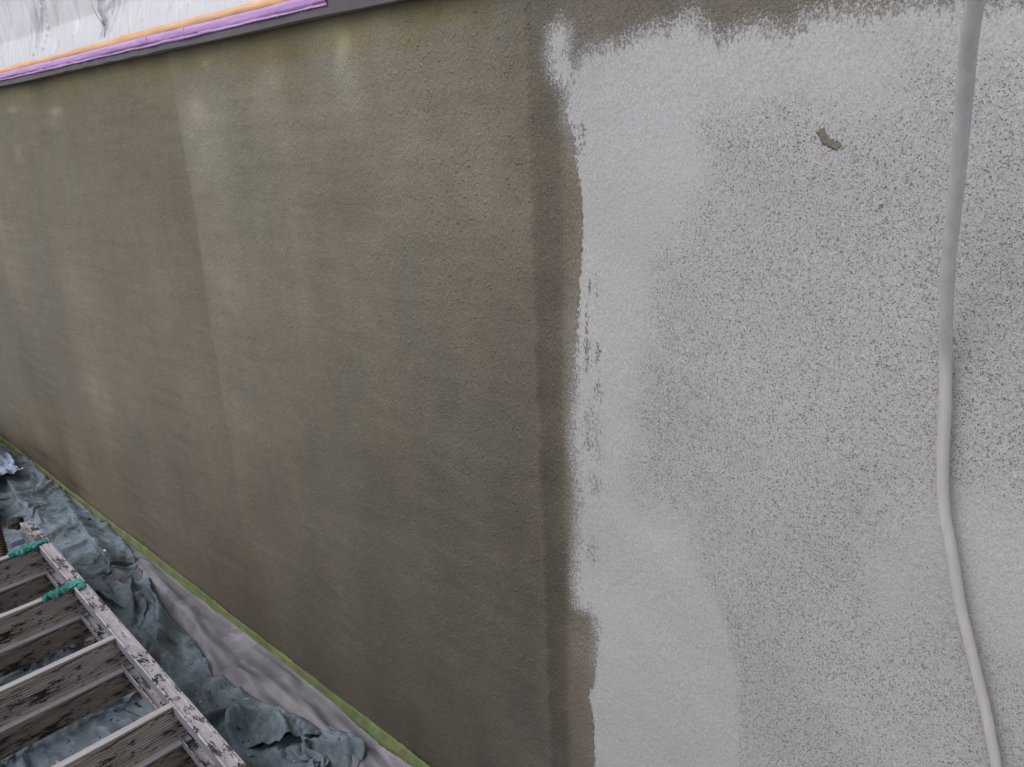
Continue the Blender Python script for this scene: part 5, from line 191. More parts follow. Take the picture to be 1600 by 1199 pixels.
-4,4,2,-3,-10,-15,-4,-2,-1,-3,9,-2,13,2,-15,4,-10,-1,9,-3,-1,-1,-1,-1,-1,0,1,1,2,1,10,-4,-13,1,16,-7,-2,-2,2,-2,3,-2,-6,14,4,3,-16,-6,0,2,7,5,2,-2,-3,0,0,-2,-7,-2,1,5,-6,10,4,-3,0,9,-19,5,-5,5,2,4,-9,-2,2,11,-7,5,0,-1,-2,-2,0,-5,-2,1,10,5,0,-11,-3,10,1,11,-4,-15,-8,4,8,8,16,-14,2,-13,-7,8,-5,-3,5,-3,17,13,-5,-12,0,-11,-4,5,1,-6,1,-3,2,3,2,11,-18,15,-8,8,-15,20,10,-8,-4,-1,-16,9,-6,11,-10,10,-11,-4,4,2,4,-11,2,13,-1,-6,-6,9,-3,7,-6,1,-2,-6,3,-1,1,-1,-3,0,0,3,18,-4,-17,-1,14,-1,-4,-6,-1,8,13,-2,-14,-6,10,12,38,24,
-9,5,2,1,2,-3,-15,-8,-6,-2,0,14,9,-12,7,-15,8,-7,6,-1,1,-2,-1,1,2,2,1,0,-1,0,1,1,-13,2,16,3,-2,-10,-2,2,-3,-6,11,-3,0,10,-11,-7,6,6,2,3,4,3,2,1,1,1,-7,-12,-6,-4,-2,0,5,16,-4,5,-21,4,7,-3,0,0,-9,1,9,-3,5,-10,-1,0,2,1,-1,-1,-1,-1,1,4,10,0,-11,-4,6,12,6,-6,-15,1,13,2,9,-20,-5,0,10,7,-4,-11,-5,9,8,19,6,-4,-7,-12,-12,-2,5,-6,-3,0,0,0,6,9,-14,2,14,0,-18,12,7,12,-8,-17,-3,11,-4,-9,0,11,-10,1,7,2,2,-1,-12,1,12,-1,-3,-9,10,5,0,-2,-8,4,-5,1,1,4,3,2,-4,-9,3,10,-3,-10,-3,7,-6,0,3,10,12,-1,-15,-2,8,29,23,15,
-16,1,0,3,5,9,5,-5,-7,-10,-8,3,14,-14,10,-10,7,-6,-3,-2,-1,1,1,1,1,2,2,2,4,4,2,-3,-13,3,16,-6,7,-3,-13,-3,-4,7,1,0,-5,12,-5,-5,-4,-1,0,3,5,4,0,-2,0,6,12,-1,-5,-3,-1,-9,-6,16,6,-17,7,3,-4,-5,3,-8,-5,8,-3,4,-7,5,1,-1,-2,-5,3,3,3,0,0,-6,0,12,3,-12,-2,4,9,9,-15,-7,19,5,-15,0,3,7,5,-2,-5,-8,-13,5,14,13,10,2,-7,-14,-11,-8,9,-6,3,4,2,-2,-8,9,-10,-3,12,-3,-1,-10,10,17,-14,-9,7,-2,0,-7,-1,6,-6,11,0,0,-6,9,0,-11,-3,3,4,2,-10,10,-3,-2,1,4,7,2,1,-1,-3,-6,11,-3,-13,-3,11,4,-15,-2,6,1,1,9,12,0,-14,3,19,17,18,4,
8,-6,-5,-3,9,2,1,8,2,0,-9,-14,9,-11,4,13,-7,2,-11,5,-1,10,4,2,3,4,2,-3,-3,-2,-2,-1,-14,3,15,1,-15,9,1,-14,-4,8,-3,-1,-3,5,13,-10,-4,-5,0,0,1,3,1,8,-10,10,11,-8,4,-1,2,1,-17,-1,16,2,-9,10,-10,-4,4,1,-11,4,-5,-2,5,-1,-1,-1,-3,7,-4,-2,2,3,2,2,-11,3,18,-2,-8,-2,10,6,-1,-14,1,13,3,6,1,-2,-7,-13,4,-13,3,-1,2,5,16,9,-5,-19,-9,8,4,4,-4,6,-5,-10,8,1,-6,-7,5,6,-7,-5,3,19,-14,1,-8,-1,0,0,0,0,11,-7,-2,-2,0,3,7,4,-15,6,-5,0,8,-8,6,-1,8,4,-1,-1,-8,-8,0,2,3,16,-3,-20,2,17,1,-7,11,2,-9,1,14,3,-7,4,16,16,3,-1,
16,-6,-5,-15,-7,0,2,1,4,5,9,-2,-18,11,5,1,0,-15,5,-3,6,-3,13,7,5,2,-1,9,0,-3,-6,-11,-14,-2,15,-8,-10,0,13,0,-13,-2,2,2,-5,0,12,11,-12,-4,-7,0,4,3,3,2,-13,1,17,3,-10,-1,-1,15,-3,-15,-4,20,8,-8,-10,5,2,-3,-2,-9,-1,-1,-1,2,-1,-3,8,7,1,-5,-8,-1,1,-1,6,-7,17,-2,2,-2,-5,5,12,-5,-19,-2,5,13,6,-9,-11,6,-10,2,5,3,2,-7,-3,14,-8,12,-18,-6,4,17,5,-13,-3,-4,-3,7,-4,-2,4,3,1,-7,-1,18,-12,-6,4,2,1,-2,-1,4,0,-8,3,-4,5,-2,0,11,-13,0,12,-2,-10,5,-4,6,1,-10,-1,1,1,14,6,-4,-15,3,-3,13,-13,1,19,7,-7,7,1,-13,6,14,4,5,8,0,0,9,
2,-5,-3,-8,-16,10,4,2,-8,-4,0,15,-2,-17,-4,1,2,14,-9,-1,-1,-1,13,6,-2,10,7,1,10,-1,-8,-14,-16,-3,9,3,-4,-13,4,12,0,-7,-4,-4,6,-2,-5,11,22,-11,-5,-15,-3,0,-1,3,13,-5,-5,17,-11,-2,-5,12,9,-10,-13,3,11,11,-3,-15,-4,-1,1,1,-2,-1,-1,-1,0,0,9,6,3,-4,-7,-7,1,4,3,-9,16,-3,-2,-1,4,8,3,-2,-18,-4,-2,6,11,-14,6,-7,2,0,-3,0,10,2,-2,-10,5,7,9,-15,-4,-1,14,-7,10,-5,-5,-9,0,4,3,4,0,-6,-2,15,-12,-5,0,1,4,-2,2,-1,-2,-3,0,0,8,-7,2,13,-8,11,-2,-14,7,-7,2,1,-7,4,6,4,-1,13,-16,-8,9,3,-11,17,0,-13,4,17,-1,7,-5,7,-12,-1,13,7,0,2,10,7,
-18,-5,5,3,-2,-15,1,14,9,-5,-15,0,12,-2,-12,-4,16,5,-1,-3,-3,-7,-2,4,4,5,14,8,5,0,-5,-16,-16,1,-7,0,-1,5,-4,8,7,5,3,-14,-10,-2,11,21,5,2,-14,-3,-10,-2,-1,14,-13,-5,-2,18,-1,-5,-6,0,16,-2,-15,-5,3,8,9,-3,-13,-7,1,0,0,1,0,-1,-1,4,0,4,9,-5,-10,-1,1,0,7,-9,16,-1,-1,6,1,-4,0,8,-15,2,-12,12,-9,5,-4,1,0,2,2,-10,3,9,-6,12,8,6,-13,-6,6,-18,1,15,-12,-2,0,4,-2,-3,-1,5,7,2,-8,8,-12,0,1,1,-3,4,1,0,2,2,1,2,-10,-4,4,13,5,-8,-6,-6,1,4,-2,-2,5,2,11,2,5,-11,-7,-1,-4,-3,12,-7,15,1,-13,18,8,2,2,0,-4,-16,3,12,0,11,6,14,
-15,-2,-1,2,14,1,-13,0,12,15,-9,-14,-1,13,2,-14,-7,3,1,2,3,4,2,2,1,-7,7,11,5,-3,3,-12,-16,-2,10,-2,-1,-10,2,5,3,-1,-1,19,-15,0,19,-8,-4,0,13,-1,-1,-2,0,-13,-2,7,-13,-3,10,1,2,-3,-5,15,-5,-12,-4,-1,8,8,1,-17,0,0,-3,0,2,2,0,-4,3,2,8,-9,-3,0,3,-3,2,5,-4,14,4,-8,-2,-1,1,5,1,-18,10,-2,-2,2,0,-5,7,3,2,-15,6,-7,9,2,6,10,6,-3,-18,4,-12,-4,14,-1,-3,-8,6,4,-6,-5,3,13,3,-13,-4,0,-1,1,5,4,0,-1,-2,0,2,3,2,-13,-1,13,6,3,1,-7,-12,-1,2,0,-2,12,1,6,5,3,-10,2,-3,-20,0,12,-5,16,-14,6,14,-2,-5,-2,9,0,-9,4,7,8,15,11,
3,5,2,-11,0,13,0,-11,3,13,12,-9,-13,-3,14,4,-18,-6,0,0,1,0,0,0,0,2,4,6,5,7,1,-7,-16,-4,14,-6,-2,5,-6,4,0,2,-1,-4,24,7,0,-6,-6,-13,3,8,-3,1,2,4,2,0,-6,-19,-4,0,11,-3,-3,5,13,0,-4,-15,-3,4,17,-17,-2,2,0,-4,-1,2,4,2,-7,3,5,-6,-2,4,-4,3,7,0,-10,4,14,5,-5,-7,-3,6,-13,9,-3,-1,3,0,-8,13,9,-4,4,-9,-13,1,2,0,-1,5,9,-6,-7,18,-1,-10,10,-3,-14,5,-8,9,5,-7,-7,2,14,1,-14,0,3,2,2,1,-7,1,6,3,2,1,0,-6,-10,1,13,2,3,3,-3,-8,-1,-1,-2,-2,3,4,4,6,9,-3,-3,-13,-13,0,8,14,-2,-12,11,-5,2,-7,2,10,3,0,7,9,11,15,
19,-2,-11,0,-12,2,11,-8,0,7,10,12,-9,-17,0,16,0,-10,5,-1,-1,0,-1,-1,-3,13,0,-1,0,-1,-3,2,-18,-3,6,9,-13,8,-2,4,-5,-1,9,1,-16,4,-1,-2,0,12,-10,-1,-1,-1,1,2,4,1,11,-1,-9,-10,-2,15,-3,-8,4,7,12,-7,-11,-3,7,9,-18,3,2,-1,-4,-2,1,5,2,-7,3,-3,3,-2,2,7,0,-9,8,-8,7,14,1,-8,-2,-12,6,-1,4,3,-1,-10,4,9,16,2,-3,-14,1,-1,1,1,-5,-9,-3,1,12,-3,17,0,-4,-9,-13,14,-15,6,7,4,-3,-12,0,13,1,-12,-4,2,3,7,2,-11,-2,-1,1,2,2,9,0,-12,0,8,8,2,7,3,1,-1,-6,-4,1,5,-1,-1,0,-5,-2,6,-8,-9,9,-6,6,-11,10,4,-9,1,-5,2,9,7,6,12,14,15,
-15,-2,9,-2,-10,-4,3,9,-7,3,17,-6,13,-9,-17,1,18,4,-7,-8,-4,5,3,2,-1,-12,-1,5,5,5,-4,2,-17,10,5,-10,-6,6,1,8,-13,-3,13,4,4,-1,-1,-1,-3,-12,-2,2,2,4,6,-2,-6,-4,-1,17,0,-9,-7,-4,2,8,-7,15,6,1,-2,-10,4,11,-8,-15,0,4,-1,-5,-2,0,5,2,-7,3,0,-1,7,2,-10,10,-4,10,1,1,-6,6,-13,0,1,-2,-1,8,-9,0,9,9,12,-1,-5,-5,-6,-3,1,4,-1,-3,-1,-1,-6,16,-10,-1,6,-16,14,7,-19,7,5,3,3,-4,-12,-1,11,4,-12,-3,-1,0,15,7,-2,-4,-9,-6,-4,2,11,0,-9,6,4,6,1,-2,-2,-1,7,2,-4,-14,-5,0,5,12,4,6,-16,6,-14,6,-5,-5,1,12,0,-10,6,4,-5,8,12,14,17,21,
-1,2,-8,2,4,12,0,-8,1,8,-17,6,14,2,-9,-10,10,14,3,-7,-13,-9,3,4,-8,9,-9,13,3,3,-5,-8,-7,0,12,-9,-1,3,7,4,-17,12,-13,3,4,2,0,1,4,3,-1,0,1,1,1,-3,-3,-2,-13,6,13,2,-8,3,-11,-4,10,4,-7,9,0,16,1,1,-12,0,-14,-4,5,1,-7,-3,1,4,1,-3,0,5,1,-7,1,13,6,-12,-5,0,9,0,-9,4,-7,1,-1,5,-6,9,7,8,-6,-10,-6,-2,2,4,3,-3,-3,-1,0,1,14,-9,-5,11,-10,-3,16,9,-21,9,3,0,-1,5,-5,-13,0,14,2,-1,-8,-9,2,15,7,-1,0,-10,-4,-11,2,8,-1,-10,2,3,0,-2,-1,2,4,4,-8,-1,11,2,-8,-3,6,4,8,-15,-4,5,1,1,-10,2,8,-9,2,13,5,-5,11,20,18,19,
8,-13,0,17,9,3,0,-5,-1,-21,-4,0,7,10,0,-9,0,15,10,-1,-7,-9,-15,-1,5,11,-14,5,11,6,-4,2,0,-3,-11,-1,3,4,9,-8,-12,20,-18,-5,-1,0,2,0,1,2,0,0,-1,1,1,-1,-1,2,7,-15,5,18,5,4,-8,-15,-7,1,0,3,15,8,4,5,-1,-4,-7,-13,-7,-1,7,-7,-1,0,2,1,-1,2,-5,2,8,6,6,-16,-6,9,2,-5,5,-11,5,-5,1,0,5,5,3,-6,-7,-1,7,2,-4,-4,-2,0,3,2,9,0,-12,-1,0,13,0,-11,5,21,-19,10,0,1,1,-9,5,-3,-13,4,14,7,-2,-13,-10,0,5,10,-2,10,-7,-12,-3,-1,-1,7,-7,-1,0,3,2,-2,4,-7,-1,14,-6,1,10,0,-8,10,-4,-12,-1,4,3,1,-9,7,-7,2,-4,4,19,9,-2,16,24,11,
0,-15,13,7,-2,7,4,0,-14,-15,0,3,6,0,7,-7,-4,5,16,-1,-11,-2,0,-10,11,7,-14,-2,2,14,5,0,3,3,-1,-9,-5,10,-7,-11,2,22,-14,-9,4,-6,-7,1,0,0,0,0,2,-1,1,0,5,8,1,-3,-14,5,16,2,6,-5,-16,-1,6,-12,2,10,-2,3,3,7,4,-4,-7,-8,-10,10,0,-1,-3,0,0,-2,-1,2,10,5,3,-15,-4,9,-4,4,-10,-1,8,-3,-2,0,1,-3,0,-2,2,3,-1,6,4,0,-12,6,2,2,-11,-2,11,1,-10,0,-1,15,-9,23,-16,7,-2,-2,-2,-8,3,5,-11,1,3,15,7,-2,-9,-15,-5,2,5,6,13,-3,-10,-3,-6,-1,11,-1,3,-1,-2,-5,-5,9,1,2,-10,-3,9,-3,11,4,-8,-11,-1,7,1,-7,0,9,-7,-1,1,-5,11,22,13,5,16,21,
-1,-15,0,9,13,-3,6,-1,-14,-10,9,2,-4,0,3,5,-10,1,11,0,-9,8,-5,-3,5,11,-10,3,-10,3,11,3,-1,5,8,8,-3,-12,3,-19,19,-16,10,1,-18,-4,-2,0,-1,-2,0,7,-6,1,1,7,8,-3,-9,11,-2,-8,12,-5,7,6,0,-3,-4,-5,-13,-3,4,10,-3,1,4,6,0,-6,-16,0,5,6,-2,1,-4,3,-1,0,5,9,2,-8,-14,11,4,-8,-2,6,1,-6,-1,-2,-4,1,2,1,3,2,-8,-1,9,-8,17,-3,-5,-9,7,3,-6,2,11,-4,-11,14,-12,26,-13,-8,-6,-3,-1,10,3,-1,-4,-3,2,2,12,14,-12,-6,-7,0,2,7,-4,7,-2,4,-3,-16,2,2,2,1,-4,6,-8,-5,13,-8,5,1,-11,-1,0,7,5,-8,-3,-1,6,-5,10,3,-6,1,-4,-1,2,17,25,17,6,15,
-1,4,-16,14,-8,5,4,-1,-13,-2,11,-1,4,0,-2,-7,4,-8,6,-4,-2,3,9,4,2,3,1,-2,-4,-11,1,8,-1,3,5,5,19,5,-30,12,-9,-16,21,-12,-5,-6,-2,-2,-2,3,-4,8,-3,5,1,6,-12,-5,16,-12,0,8,2,-7,8,4,3,-4,-5,0,-10,6,-2,0,6,9,-2,-1,-1,-2,-16,1,8,0,2,2,-6,-2,5,1,-2,4,11,-7,-15,1,13,2,-2,-2,-5,-3,-3,-1,12,-6,-4,-2,-1,12,-11,2,-4,18,1,-10,-8,4,-2,0,5,12,-3,-16,14,-9,-2,27,2,-16,-9,-5,-3,-2,9,6,2,1,2,-6,17,6,-5,-6,-9,2,5,5,-6,12,5,1,-1,-8,-13,-2,-4,-1,-1,-1,6,-4,-9,13,-9,2,8,0,-4,-10,2,5,3,-10,-3,1,1,15,1,-6,3,-2,-3,14,19,25,13,5,
14,5,-26,-5,8,-3,3,-5,-6,9,7,1,-12,-2,-1,0,2,4,-6,1,-1,0,1,2,2,2,2,1,3,-2,-9,3,3,2,4,5,23,5,-5,-31,-6,-5,29,-3,-5,-10,-6,-3,-1,1,5,-6,7,-4,4,2,-11,3,13,-15,9,2,-6,2,-6,12,-1,2,1,-9,-3,1,8,4,5,5,4,3,-3,-6,-17,-7,0,5,8,3,-6,-6,1,2,-1,-2,14,2,-11,-10,13,-9,1,1,0,-1,1,13,8,-2,-5,-5,-14,14,-11,-3,17,1,-14,-4,8,-4,0,5,12,-5,-17,13,1,-12,4,25,0,-6,-5,-4,-3,-6,-7,5,11,1,4,3,5,-6,-12,5,5,-9,8,6,3,2,1,6,-1,0,-2,-4,-8,-13,3,1,-1,-8,3,-6,12,-8,-3,-1,10,-2,-9,0,14,-2,-6,7,-11,-1,12,7,3,-4,-8,13,17,22,15,5,
18,1,-29,-2,-13,1,0,-2,-2,6,12,-16,-1,4,7,-1,-4,-1,-1,-1,-1,-1,-1,0,1,1,1,1,0,-4,12,7,-4,8,4,5,5,-2,2,-21,-16,-2,31,-10,-8,4,-7,-4,2,1,-3,6,-7,6,-7,-1,10,4,-12,4,3,-10,1,0,10,-11,9,-5,0,7,0,-1,-5,2,7,7,-2,11,4,-2,-16,-11,3,-6,-2,13,2,-6,-6,-2,-2,-2,4,14,1,-12,-7,12,0,-2,-2,4,7,8,6,-1,-7,-15,-8,17,-12,10,-4,6,-14,4,11,-1,-5,10,-8,-14,13,-10,-1,15,-7,20,-8,-13,4,2,1,0,-10,-4,1,9,-3,0,8,-15,-1,2,10,9,-12,-2,-1,2,9,1,6,-5,-3,-2,6,0,-14,-2,-3,0,1,3,-2,12,2,1,-15,-2,-2,11,-7,12,5,-10,2,-10,0,14,0,10,-11,11,17,21,10,3,
18,-5,-29,-13,-3,-6,-4,-2,2,14,-15,-2,15,4,1,-5,-6,-2,-2,0,2,1,1,0,1,-2,-4,-3,0,0,4,17,5,-10,12,-2,-11,14,-2,-5,-9,-3,16,-22,0,8,0,-5,-6,5,0,-2,8,2,-1,0,-1,-2,-7,3,-7,9,-5,9,3,-2,-11,-3,6,-6,4,3,3,-7,8,0,-1,6,12,6,-15,-10,10,-1,-12,-4,11,4,1,-1,-9,-10,-3,6,11,3,-17,1,13,-6,1,-7,2,5,13,4,-15,-9,1,17,-4,-10,10,-12,2,12,-6,9,2,-9,-12,12,-1,-11,6,18,5,-5,-20,-6,0,2,4,12,1,-2,-17,-1,1,13,-12,11,-8,0,-2,14,10,-3,-3,-5,-15,5,4,2,-3,-4,3,14,-3,-8,-4,2,-3,-3,-1,2,1,3,14,-1,-6,-1,-11,5,13,-12,7,0,-10,2,17,4,-7,11,12,20,12,-2,
11,-8,-27,0,-3,-2,-2,-4,-6,-21,-2,15,11,5,-6,-7,-6,-3,-2,2,1,0,-5,-1,6,-9,4,6,6,3,-11,0,14,3,-18,-7,-1,3,0,-2,23,3,-16,3,-7,-2,11,0,-9,-6,0,0,0,0,-1,1,1,1,2,-3,0,14,3,-1,-12,3,9,-2,-13,-3,6,3,-4,-4,4,3,13,-13,6,11,5,-17,12,-1,-4,-13,-4,4,3,6,7,-14,-9,-2,2,11,8,-16,6,-4,5,-10,8,-5,4,9,-5,-11,6,11,-13,7,-8,-3,16,-1,-8,8,-7,-7,9,2,2,11,-7,0,10,-21,0,7,-2,-12,13,-3,5,1,-15,-2,13,-5,9,-9,2,6,-4,-9,11,14,-4,-4,-16,-4,5,0,0,-2,-2,4,12,1,-2,-10,5,-1,0,-4,-3,-2,1,2,12,-14,13,-7,9,-11,0,11,2,-8,5,4,14,4,5,11,19,11,
4,-8,-16,-16,-16,-2,10,-13,-12,-4,5,11,10,4,-8,-11,-1,-2,3,-2,-4,-5,-1,9,-10,10,11,5,-4,8,-6,-15,-3,14,2,1,-5,-10,-9,3,18,-13,10,2,-1,-12,-1,11,0,-10,1,-1,0,1,1,1,-6,2,-1,-2,6,1,11,-6,-11,5,-3,8,1,-13,-1,6,-5,6,3,9,3,-17,0,6,18,-1,-16,0,12,-3,-13,-3,12,8,6,-7,-12,7,12,2,-9,-18,-1,2,5,-12,12,-9,-2,2,4,-6,10,3,-11,-2,6,-6,15,-5,-9,0,1,7,3,10,13,5,-2,-11,-13,10,3,-14,1,-12,16,-11,-3,8,-11,10,2,9,-11,-6,8,2,-14,0,19,3,-12,-4,3,-11,3,1,5,-6,-2,5,-5,3,6,6,-13,9,4,2,1,0,-1,-6,-11,7,17,-13,1,-7,-2,4,12,1,0,10,4,5,4,5,10,22,
-11,-14,-15,-15,-5,-4,11,-14,-3,-8,7,7,6,8,-13,9,-4,-3,-3,-4,-5,-5,8,-9,14,12,2,6,-4,-16,9,-2,-17,-4,2,6,13,-9,-9,11,6,-15,-3,12,9,-2,-16,-3,3,9,-10,-2,-1,-1,1,2,6,-7,1,2,-4,13,4,-9,-6,-3,-1,2,12,0,-12,-2,11,7,3,-5,6,-14,9,-10,14,1,-15,15,-1,13,-5,-11,-11,1,6,13,-1,-5,-7,10,8,-22,-4,-2,9,-11,12,-4,-6,-1,-1,7,-4,8,-1,-8,5,-3,10,-10,1,4,6,5,13,11,6,1,-3,-11,-21,-5,18,-2,-11,-14,18,-2,-14,-4,11,-4,11,-6,-5,-8,1,14,-11,13,10,-16,-8,-1,3,-6,9,0,-7,11,0,0,-3,-9,0,9,5,-12,2,7,3,4,-8,-5,1,23,-2,-7,-11,-2,1,0,7,9,5,7,8,6,5,3,0,16,
-19,-16,-15,-5,-4,-1,12,-6,-14,6,10,1,7,-5,15,-5,-5,-4,-4,-3,-4,-5,-1,13,13,5,2,-9,-17,-5,1,15,1,-13,-8,4,12,-3,-7,12,-3,-12,8,-11,16,5,0,-13,-5,0,8,-2,-3,-5,1,8,-9,0,0,4,-5,8,0,2,-9,4,0,-7,3,12,0,-9,8,-4,5,5,-6,-1,10,-17,-5,0,22,-2,11,15,0,-5,-13,-13,-8,-6,4,0,1,10,14,-9,-4,-12,-4,8,-5,6,-9,4,1,2,-6,1,7,-1,-3,6,-4,8,8,7,5,5,4,4,2,0,-14,2,-14,-17,24,-9,-20,12,-6,9,-2,-14,-3,11,-4,-3,-1,2,6,-10,20,7,-14,-10,-1,3,-6,5,10,-8,1,-6,7,-3,-4,9,-4,-6,10,3,-10,-3,0,12,6,5,2,-9,6,-2,-11,0,-1,6,2,7,10,7,0,0,5,5,16,7,
-17,-16,-6,-9,0,2,10,-13,10,11,-5,3,3,16,-14,1,0,2,1,-3,-4,-2,0,13,4,-1,-12,-19,1,4,-8,9,22,-7,-12,-5,0,1,2,9,-17,14,6,-12,-10,15,0,10,-5,-12,-4,7,-6,3,0,4,-11,0,-1,0,4,-4,7,1,-8,0,5,-1,-4,6,12,-2,-4,-10,2,9,4,4,2,-6,-15,-2,22,12,13,10,4,-4,-8,-12,-11,-11,-12,-2,3,3,20,-1,-2,-8,-17,0,7,-5,6,-2,-3,5,-1,-5,0,2,4,3,3,3,1,-2,1,5,7,4,2,5,-8,-19,-11,17,6,-9,-14,12,-12,2,11,-1,-13,-1,7,2,1,2,-2,5,-12,9,7,-18,1,3,-3,13,2,-4,-10,2,-4,0,1,12,-6,-4,-4,3,9,0,-7,-5,7,14,8,-18,-5,9,0,1,-6,3,5,8,13,-7,-1,5,9,13,13,8,
-7,-8,-17,11,-2,-8,1,17,10,-7,3,2,12,-7,-18,-8,-1,5,6,11,3,2,4,-3,-5,-12,-14,6,2,-2,-7,24,15,-1,-11,-4,-5,7,-3,-17,8,9,8,-3,-11,-16,10,5,6,3,-4,-9,8,2,-4,-3,-11,4,-4,-2,0,2,-3,1,3,-5,4,-3,3,11,-10,-2,-3,9,-7,0,2,3,0,10,-1,-12,2,18,17,16,6,-2,-7,-8,-5,-4,-8,-7,-7,-6,-2,1,-1,9,0,-13,-4,7,2,-7,0,3,4,1,-3,5,0,2,-2,-2,-3,-2,0,9,6,5,2,-4,-19,-2,1,5,9,-15,10,-9,8,-10,1,13,-1,-12,-1,1,1,3,9,-10,4,13,-9,-12,7,-5,11,3,-9,-6,9,-6,0,0,0,10,3,-4,-2,-4,-7,2,10,-6,-4,7,16,-2,-19,-3,5,13,-4,-1,6,16,1,-14,5,13,12,5,0,6,
-12,-2,-9,17,-10,4,13,8,-6,5,1,7,-3,-16,-2,-20,13,2,1,3,4,3,-6,-7,-6,-7,-1,12,3,-7,-1,26,14,3,-3,-4,-5,-5,-20,-6,0,7,15,8,-7,-11,-13,7,5,2,4,7,-4,-7,-12,7,-3,-10,0,1,0,-1,1,0,-1,0,1,0,8,-7,8,-2,-8,9,-5,0,-4,2,2,-1,14,1,-15,4,13,20,4,-5,-12,-5,-5,12,3,-1,-12,-10,-6,-1,5,-7,15,-1,-12,-3,2,7,-8,2,-1,10,3,-3,4,-2,-6,-3,-2,1,3,-6,-1,1,0,-1,14,2,-2,-2,-10,5,-4,6,2,-10,9,-8,11,1,-8,5,-4,-5,6,-6,18,-5,-13,7,-8,11,1,-8,-5,6,-6,7,-2,-3,6,5,3,-1,-11,-2,1,4,-4,7,-1,-7,5,13,0,-9,-10,18,-1,-4,14,12,-7,-16,17,11,-1,4,3,8,
9,-22,18,-2,7,11,-2,1,7,4,-1,-4,-4,-9,-8,-18,21,3,-2,-2,-3,-4,-5,-3,-1,3,-7,1,12,1,-7,25,10,-2,-9,3,-1,-3,-7,-10,-12,3,11,14,0,-5,-14,4,0,8,9,0,-10,-8,-10,3,-4,3,2,1,-1,-1,-2,0,0,-1,-1,1,0,-3,10,-8,1,10,-7,-5,7,2,-5,-3,5,10,-5,-11,12,9,-6,-4,-3,-1,-1,3,12,3,1,-15,-10,9,-7,-4,6,11,1,-7,-4,0,6,-11,-3,4,13,5,-4,2,-12,-3,-1,3,0,2,-7,13,3,0,-5,-8,-3,1,7,-3,0,0,-1,11,-5,-10,4,10,1,-6,6,-5,-8,-2,17,-10,4,-10,9,1,-9,-2,5,7,-9,-3,5,-1,-4,0,3,0,-2,6,-2,5,1,-7,2,6,-8,3,15,-17,2,13,-9,10,15,1,-16,-4,21,-5,3,6,9,9,
-2,-18,24,2,11,7,1,0,0,-8,-3,-3,-2,-5,-11,-15,23,-11,2,-2,-2,-1,1,0,1,-1,0,-10,1,13,-5,19,1,-9,-2,-2,-3,-5,3,-10,8,-7,1,12,-7,0,10,0,1,-1,12,-8,-9,-5,-7,0,-1,0,0,0,0,1,2,0,2,3,-3,-3,-2,6,-6,11,3,-8,-5,8,2,-3,-7,4,6,-4,5,-2,-10,0,3,2,2,5,5,-6,-6,14,6,-5,-20,4,9,0,-11,0,15,5,-5,-9,3,1,-12,1,3,16,6,-12,-2,5,-7,-8,-1,-1,2,15,-10,-7,0,1,2,8,-10,-1,8,3,3,-3,-8,1,-3,9,-2,0,4,9,-5,-6,-5,11,-13,2,5,-10,1,6,6,4,-12,-1,0,0,3,-1,-6,0,6,-3,3,-1,2,8,2,-3,0,-5,11,-19,13,-3,4,15,7,-15,-10,11,15,-12,5,10,10,13,
-5,-10,28,7,11,-5,-2,-4,-10,-7,-2,0,-2,-7,-10,0,0,13,-14,1,0,0,-1,2,3,2,6,-2,-10,0,12,1,-5,0,-1,-3,-4,-2,0,11,-1,-9,7,-7,6,-6,0,4,5,7,11,-14,-3,-11,0,0,0,7,4,2,0,-3,-3,-5,-1,-1,8,3,-6,-4,6,-6,7,-7,8,-3,3,-6,3,4,-4,-1,-1,2,8,-1,0,-1,2,1,-3,-12,-1,5,15,-14,-6,3,3,8,3,-2,-6,11,7,-6,-12,7,1,-5,-5,0,18,2,0,-7,-16,-2,7,-6,9,-5,-5,11,3,-1,-2,-12,6,10,-8,-4,-3,-1,4,-3,4,-2,4,3,3,5,6,-11,-4,2,-6,5,-9,5,3,-1,9,3,-11,2,-4,-3,2,3,2,-1,-7,-1,-2,0,3,3,4,8,-9,10,-4,-13,13,-1,10,11,-14,-11,13,12,-9,-6,14,7,13,15,
-5,2,29,12,-16,-9,-3,-4,-1,1,3,-3,-3,-3,2,9,-20,-5,5,8,-4,-4,-4,5,3,1,-5,8,0,-13,-1,1,1,0,-1,0,1,8,3,-11,-1,1,11,-5,0,4,-1,12,-5,14,-14,-3,-1,-14,1,11,-1,-5,0,0,8,-7,-2,5,5,-3,-12,0,13,-4,-6,1,-3,7,2,-2,-3,0,2,-3,0,1,4,4,-5,-4,2,2,3,2,-11,11,-3,-10,16,3,-12,-1,-5,6,7,-8,10,4,5,1,-9,-6,15,0,-10,-12,5,10,1,1,-20,3,9,-10,0,2,11,-1,-10,-3,-1,12,10,8,-2,-9,-5,-7,-5,3,-2,2,2,7,7,6,-1,-7,-8,-3,-1,-5,3,0,-2,8,5,4,-3,-8,-9,2,1,4,4,3,2,-2,-5,-7,-2,0,1,0,14,3,-13,-2,12,1,14,-8,-15,13,11,-7,-10,2,17,8,16,16,
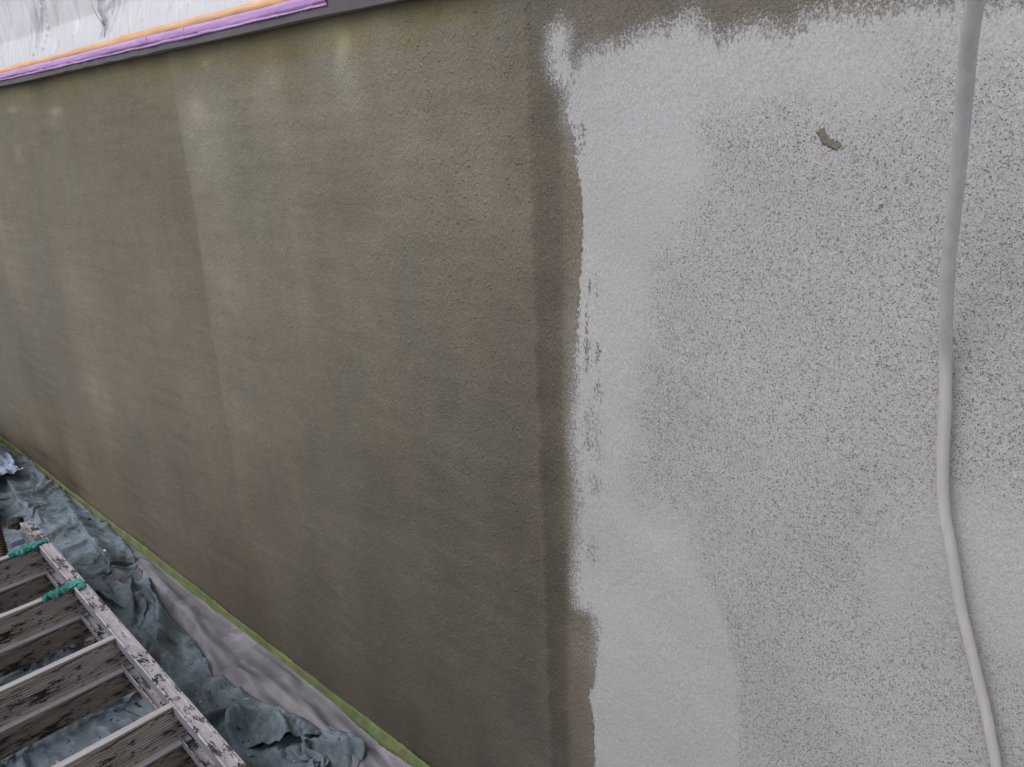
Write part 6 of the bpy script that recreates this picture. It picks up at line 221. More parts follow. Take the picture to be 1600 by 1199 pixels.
1,16,22,2,-1,-15,2,-11,4,8,0,-4,0,0,3,-9,-11,5,1,-9,-10,-3,4,1,-3,-3,8,0,5,-3,-9,5,1,1,0,1,2,-1,2,-10,7,4,-2,-1,1,4,5,-5,15,7,-17,-8,-5,-8,1,1,14,-4,-4,-2,11,4,-7,10,3,-3,-9,2,-14,12,-3,-5,0,1,0,-6,3,3,0,3,2,1,-2,-5,-5,10,-1,7,-3,-13,14,4,-7,-13,8,19,-5,-9,-4,-8,0,0,3,12,9,6,-11,9,-7,7,0,-19,1,-8,3,14,-18,6,11,-9,3,7,-5,-12,-1,7,11,10,6,6,2,-2,-6,-9,-12,-6,-1,1,0,-1,10,6,-2,-7,-7,1,-1,-2,-3,-2,0,1,3,7,-2,-9,5,-2,-3,0,0,1,5,9,3,-2,-1,1,0,-5,-9,14,2,-10,3,15,1,-16,1,11,-14,-4,2,11,16,12,18,17,
8,19,-3,1,13,3,-18,7,7,-8,-5,6,1,0,-3,-3,-3,-9,-15,-5,-2,1,1,0,1,6,-6,3,5,-7,2,-4,-1,-1,7,2,1,0,0,-2,-9,0,-1,1,0,3,2,2,7,11,4,-12,-17,-2,-2,2,8,9,-7,-4,-2,0,18,7,4,2,0,-5,-10,-19,5,4,-1,-5,-2,7,1,-1,-1,-3,-3,0,0,2,1,13,3,-6,-13,15,3,-17,4,12,7,-11,14,-3,-4,-3,0,0,-7,-3,6,16,5,-11,-3,-3,11,-4,-15,-8,-1,15,-14,7,12,-6,6,-9,-10,-1,12,10,0,-5,13,7,3,-3,-4,-5,-3,-5,-6,-9,5,-3,-4,9,-9,-3,7,0,1,0,-1,-2,-2,-3,0,-1,0,8,3,1,-7,-2,0,-2,0,3,11,5,1,2,1,-4,-12,-5,15,2,-4,11,-9,-10,13,-18,8,-10,11,9,15,17,16,12,
15,10,-14,-4,12,11,-8,12,-5,-9,-7,-1,-3,0,3,-6,-5,-10,2,-1,-1,-3,-1,5,4,5,1,-4,-7,-4,4,2,-1,-3,-8,1,0,0,1,6,-1,-5,4,-5,-1,2,1,2,3,4,15,-4,-14,-2,0,-3,8,-2,2,-4,-3,2,-7,16,-1,0,11,-3,-15,-6,8,-4,6,-5,5,0,-4,0,2,-3,-2,-4,5,-3,2,14,-8,-10,13,7,-18,6,21,5,-2,-17,2,6,2,0,-12,14,0,-8,-6,3,16,2,-4,-14,-5,13,-6,-15,-4,14,-11,13,8,-5,-11,-7,-1,11,10,-6,-2,0,-1,3,1,-1,2,-7,-1,-2,-3,0,5,10,-6,-12,-1,8,-1,5,0,-2,-2,0,0,-1,-1,0,1,-2,-3,3,8,-2,-2,-3,-5,0,3,6,2,3,4,6,-5,-14,0,13,7,-3,-16,13,-14,6,-9,6,9,15,13,12,9,9]]

rng = np.random.RandomState(11)
random.seed(5)

# ------------------------------------------------------------------ helpers
def tag(o, label=None, cat=None, group=None, kind=None):
    if label: o['label'] = label
    if cat: o['category'] = cat
    if group: o['group'] = group
    if kind: o['kind'] = kind
    return o

def obj(name, verts, faces, mat, parent=None, smooth=False):
    me = bpy.data.meshes.new(name)
    me.from_pydata([tuple(v) for v in verts], [], faces)
    if smooth:
        me.polygons.foreach_set('use_smooth', [True] * len(me.polygons))
    me.update()
    if mat: me.materials.append(mat)
    o = bpy.data.objects.new(name, me)
    COL.objects.link(o)
    if parent: o.parent = parent
    return o

def empty(name, loc=(0, 0, 0), rot=(0, 0, 0)):
    o = bpy.data.objects.new(name, None)
    o.location = loc; o.rotation_euler = rot
    o.empty_display_size = .05
    COL.objects.link(o)
    return o

def box(name, a, b, mat, parent=None, bevel=0.0):
    bm = bmesh.new()
    bmesh.ops.create_cube(bm, size=1)
    for v in bm.verts:
        v.co = Vector([(a[i] + b[i]) / 2 + v.co[i] * (b[i] - a[i]) for i in range(3)])
    if bevel: bmesh.ops.bevel(bm, geom=bm.edges[:], offset=bevel, segments=2, affect='EDGES')
    me = bpy.data.meshes.new(name); bm.to_mesh(me); bm.free()
    me.materials.append(mat)
    o = bpy.data.objects.new(name, me); COL.objects.link(o)
    if parent: o.parent = parent
    return o

def extrude_profile(name, prof, axis_pts, mat, parent=None, closed=True, cap=True, smooth=False):
    """prof: list of (y,z); axis_pts: list of (x, dy, dz) stations along x"""
    n = len(prof); vs_ = []; fs = []
    for (x, dy, dz) in axis_pts:
        for (y, z) in prof: vs_.append((x, y + dy, z + dz))
    for i in range(len(axis_pts) - 1):
        for j in range(n if closed else n - 1):
            k = (j + 1) % n
            fs.append((i * n + j, i * n + k, (i + 1) * n + k, (i + 1) * n + j))
    if closed and cap:
        fs.append(tuple(range(n - 1, -1, -1)))
        fs.append(tuple((len(axis_pts) - 1) * n + j for j in range(n)))
    return obj(name, vs_, fs, mat, parent, smooth)

def grid_faces(nx, ny, off=0):
    i = np.arange(nx - 1); j = np.arange(ny - 1)
    I, J = np.meshgrid(i, j)
    a = (J * nx + I).ravel() + off
    return np.stack([a, a + 1, a + nx + 1, a + nx], 1)

def grid_obj(name, P, mat, parent=None, flip=False, mask=None):
    ny, nx = P.shape[:2]
    F = grid_faces(nx, ny)
    if mask is not None: F = F[mask.ravel()]
    if flip: F = F[:, ::-1]
    me = bpy.data.meshes.new(name)
    me.vertices.add(nx * ny); me.vertices.foreach_set('co', P.reshape(-1).astype(np.float32))
    me.loops.add(F.size); me.loops.foreach_set('vertex_index', F.ravel().astype(np.int32))
    me.polygons.add(len(F)); me.polygons.foreach_set('loop_start', np.arange(0, F.size, 4, dtype=np.int32))
    me.polygons.foreach_set('use_smooth', np.ones(len(F), bool))
    me.update(calc_edges=True); me.validate()
    me.materials.append(mat)
    o = bpy.data.objects.new(name, me); COL.objects.link(o)
    if parent: o.parent = parent
    return o

def tube(name, pts, rad, mat, parent=None, seg=16, sub=6):
    P = [Vector(p) for p in pts]
    out = []
    for i in range(len(P) - 1):
        p0 = P[max(i - 1, 0)]; p1 = P[i]; p2 = P[i + 1]; p3 = P[min(i + 2, len(P) - 1)]
        for s in range(sub):
            t = s / sub
            out.append(0.5 * ((2 * p1) + (-p0 + p2) * t + (2 * p0 - 5 * p1 + 4 * p2 - p3) * t * t + (-p0 + 3 * p1 - 3 * p2 + p3) * t ** 3))
    out.append(P[-1])
    vs_ = []; fs = []
    up = Vector((0, 1, 0))
    for i, p in enumerate(out):
        tng = (out[min(i + 1, len(out) - 1)] - out[max(i - 1, 0)]).normalized()
        a = tng.cross(up).normalized(); b = a.cross(tng).normalized()
        r = rad(i / (len(out) - 1)) if callable(rad) else rad
        for k in range(seg):
            an = 2 * math.pi * k / seg
            vs_.append(p + a * math.cos(an) * r + b * math.sin(an) * r)
    for i in range(len(out) - 1):
        for k in range(seg):
            fs.append((i * seg + k, i * seg + (k + 1) % seg, (i + 1) * seg + (k + 1) % seg, (i + 1) * seg + k))
    fs.append(tuple(range(seg))[::-1]); fs.append(tuple((len(out) - 1) * seg + k for k in range(seg)))
    return obj(name, vs_, fs, mat, parent, True)

# material node helper
class NT:
    def __init__(s, name):
        s.m = bpy.data.materials.new(name); s.m.use_nodes = True
        s.t = s.m.node_tree
        s.b = s.t.nodes['Principled BSDF']; s.out = s.t.nodes['Material Output']
    def n(s, typ, **kw):
        nd = s.t.nodes.new(typ)
        for k, v in kw.items(): setattr(nd, k, v)
        return nd
    def set(s, sock, v):
        if hasattr(v, 'is_linked') or isinstance(v, bpy.types.NodeSocket): s.t.links.new(v, sock)
        elif isinstance(v, (tuple, list)) and len(v) == 3 and sock.type == 'RGBA': sock.default_value = (*v, 1)
        else: sock.default_value = v
    def math(s, op, a, b=0.0, c=None, clamp=False):
        nd = s.n('ShaderNodeMath', operation=op, use_clamp=clamp)
        s.set(nd.inputs[0], a); s.set(nd.inputs[1], b)
        if c is not None: s.set(nd.inputs[2], c)
        return nd.outputs[0]
    def mix(s, f, a, b, blend='MIX'):
        nd = s.n('ShaderNodeMix', data_type='RGBA', blend_type=blend)
        s.set(nd.inputs[0], f); s.set(nd.inputs[6], a); s.set(nd.inputs[7], b)
        return nd.outputs[2]
    def ss(s, v, lo, hi, a=0.0, b=1.0):
        nd = s.n('ShaderNodeMapRange', interpolation_type='SMOOTHSTEP')
        s.set(nd.inputs[0], v); s.set(nd.inputs[1], lo); s.set(nd.inputs[2], hi)
        s.set(nd.inputs[3], a); s.set(nd.inputs[4], b)
        return nd.outputs[0]
    def pos(s, scale=(1, 1, 1), rot=(0, 0, 0), obj=True):
        tc = s.n('ShaderNodeTexCoord'); mp = s.n('ShaderNodeMapping')
        s.t.links.new(tc.outputs['Object'], mp.inputs[0])
        mp.inputs['Scale'].default_value = scale; mp.inputs['Rotation'].default_value = rot
        return mp.outputs[0]
    def noise(s, vec, scale, detail=3, rough=.55, dist=0.0, col=False):
        nd = s.n('ShaderNodeTexNoise'); s.set(nd.inputs['Vector'], vec)
        nd.inputs['Scale'].default_value = scale; nd.inputs['Detail'].default_value = detail
        nd.inputs['Roughness'].default_value = rough; nd.inputs['Distortion'].default_value = dist
        return nd.outputs[1 if col else 0]
    def vor(s, vec, scale, feature='F1', rand=1.0):
        nd = s.n('ShaderNodeTexVoronoi', feature=feature); s.set(nd.inputs['Vector'], vec)
        nd.inputs['Scale'].default_value = scale; nd.inputs['Randomness'].default_value = rand
        return nd.outputs
    def attr(s, name, col=False):
        nd = s.n('ShaderNodeAttribute', attribute_name=name)
        return nd.outputs['Color' if col else 'Fac']
    def bump(s, h, strength=.5, dist=.001, prev=None):
        nd = s.n('ShaderNodeBump'); nd.inputs['Strength'].default_value = strength
        nd.inputs['Distance'].default_value = dist; s.set(nd.inputs['Height'], h)
        if prev is not None: s.set(nd.inputs['Normal'], prev)
        return nd.outputs[0]
    def fin(s, color, rough=.8, normal=None, spec=None):
        s.set(s.b.inputs['Base Color'], color); s.set(s.b.inputs['Roughness'], rough)
        if normal is not None: s.set(s.b.inputs['Normal'], normal)
        if spec is not None: s.b.inputs['Specular IOR Level'].default_value = spec
        return s.m

def srgb(r, g=None, b=None):
    f = lambda c: (c / 255 / 12.92) if c / 255 <= .04045 else ((c / 255 + .055) / 1.055) ** 2.4
    return (f(r), f(g), f(b))

# ------------------------------------------------------------------ wall surface data
def seg_dist(X, Z, pts, closed=False):
    best = np.full(X.shape, 1e9)
    n = len(pts)
    for i in range(n if closed else n - 1):
        ax, az = pts[i]; bx, bz = pts[(i + 1) % n]
        dx, dz = bx - ax, bz - az; L = dx * dx + dz * dz + 1e-12
        t = np.clip(((X - ax) * dx + (Z - az) * dz) / L, 0, 1)
        best = np.minimum(best, (X - ax - t * dx) ** 2 + (Z - az - t * dz) ** 2)
    return np.sqrt(best)

def inside(X, Z, pts):
    c = np.zeros(X.shape, bool); n = len(pts)
    for i in range(n):
        ax, az = pts[i]; bx, bz = pts[(i + 1) % n]
        if az == bz: continue
        cond = ((az > Z) != (bz > Z)) & (X < (bx - ax) * (Z - az) / (bz - az) + ax)
        c ^= cond
    return c

def wave(X, Z, fx, fz, seed, octs=4, n=6):
    r = np.random.RandomState(seed); o = np.zeros(X.shape); a = 1.0
    for k in range(octs):
        for j in range(n):
            th = r.rand() * 6.283; f = (2 ** k) * (.6 + .8 * r.rand())
            o += a * np.sin(6.283 * f * (fx * math.cos(th) * X + fz * math.sin(th) * Z) + r.rand() * 6.283) / math.sqrt(n)
        a *= .55
    return o

def axis(segs):
    out = [segs[0][0]]
    for a, b, d in segs:
        n = max(1, int(round((b - a) / d))); out += list(a + (b - a) * (np.arange(n) + 1) / n)
    return np.array(out)

WX = axis([(-9, -4, .1), (-4, -2, .012), (-2, -1.1, .006), (-1.1, -.86, .004), (-.86, -.75, .0012), (-.75, -.34, .005), (-.34, -.30, .0008), (-.30, .1, .005), (.1, 3, .1)])
WZ = axis([(-.05, 1.0, .006), (1.0, 1.045, .0012), (1.045, 1.1965, .004)])
X, Z = np.meshgrid(WX, WZ)
sd = seg_dist(X, Z, POLY, True); ins = inside(X, Z, POLY)
sd = np.where(ins, sd, -sd)                       # + on the bare render, - on the fresh coat
for pts, w in STREAKS: sd = np.minimum(sd, seg_dist(X, Z, pts) - w)
for pts, w in SPOT: sd = np.minimum(sd, seg_dist(X, Z, pts) - w)
ag = np.where(inside(X, Z, AGG), 1, -1) * seg_dist(X, Z, AGG, True)
soft = .012 + .045 / (1 + np.exp(-(Z - .58) / .02))
agg = np.clip(ag / soft + .5 + .12 * wave(X, Z, 9, 9, 3) * soft / .05, 0, 1)
for (cx, cz), rx, rz in SMOOTH:
    agg *= 1 - np.exp(-(((X - cx) / rx) ** 2 + ((Z - cz) / rz) ** 2)) * .75
agg = np.clip(agg * (.97 + .05 * wave(X, Z, 5, 5, 9)), 0, 1)
# colour of the coat, interpolated between measured places (uneven wetness, and some light falloff put into the colour)
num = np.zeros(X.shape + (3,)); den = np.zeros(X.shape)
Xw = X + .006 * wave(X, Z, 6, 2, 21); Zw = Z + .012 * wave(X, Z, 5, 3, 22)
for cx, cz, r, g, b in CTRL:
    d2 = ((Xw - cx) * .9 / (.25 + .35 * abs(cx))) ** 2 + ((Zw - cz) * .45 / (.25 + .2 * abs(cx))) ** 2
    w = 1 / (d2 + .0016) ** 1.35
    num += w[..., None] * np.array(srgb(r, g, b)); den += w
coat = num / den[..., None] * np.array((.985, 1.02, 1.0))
streak = wave(X, Z, 12, .8, 31, 4)
coat = .68 * coat + .32 * coat.mean(-1, keepdims=True) * np.array((1.10, 1.01, .865))
_l = coat.mean(-1, keepdims=True)
coat = coat * (_l / .085) ** -.14 * np.array((1.060, 1.045, 1.015))
coat *= (1 + .012 * streak)[..., None]
hu = wave(X, Z, 3.5, 2.2, 38, 3)
coat *= 1 + hu[..., None] * np.array((.008, -.001, -.005))
lx = X + .0016 * wave(X, Z, 1, 5, 33)
low = 1 / (1 + np.exp((Z - 1.12) / .03))
band = 1 / (1 + np.exp(-(lx + .657) / .0015)) / (1 + np.exp((lx + .622 - .012 * (Z - .6)) / .0022))
coat *= (1 - .25 * band * (.35 + .65 * low))[..., None]
thinb = 1 / (1 + np.exp(-(lx + .622 - .012 * (Z - .6)) / .0022))
coat *= (1 + .10 * thinb * low)[..., None]
sx = X + 1.527 + .006 * wave(X, Z, 1, 2, 63, 3)
up = 1 / (1 + np.exp(-(Z - .35) / .12)) / (1 + np.exp((Z - 1.115) / .008))
coat *= (1 + up * (-.10 * np.exp(-np.abs(sx) / .09) * (sx < 0) + .12 * np.exp(-np.clip(sx, 0, 9) / .10) * (sx >= 0)))[..., None]
for cx, w_, z0, z1, k_ in ((-2.1, .05, .2, 1.05, -.05), (-2.45, .04, .3, 1.0, -.06), (-1.83, .04, .1, .9, -.04), (-1.19, .05, .75, 1.08, .06), (-1.13, .04, .6, .95, -.06), (-2.9, .06, .3, .9, .05)):
    e_ = X - cx + .008 * wave(X, Z, 1, 3, int(abs(cx) * 100))
    coat *= (1 + k_ * np.exp(-np.clip(e_, 0, 9) / w_) * (1 / (1 + np.exp(-e_ / .003))) / (1 + np.exp(-(Z - z0) / .05)) / (1 + np.exp((Z - z1) / .03)))[..., None]
for (cx, cz), rx, rz, k_ in SMUDGE:
    gx = X + .010 * wave(X, Z, 14, 10, 44, 3)
    coat *= (1 + k_ * np.exp(-(((gx - cx) / rx) ** 2 + ((Z - cz) / rz) ** 2)))[..., None]
wm = np.exp(-(((X + 2.75 + .5 * Z) / .28) ** 2 + ((Z - .10) / .16) ** 2))
coat *= 1 + wm[..., None] * np.array((.14, .05, -.04))
bandz = (Z > 1.155 + .008 * wave(X, Z, 4, 1, 77)) & (X < -.7)
coat *= np.where(bandz[..., None], np.array((1.0, .97, .80)), 1)
# light render colour fields
bare = np.ones(X.shape + (3,)) * np.array(srgb(174, 174, 175))
blue = np.exp(-((X + .80 + .02 * wave(X, Z, 4, 3, 5)) / .045) ** 2) * (Z > .2)
blue2 = np.exp(-(((X + .5) / .12) ** 2 + ((Z - 1.05) / .05) ** 2))
for bl in (blue * .55, blue2 * .6): bare = bare * (1 + bl[..., None] * np.array((.02, .035, .10)))
gr = np.exp(-(((X + .14) / .07) ** 2 + ((Z - .68) / .06) ** 2))
bare = bare * (1 + gr[..., None] * np.array((-.035, .012, -.03)))
bare *= (1 + .03 * wave(X, Z, 5, 5, 41))[..., None]
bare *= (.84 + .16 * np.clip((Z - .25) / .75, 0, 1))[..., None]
# relief of the hand-laid coat: a thicker edge at the lap and soft trowel waves
Yo = -.0012 * wave(X, Z, 2.2, 1.6, 51, 3)
lap = X + .657 + .0012 * wave(X, Z, 1, 4, 61, 3)
Yo -= .0022 * (1 / (1 + np.exp(lap / .0022))) * (.6 + .4 * np.tanh(wave(X, Z, 1, 6, 62)))
Yo -= (.0030 + .0012 * wave(X, Z, 8, 26, 64, 3)) * np.exp(-((lap + .004) / .0035) ** 2)
lap2 = X + 1.527 + .006 * wave(X, Z, 1, 2, 63, 3)
Yo -= .001 / (1 + np.exp(-lap2 / .003))
Yo -= .0006 * (sd < 0)
fz = .22 + 1.0 * np.exp(-((Z - .60) / .20) ** 4) + .9 / (1 + np.exp(-(Z - 1.05) / .02))        # how ragged the brush edge is
fz *= 1 - .85 * np.exp(-(((X + .32) / .02) ** 2 + ((Z - 1.027) / .02) ** 2))
P = np.stack([X, Yo, Z], -1)

# ------------------------------------------------------------------ materials
def mat_wall():
    s = NT('render_coat')
    p = s.pos()
    pv = s.pos((1, 1, .5))
    sdA = s.attr('sd'); fzA = s.attr('fz'); aggA = s.attr('agg')
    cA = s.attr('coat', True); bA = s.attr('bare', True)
    n1 = s.noise(pv, 420, 3, .65); n2 = s.noise(p, 130, 2, .6)
    nn = s.math('ADD', s.math('MULTIPLY', s.math('SUBTRACT', n1, .5), .058), s.math('MULTIPLY', s.math('SUBTRACT', n2, .5), .016))
    edge = s.math('ADD', sdA, s.math('MULTIPLY', nn, fzA))
    m = s.ss(edge, -.0007, .0007)
    # specks of bare render showing through a thin coat near the edge
    n3 = s.noise(p, 420, 2, .7)
    thin = s.math('MULTIPLY', s.ss(sdA, -.024, 0, 0, 1), fzA)
    hole = s.ss(s.math('ADD', n3, s.math('MULTIPLY', thin, .20)), .64, .72)
    hole = s.math('MULTIPLY', hole, s.ss(sdA, -.026, -.010))
    m = s.math('MAXIMUM', m, s.math('MULTIPLY', hole, .75))
    # coat colour
    g1 = s.noise(p, 620, 2, .7); g2 = s.noise(p, 26, 4, .6)
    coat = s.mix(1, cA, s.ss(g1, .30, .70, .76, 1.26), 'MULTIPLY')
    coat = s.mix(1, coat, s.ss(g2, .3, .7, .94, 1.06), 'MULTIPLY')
    
    # bare render colour with dark aggregate
    b1 = s.noise(p, 520, 3, .7)
    bare = s.mix(1, bA, s.ss(b1, .3, .7, .84, 1.12), 'MULTIPLY')
    pd = s.mix(.0035, p, s.noise(p, 500, 2, .5, col=True), 'ADD')
    v = s.vor(pd, 640)
    rnd = s.n('ShaderNodeSeparateColor'); s.set(rnd.inputs[0], v['Color'])
    rad = s.math('MULTIPLY', s.math('SUBTRACT', rnd.outputs[0], .42), .95)
    patch = s.ss(s.noise(p, 45, 2, .6), .3, .7, .88, 1.10)
    dot = s.ss(s.math('SUBTRACT', s.math('MULTIPLY', s.math('MULTIPLY', rad, patch), aggA), v['Distance']), -.03, .04)
    v2 = s.vor(pd, 1150)
    rn2 = s.n('ShaderNodeSeparateColor'); s.set(rn2.inputs[0], v2['Color'])
    dot2 = s.ss(s.math('SUBTRACT', s.math('MULTIPLY', s.math('SUBTRACT', rn2.outputs[1], .22), s.math('MULTIPLY', aggA, .95)), v2['Distance']), -.05, .05)
    spk = s.mix(rnd.outputs[1], (.10, .09, .085), (.22, .205, .195))
    bare = s.mix(s.math('MULTIPLY', dot2, .70), bare, (.2, .19, .188))
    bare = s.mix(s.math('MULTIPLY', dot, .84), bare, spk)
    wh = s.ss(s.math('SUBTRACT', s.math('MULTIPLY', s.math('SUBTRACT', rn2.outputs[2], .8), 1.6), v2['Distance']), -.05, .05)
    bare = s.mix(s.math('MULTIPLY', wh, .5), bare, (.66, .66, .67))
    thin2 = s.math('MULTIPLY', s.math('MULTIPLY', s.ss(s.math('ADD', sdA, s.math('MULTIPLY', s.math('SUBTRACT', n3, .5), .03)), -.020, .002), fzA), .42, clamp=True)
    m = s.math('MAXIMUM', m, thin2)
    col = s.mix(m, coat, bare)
    # relief
    h1 = s.noise(pv, 330, 3, .65); h2 = s.noise(p, 90, 2, .5)
    vn = s.vor(s.mix(.012, p, s.noise(p, 150, 1, .5, col=True), 'ADD'), 190)
    rn = s.n('ShaderNodeSeparateColor'); s.set(rn.inputs[0], vn['Color'])
    nod = s.ss(s.math('SUBTRACT', s.math('MULTIPLY', s.math('SUBTRACT', rn.outputs[0], .42), .9), vn['Distance']), -.1, .35)
    rough_zone = s.attr('nod')
    h = s.math('ADD', s.math('MULTIPLY', h1, .75), s.math('MULTIPLY', h2, .4))
    h = s.math('ADD', h, s.math('MULTIPLY', s.math('MULTIPLY', nod, rough_zone), .42))
    h = s.math('ADD', h, s.math('MULTIPLY', b1, .25))
    h = s.math('MULTIPLY', h, s.math('SUBTRACT', 1.0, s.math('MULTIPLY', m, .42)))
    h = s.math('SUBTRACT', h, s.math('MULTIPLY', s.math('MULTIPLY', dot, m), .45))
    h = s.math('SUBTRACT', h, s.math('MULTIPLY', m, .35))
    nrm = s.bump(h, 1.0, .0027)
    rgh = s.mix(m, (.62,) * 3, (.9,) * 3)
    return s.fin(col, rgh, nrm, .35)

M = {}
M['wall'] = mat_wall()

def mat_simple(name, col, rough=.6, nscale=60, namp=.15, bumps=.3, bdist=.001, spec=.5, metallic=0):
    s = NT(name); p = s.pos()
    c = s.mix(1, col, s.ss(s.noise(p, nscale, 4, .6), .25, .75, 1 - namp, 1 + namp), 'MULTIPLY')
    m = s.fin(c, rough, s.bump(s.noise(p, nscale * 3, 3, .6), bumps, bdist), spec)
    s.b.inputs['Metallic'].default_value = metallic
    return m

def mat_flash():
    s = NT('dark_flashing'); p = s.pos()
    c = s.mix(s.noise(p, 12, 4, .7), srgb(82, 77, 84), srgb(98, 94, 102))
    c = s.mix(s.ss(s.noise(p, 160, 3, .6), .62, .7), c, srgb(120, 112, 105))
    return s.fin(c, .55, s.bump(s.noise(p, 40, 3), .3, .001), .4)
M['flash'] = mat_flash()

def mat_tape(name, c1, c2, grain=(1, 1, 1), dirt=None, spec=.35, rough=.6, dirt_lo=.66):
    s = NT(name); p = s.pos(); q = s.pos(grain)
    c = s.mix(s.ss(s.noise(q, 30, 4, .6), .3, .7), c1, c2)
    if dirt:
        c = s.mix(s.ss(s.noise(p, 38, 4, .75), dirt_lo, dirt_lo + .06), c, dirt)
        c = s.mix(s.math('MULTIPLY', s.ss(s.noise(p, 7, 3, .6), .5, .62), .45), c, dirt)
    h = s.noise(p, 900, 2, .5)
    return s.fin(c, rough, s.bump(s.noise(q, 260, 3), .5, .0008, s.bump(h, .3, .0004)), spec)
M['purple'] = mat_tape('purple_tape', srgb(198, 160, 212), srgb(182, 144, 202), (.3, 1, 3))
M['orange'] = mat_tape('orange_tape', srgb(228, 184, 150), srgb(214, 168, 128), (.3, 1, 3))
M['green'] = mat_tape('green_tape', srgb(98, 114, 68), srgb(70, 84, 52), (.5, 1, 1), srgb(92, 86, 62), dirt_lo=.53)

def mat_film():
    s = NT('masking_film'); p = s.pos()
    s.fin((.80, .81, .88), .22, s.bump(s.noise(s.pos((1, 1, .25)), 45, 3, .6, .3), .35, .002), .6)
    tr = s.n('ShaderNodeBsdfTransparent'); tl = s.n('ShaderNodeBsdfTranslucent')
    tl.inputs[0].default_value = (.85, .85, .92, 1)
    a = s.n('ShaderNodeMixShader'); a.inputs[0].default_value = .15
    b = s.n('ShaderNodeMixShader'); b.inputs[0].default_value = .13
    s.t.links.new(s.b.outputs[0], a.inputs[1]); s.t.links.new(tl.outputs[0], a.inputs[2])
    s.t.links.new(a.outputs[0], b.inputs[1]); s.t.links.new(tr.outputs[0], b.inputs[2])
    s.t.links.new(b.outputs[0], s.out.inputs['Surface'])
    return s.m
M['film'] = mat_film()
M['frame'] = mat_simple('window_frame_paint', (.72, .70, .66), .4, 30, .05)
M['seal'] = mat_simple('tan_seal', srgb(206, 192, 186), .6, 60, .1)
def mat_glass():
    s = NT('window_glass'); s.fin((.10, .12, .15), .06, None, .8); return s.m
M['glass'] = mat_glass()
M['brickwork'] = mat_simple('plain_render', (.33, .32, .30), .9, 40, .1, .5, .002)

def mat_cloth(name, ca, cb, dark, light_specks=True, amp=1.0):
    s = NT(name); p = s.pos()
    c = s.mix(s.ss(s.noise(p, 9, 4, .65), .35, .65), ca, cb)
    c = s.mix(s.math('MULTIPLY', s.ss(s.noise(p, 5.5, 4, .6, .6), .58, .70), .75), c, dark)
    c = s.mix(1, c, s.ss(s.noise(p, 420, 3, .7), .3, .7, .82, 1.16), 'MULTIPLY')
    c = s.mix(1, c, s.ss(s.noise(p, 40, 4, .7), .3, .7, .86, 1.12), 'MULTIPLY')
    pd = s.mix(.02, p, s.noise(p, 70, 2, .5, col=True), 'ADD')
    v = s.vor(pd, 62); r = s.n('ShaderNodeSeparateColor'); s.set(r.inputs[0], v['Color'])
    dk = s.ss(s.math('SUBTRACT', s.math('MULTIPLY', s.math('SUBTRACT', r.outputs[0], .72), 1.1), v['Distance']), -.02, .05)
    c = s.mix(s.math('MULTIPLY', dk, .85), c, (.012, .014, .018))
    c = s.mix(s.math('MULTIPLY', s.ss(s.noise(p, 75, 3, .7), .66, .70), .8), c, (.02, .022, .026))
    if light_specks:
        v2 = s.vor(pd, 105); r2 = s.n('ShaderNodeSeparateColor'); s.set(r2.inputs[0], v2['Color'])
        lt = s.ss(s.math('SUBTRACT', s.math('MULTIPLY', s.math('SUBTRACT', r2.outputs[1], .84), 1.7), v2['Distance']), -.02, .05)
        c = s.mix(s.math('MULTIPLY', lt, .8), c, (.45, .47, .48))
    nb = s.bump(s.noise(p, 26, 4, .6, .4), .55 * amp, .012, s.bump(s.noise(p, 700, 2, .6), .5, .0006))
    return s.fin(c, .85, nb, .2)
M['cloth'] = mat_cloth('grey_blue_dust_sheet', srgb(94, 105, 112), srgb(120, 133, 146), srgb(76, 71, 73))
M['pale_cloth'] = mat_cloth('pale_blue_sheet', srgb(150, 164, 190), srgb(128, 140, 160), srgb(110, 112, 124))
M['taupe_cloth'] = mat_cloth('taupe_sheet', srgb(124, 116, 116), srgb(96, 90, 92), srgb(60, 54, 54))

def mat_paper():
    s = NT('lilac_masking_paper'); p = s.pos()
    c = s.mix(s.ss(s.noise(p, 8, 4, .6), .3, .7), srgb(132, 130, 138), srgb(106, 105, 112))
    c = s.mix(s.ss(s.noise(s.pos((.5, 1, 1)), 22, 4, .7), .58, .74), c, srgb(148, 142, 156))
    c = s.mix(s.math('MULTIPLY', s.ss(s.noise(p, 6, 4, .7, 1.0), .56, .64), .4), c, srgb(92, 82, 82))
    return s.fin(c, .5, s.bump(s.noise(p, 60, 3), .25, .002), .45)
M['paper'] = mat_paper()

def mat_alu(name, base, light, dirt, groove=False, dirt_amt=.62, streak=(.12, 1, 1)):
    """weathered, paint-splashed aluminium; scratches and splashes run along local X of the piece"""
    s = NT(name); p = s.pos(); q = s.pos(streak)
    c = s.mix(s.ss(s.noise(q, 90, 4, .7), .3, .7), base, light)
    c = s.mix(s.ss(s.noise(q, 42, 5, .75), dirt_amt, dirt_amt + .04), c, dirt)
    q2 = s.pos((streak[0] ** .4, streak[1] ** .4, 1)); c = s.mix(s.ss(s.noise(q2, 36, 5, .8), dirt_amt + .03, dirt_amt + .06), c, (.02, .018, .018))
    v = s.vor(s.mix(.02, p, s.noise(p, 60, 2, .5, col=True), 'ADD'), 40); r = s.n('ShaderNodeSeparateColor'); s.set(r.inputs[0], v['Color'])
    sp = s.ss(s.math('SUBTRACT', s.math('MULTIPLY', s.math('SUBTRACT', r.outputs[0], .86), 2.0), v['Distance']), -.02, .04)
    c = s.mix(s.math('MULTIPLY', sp, .8), c, srgb(150, 145, 138))
    return s.fin(c, .55, s.bump(s.noise(q, 200, 3), .4, .0008), .5)
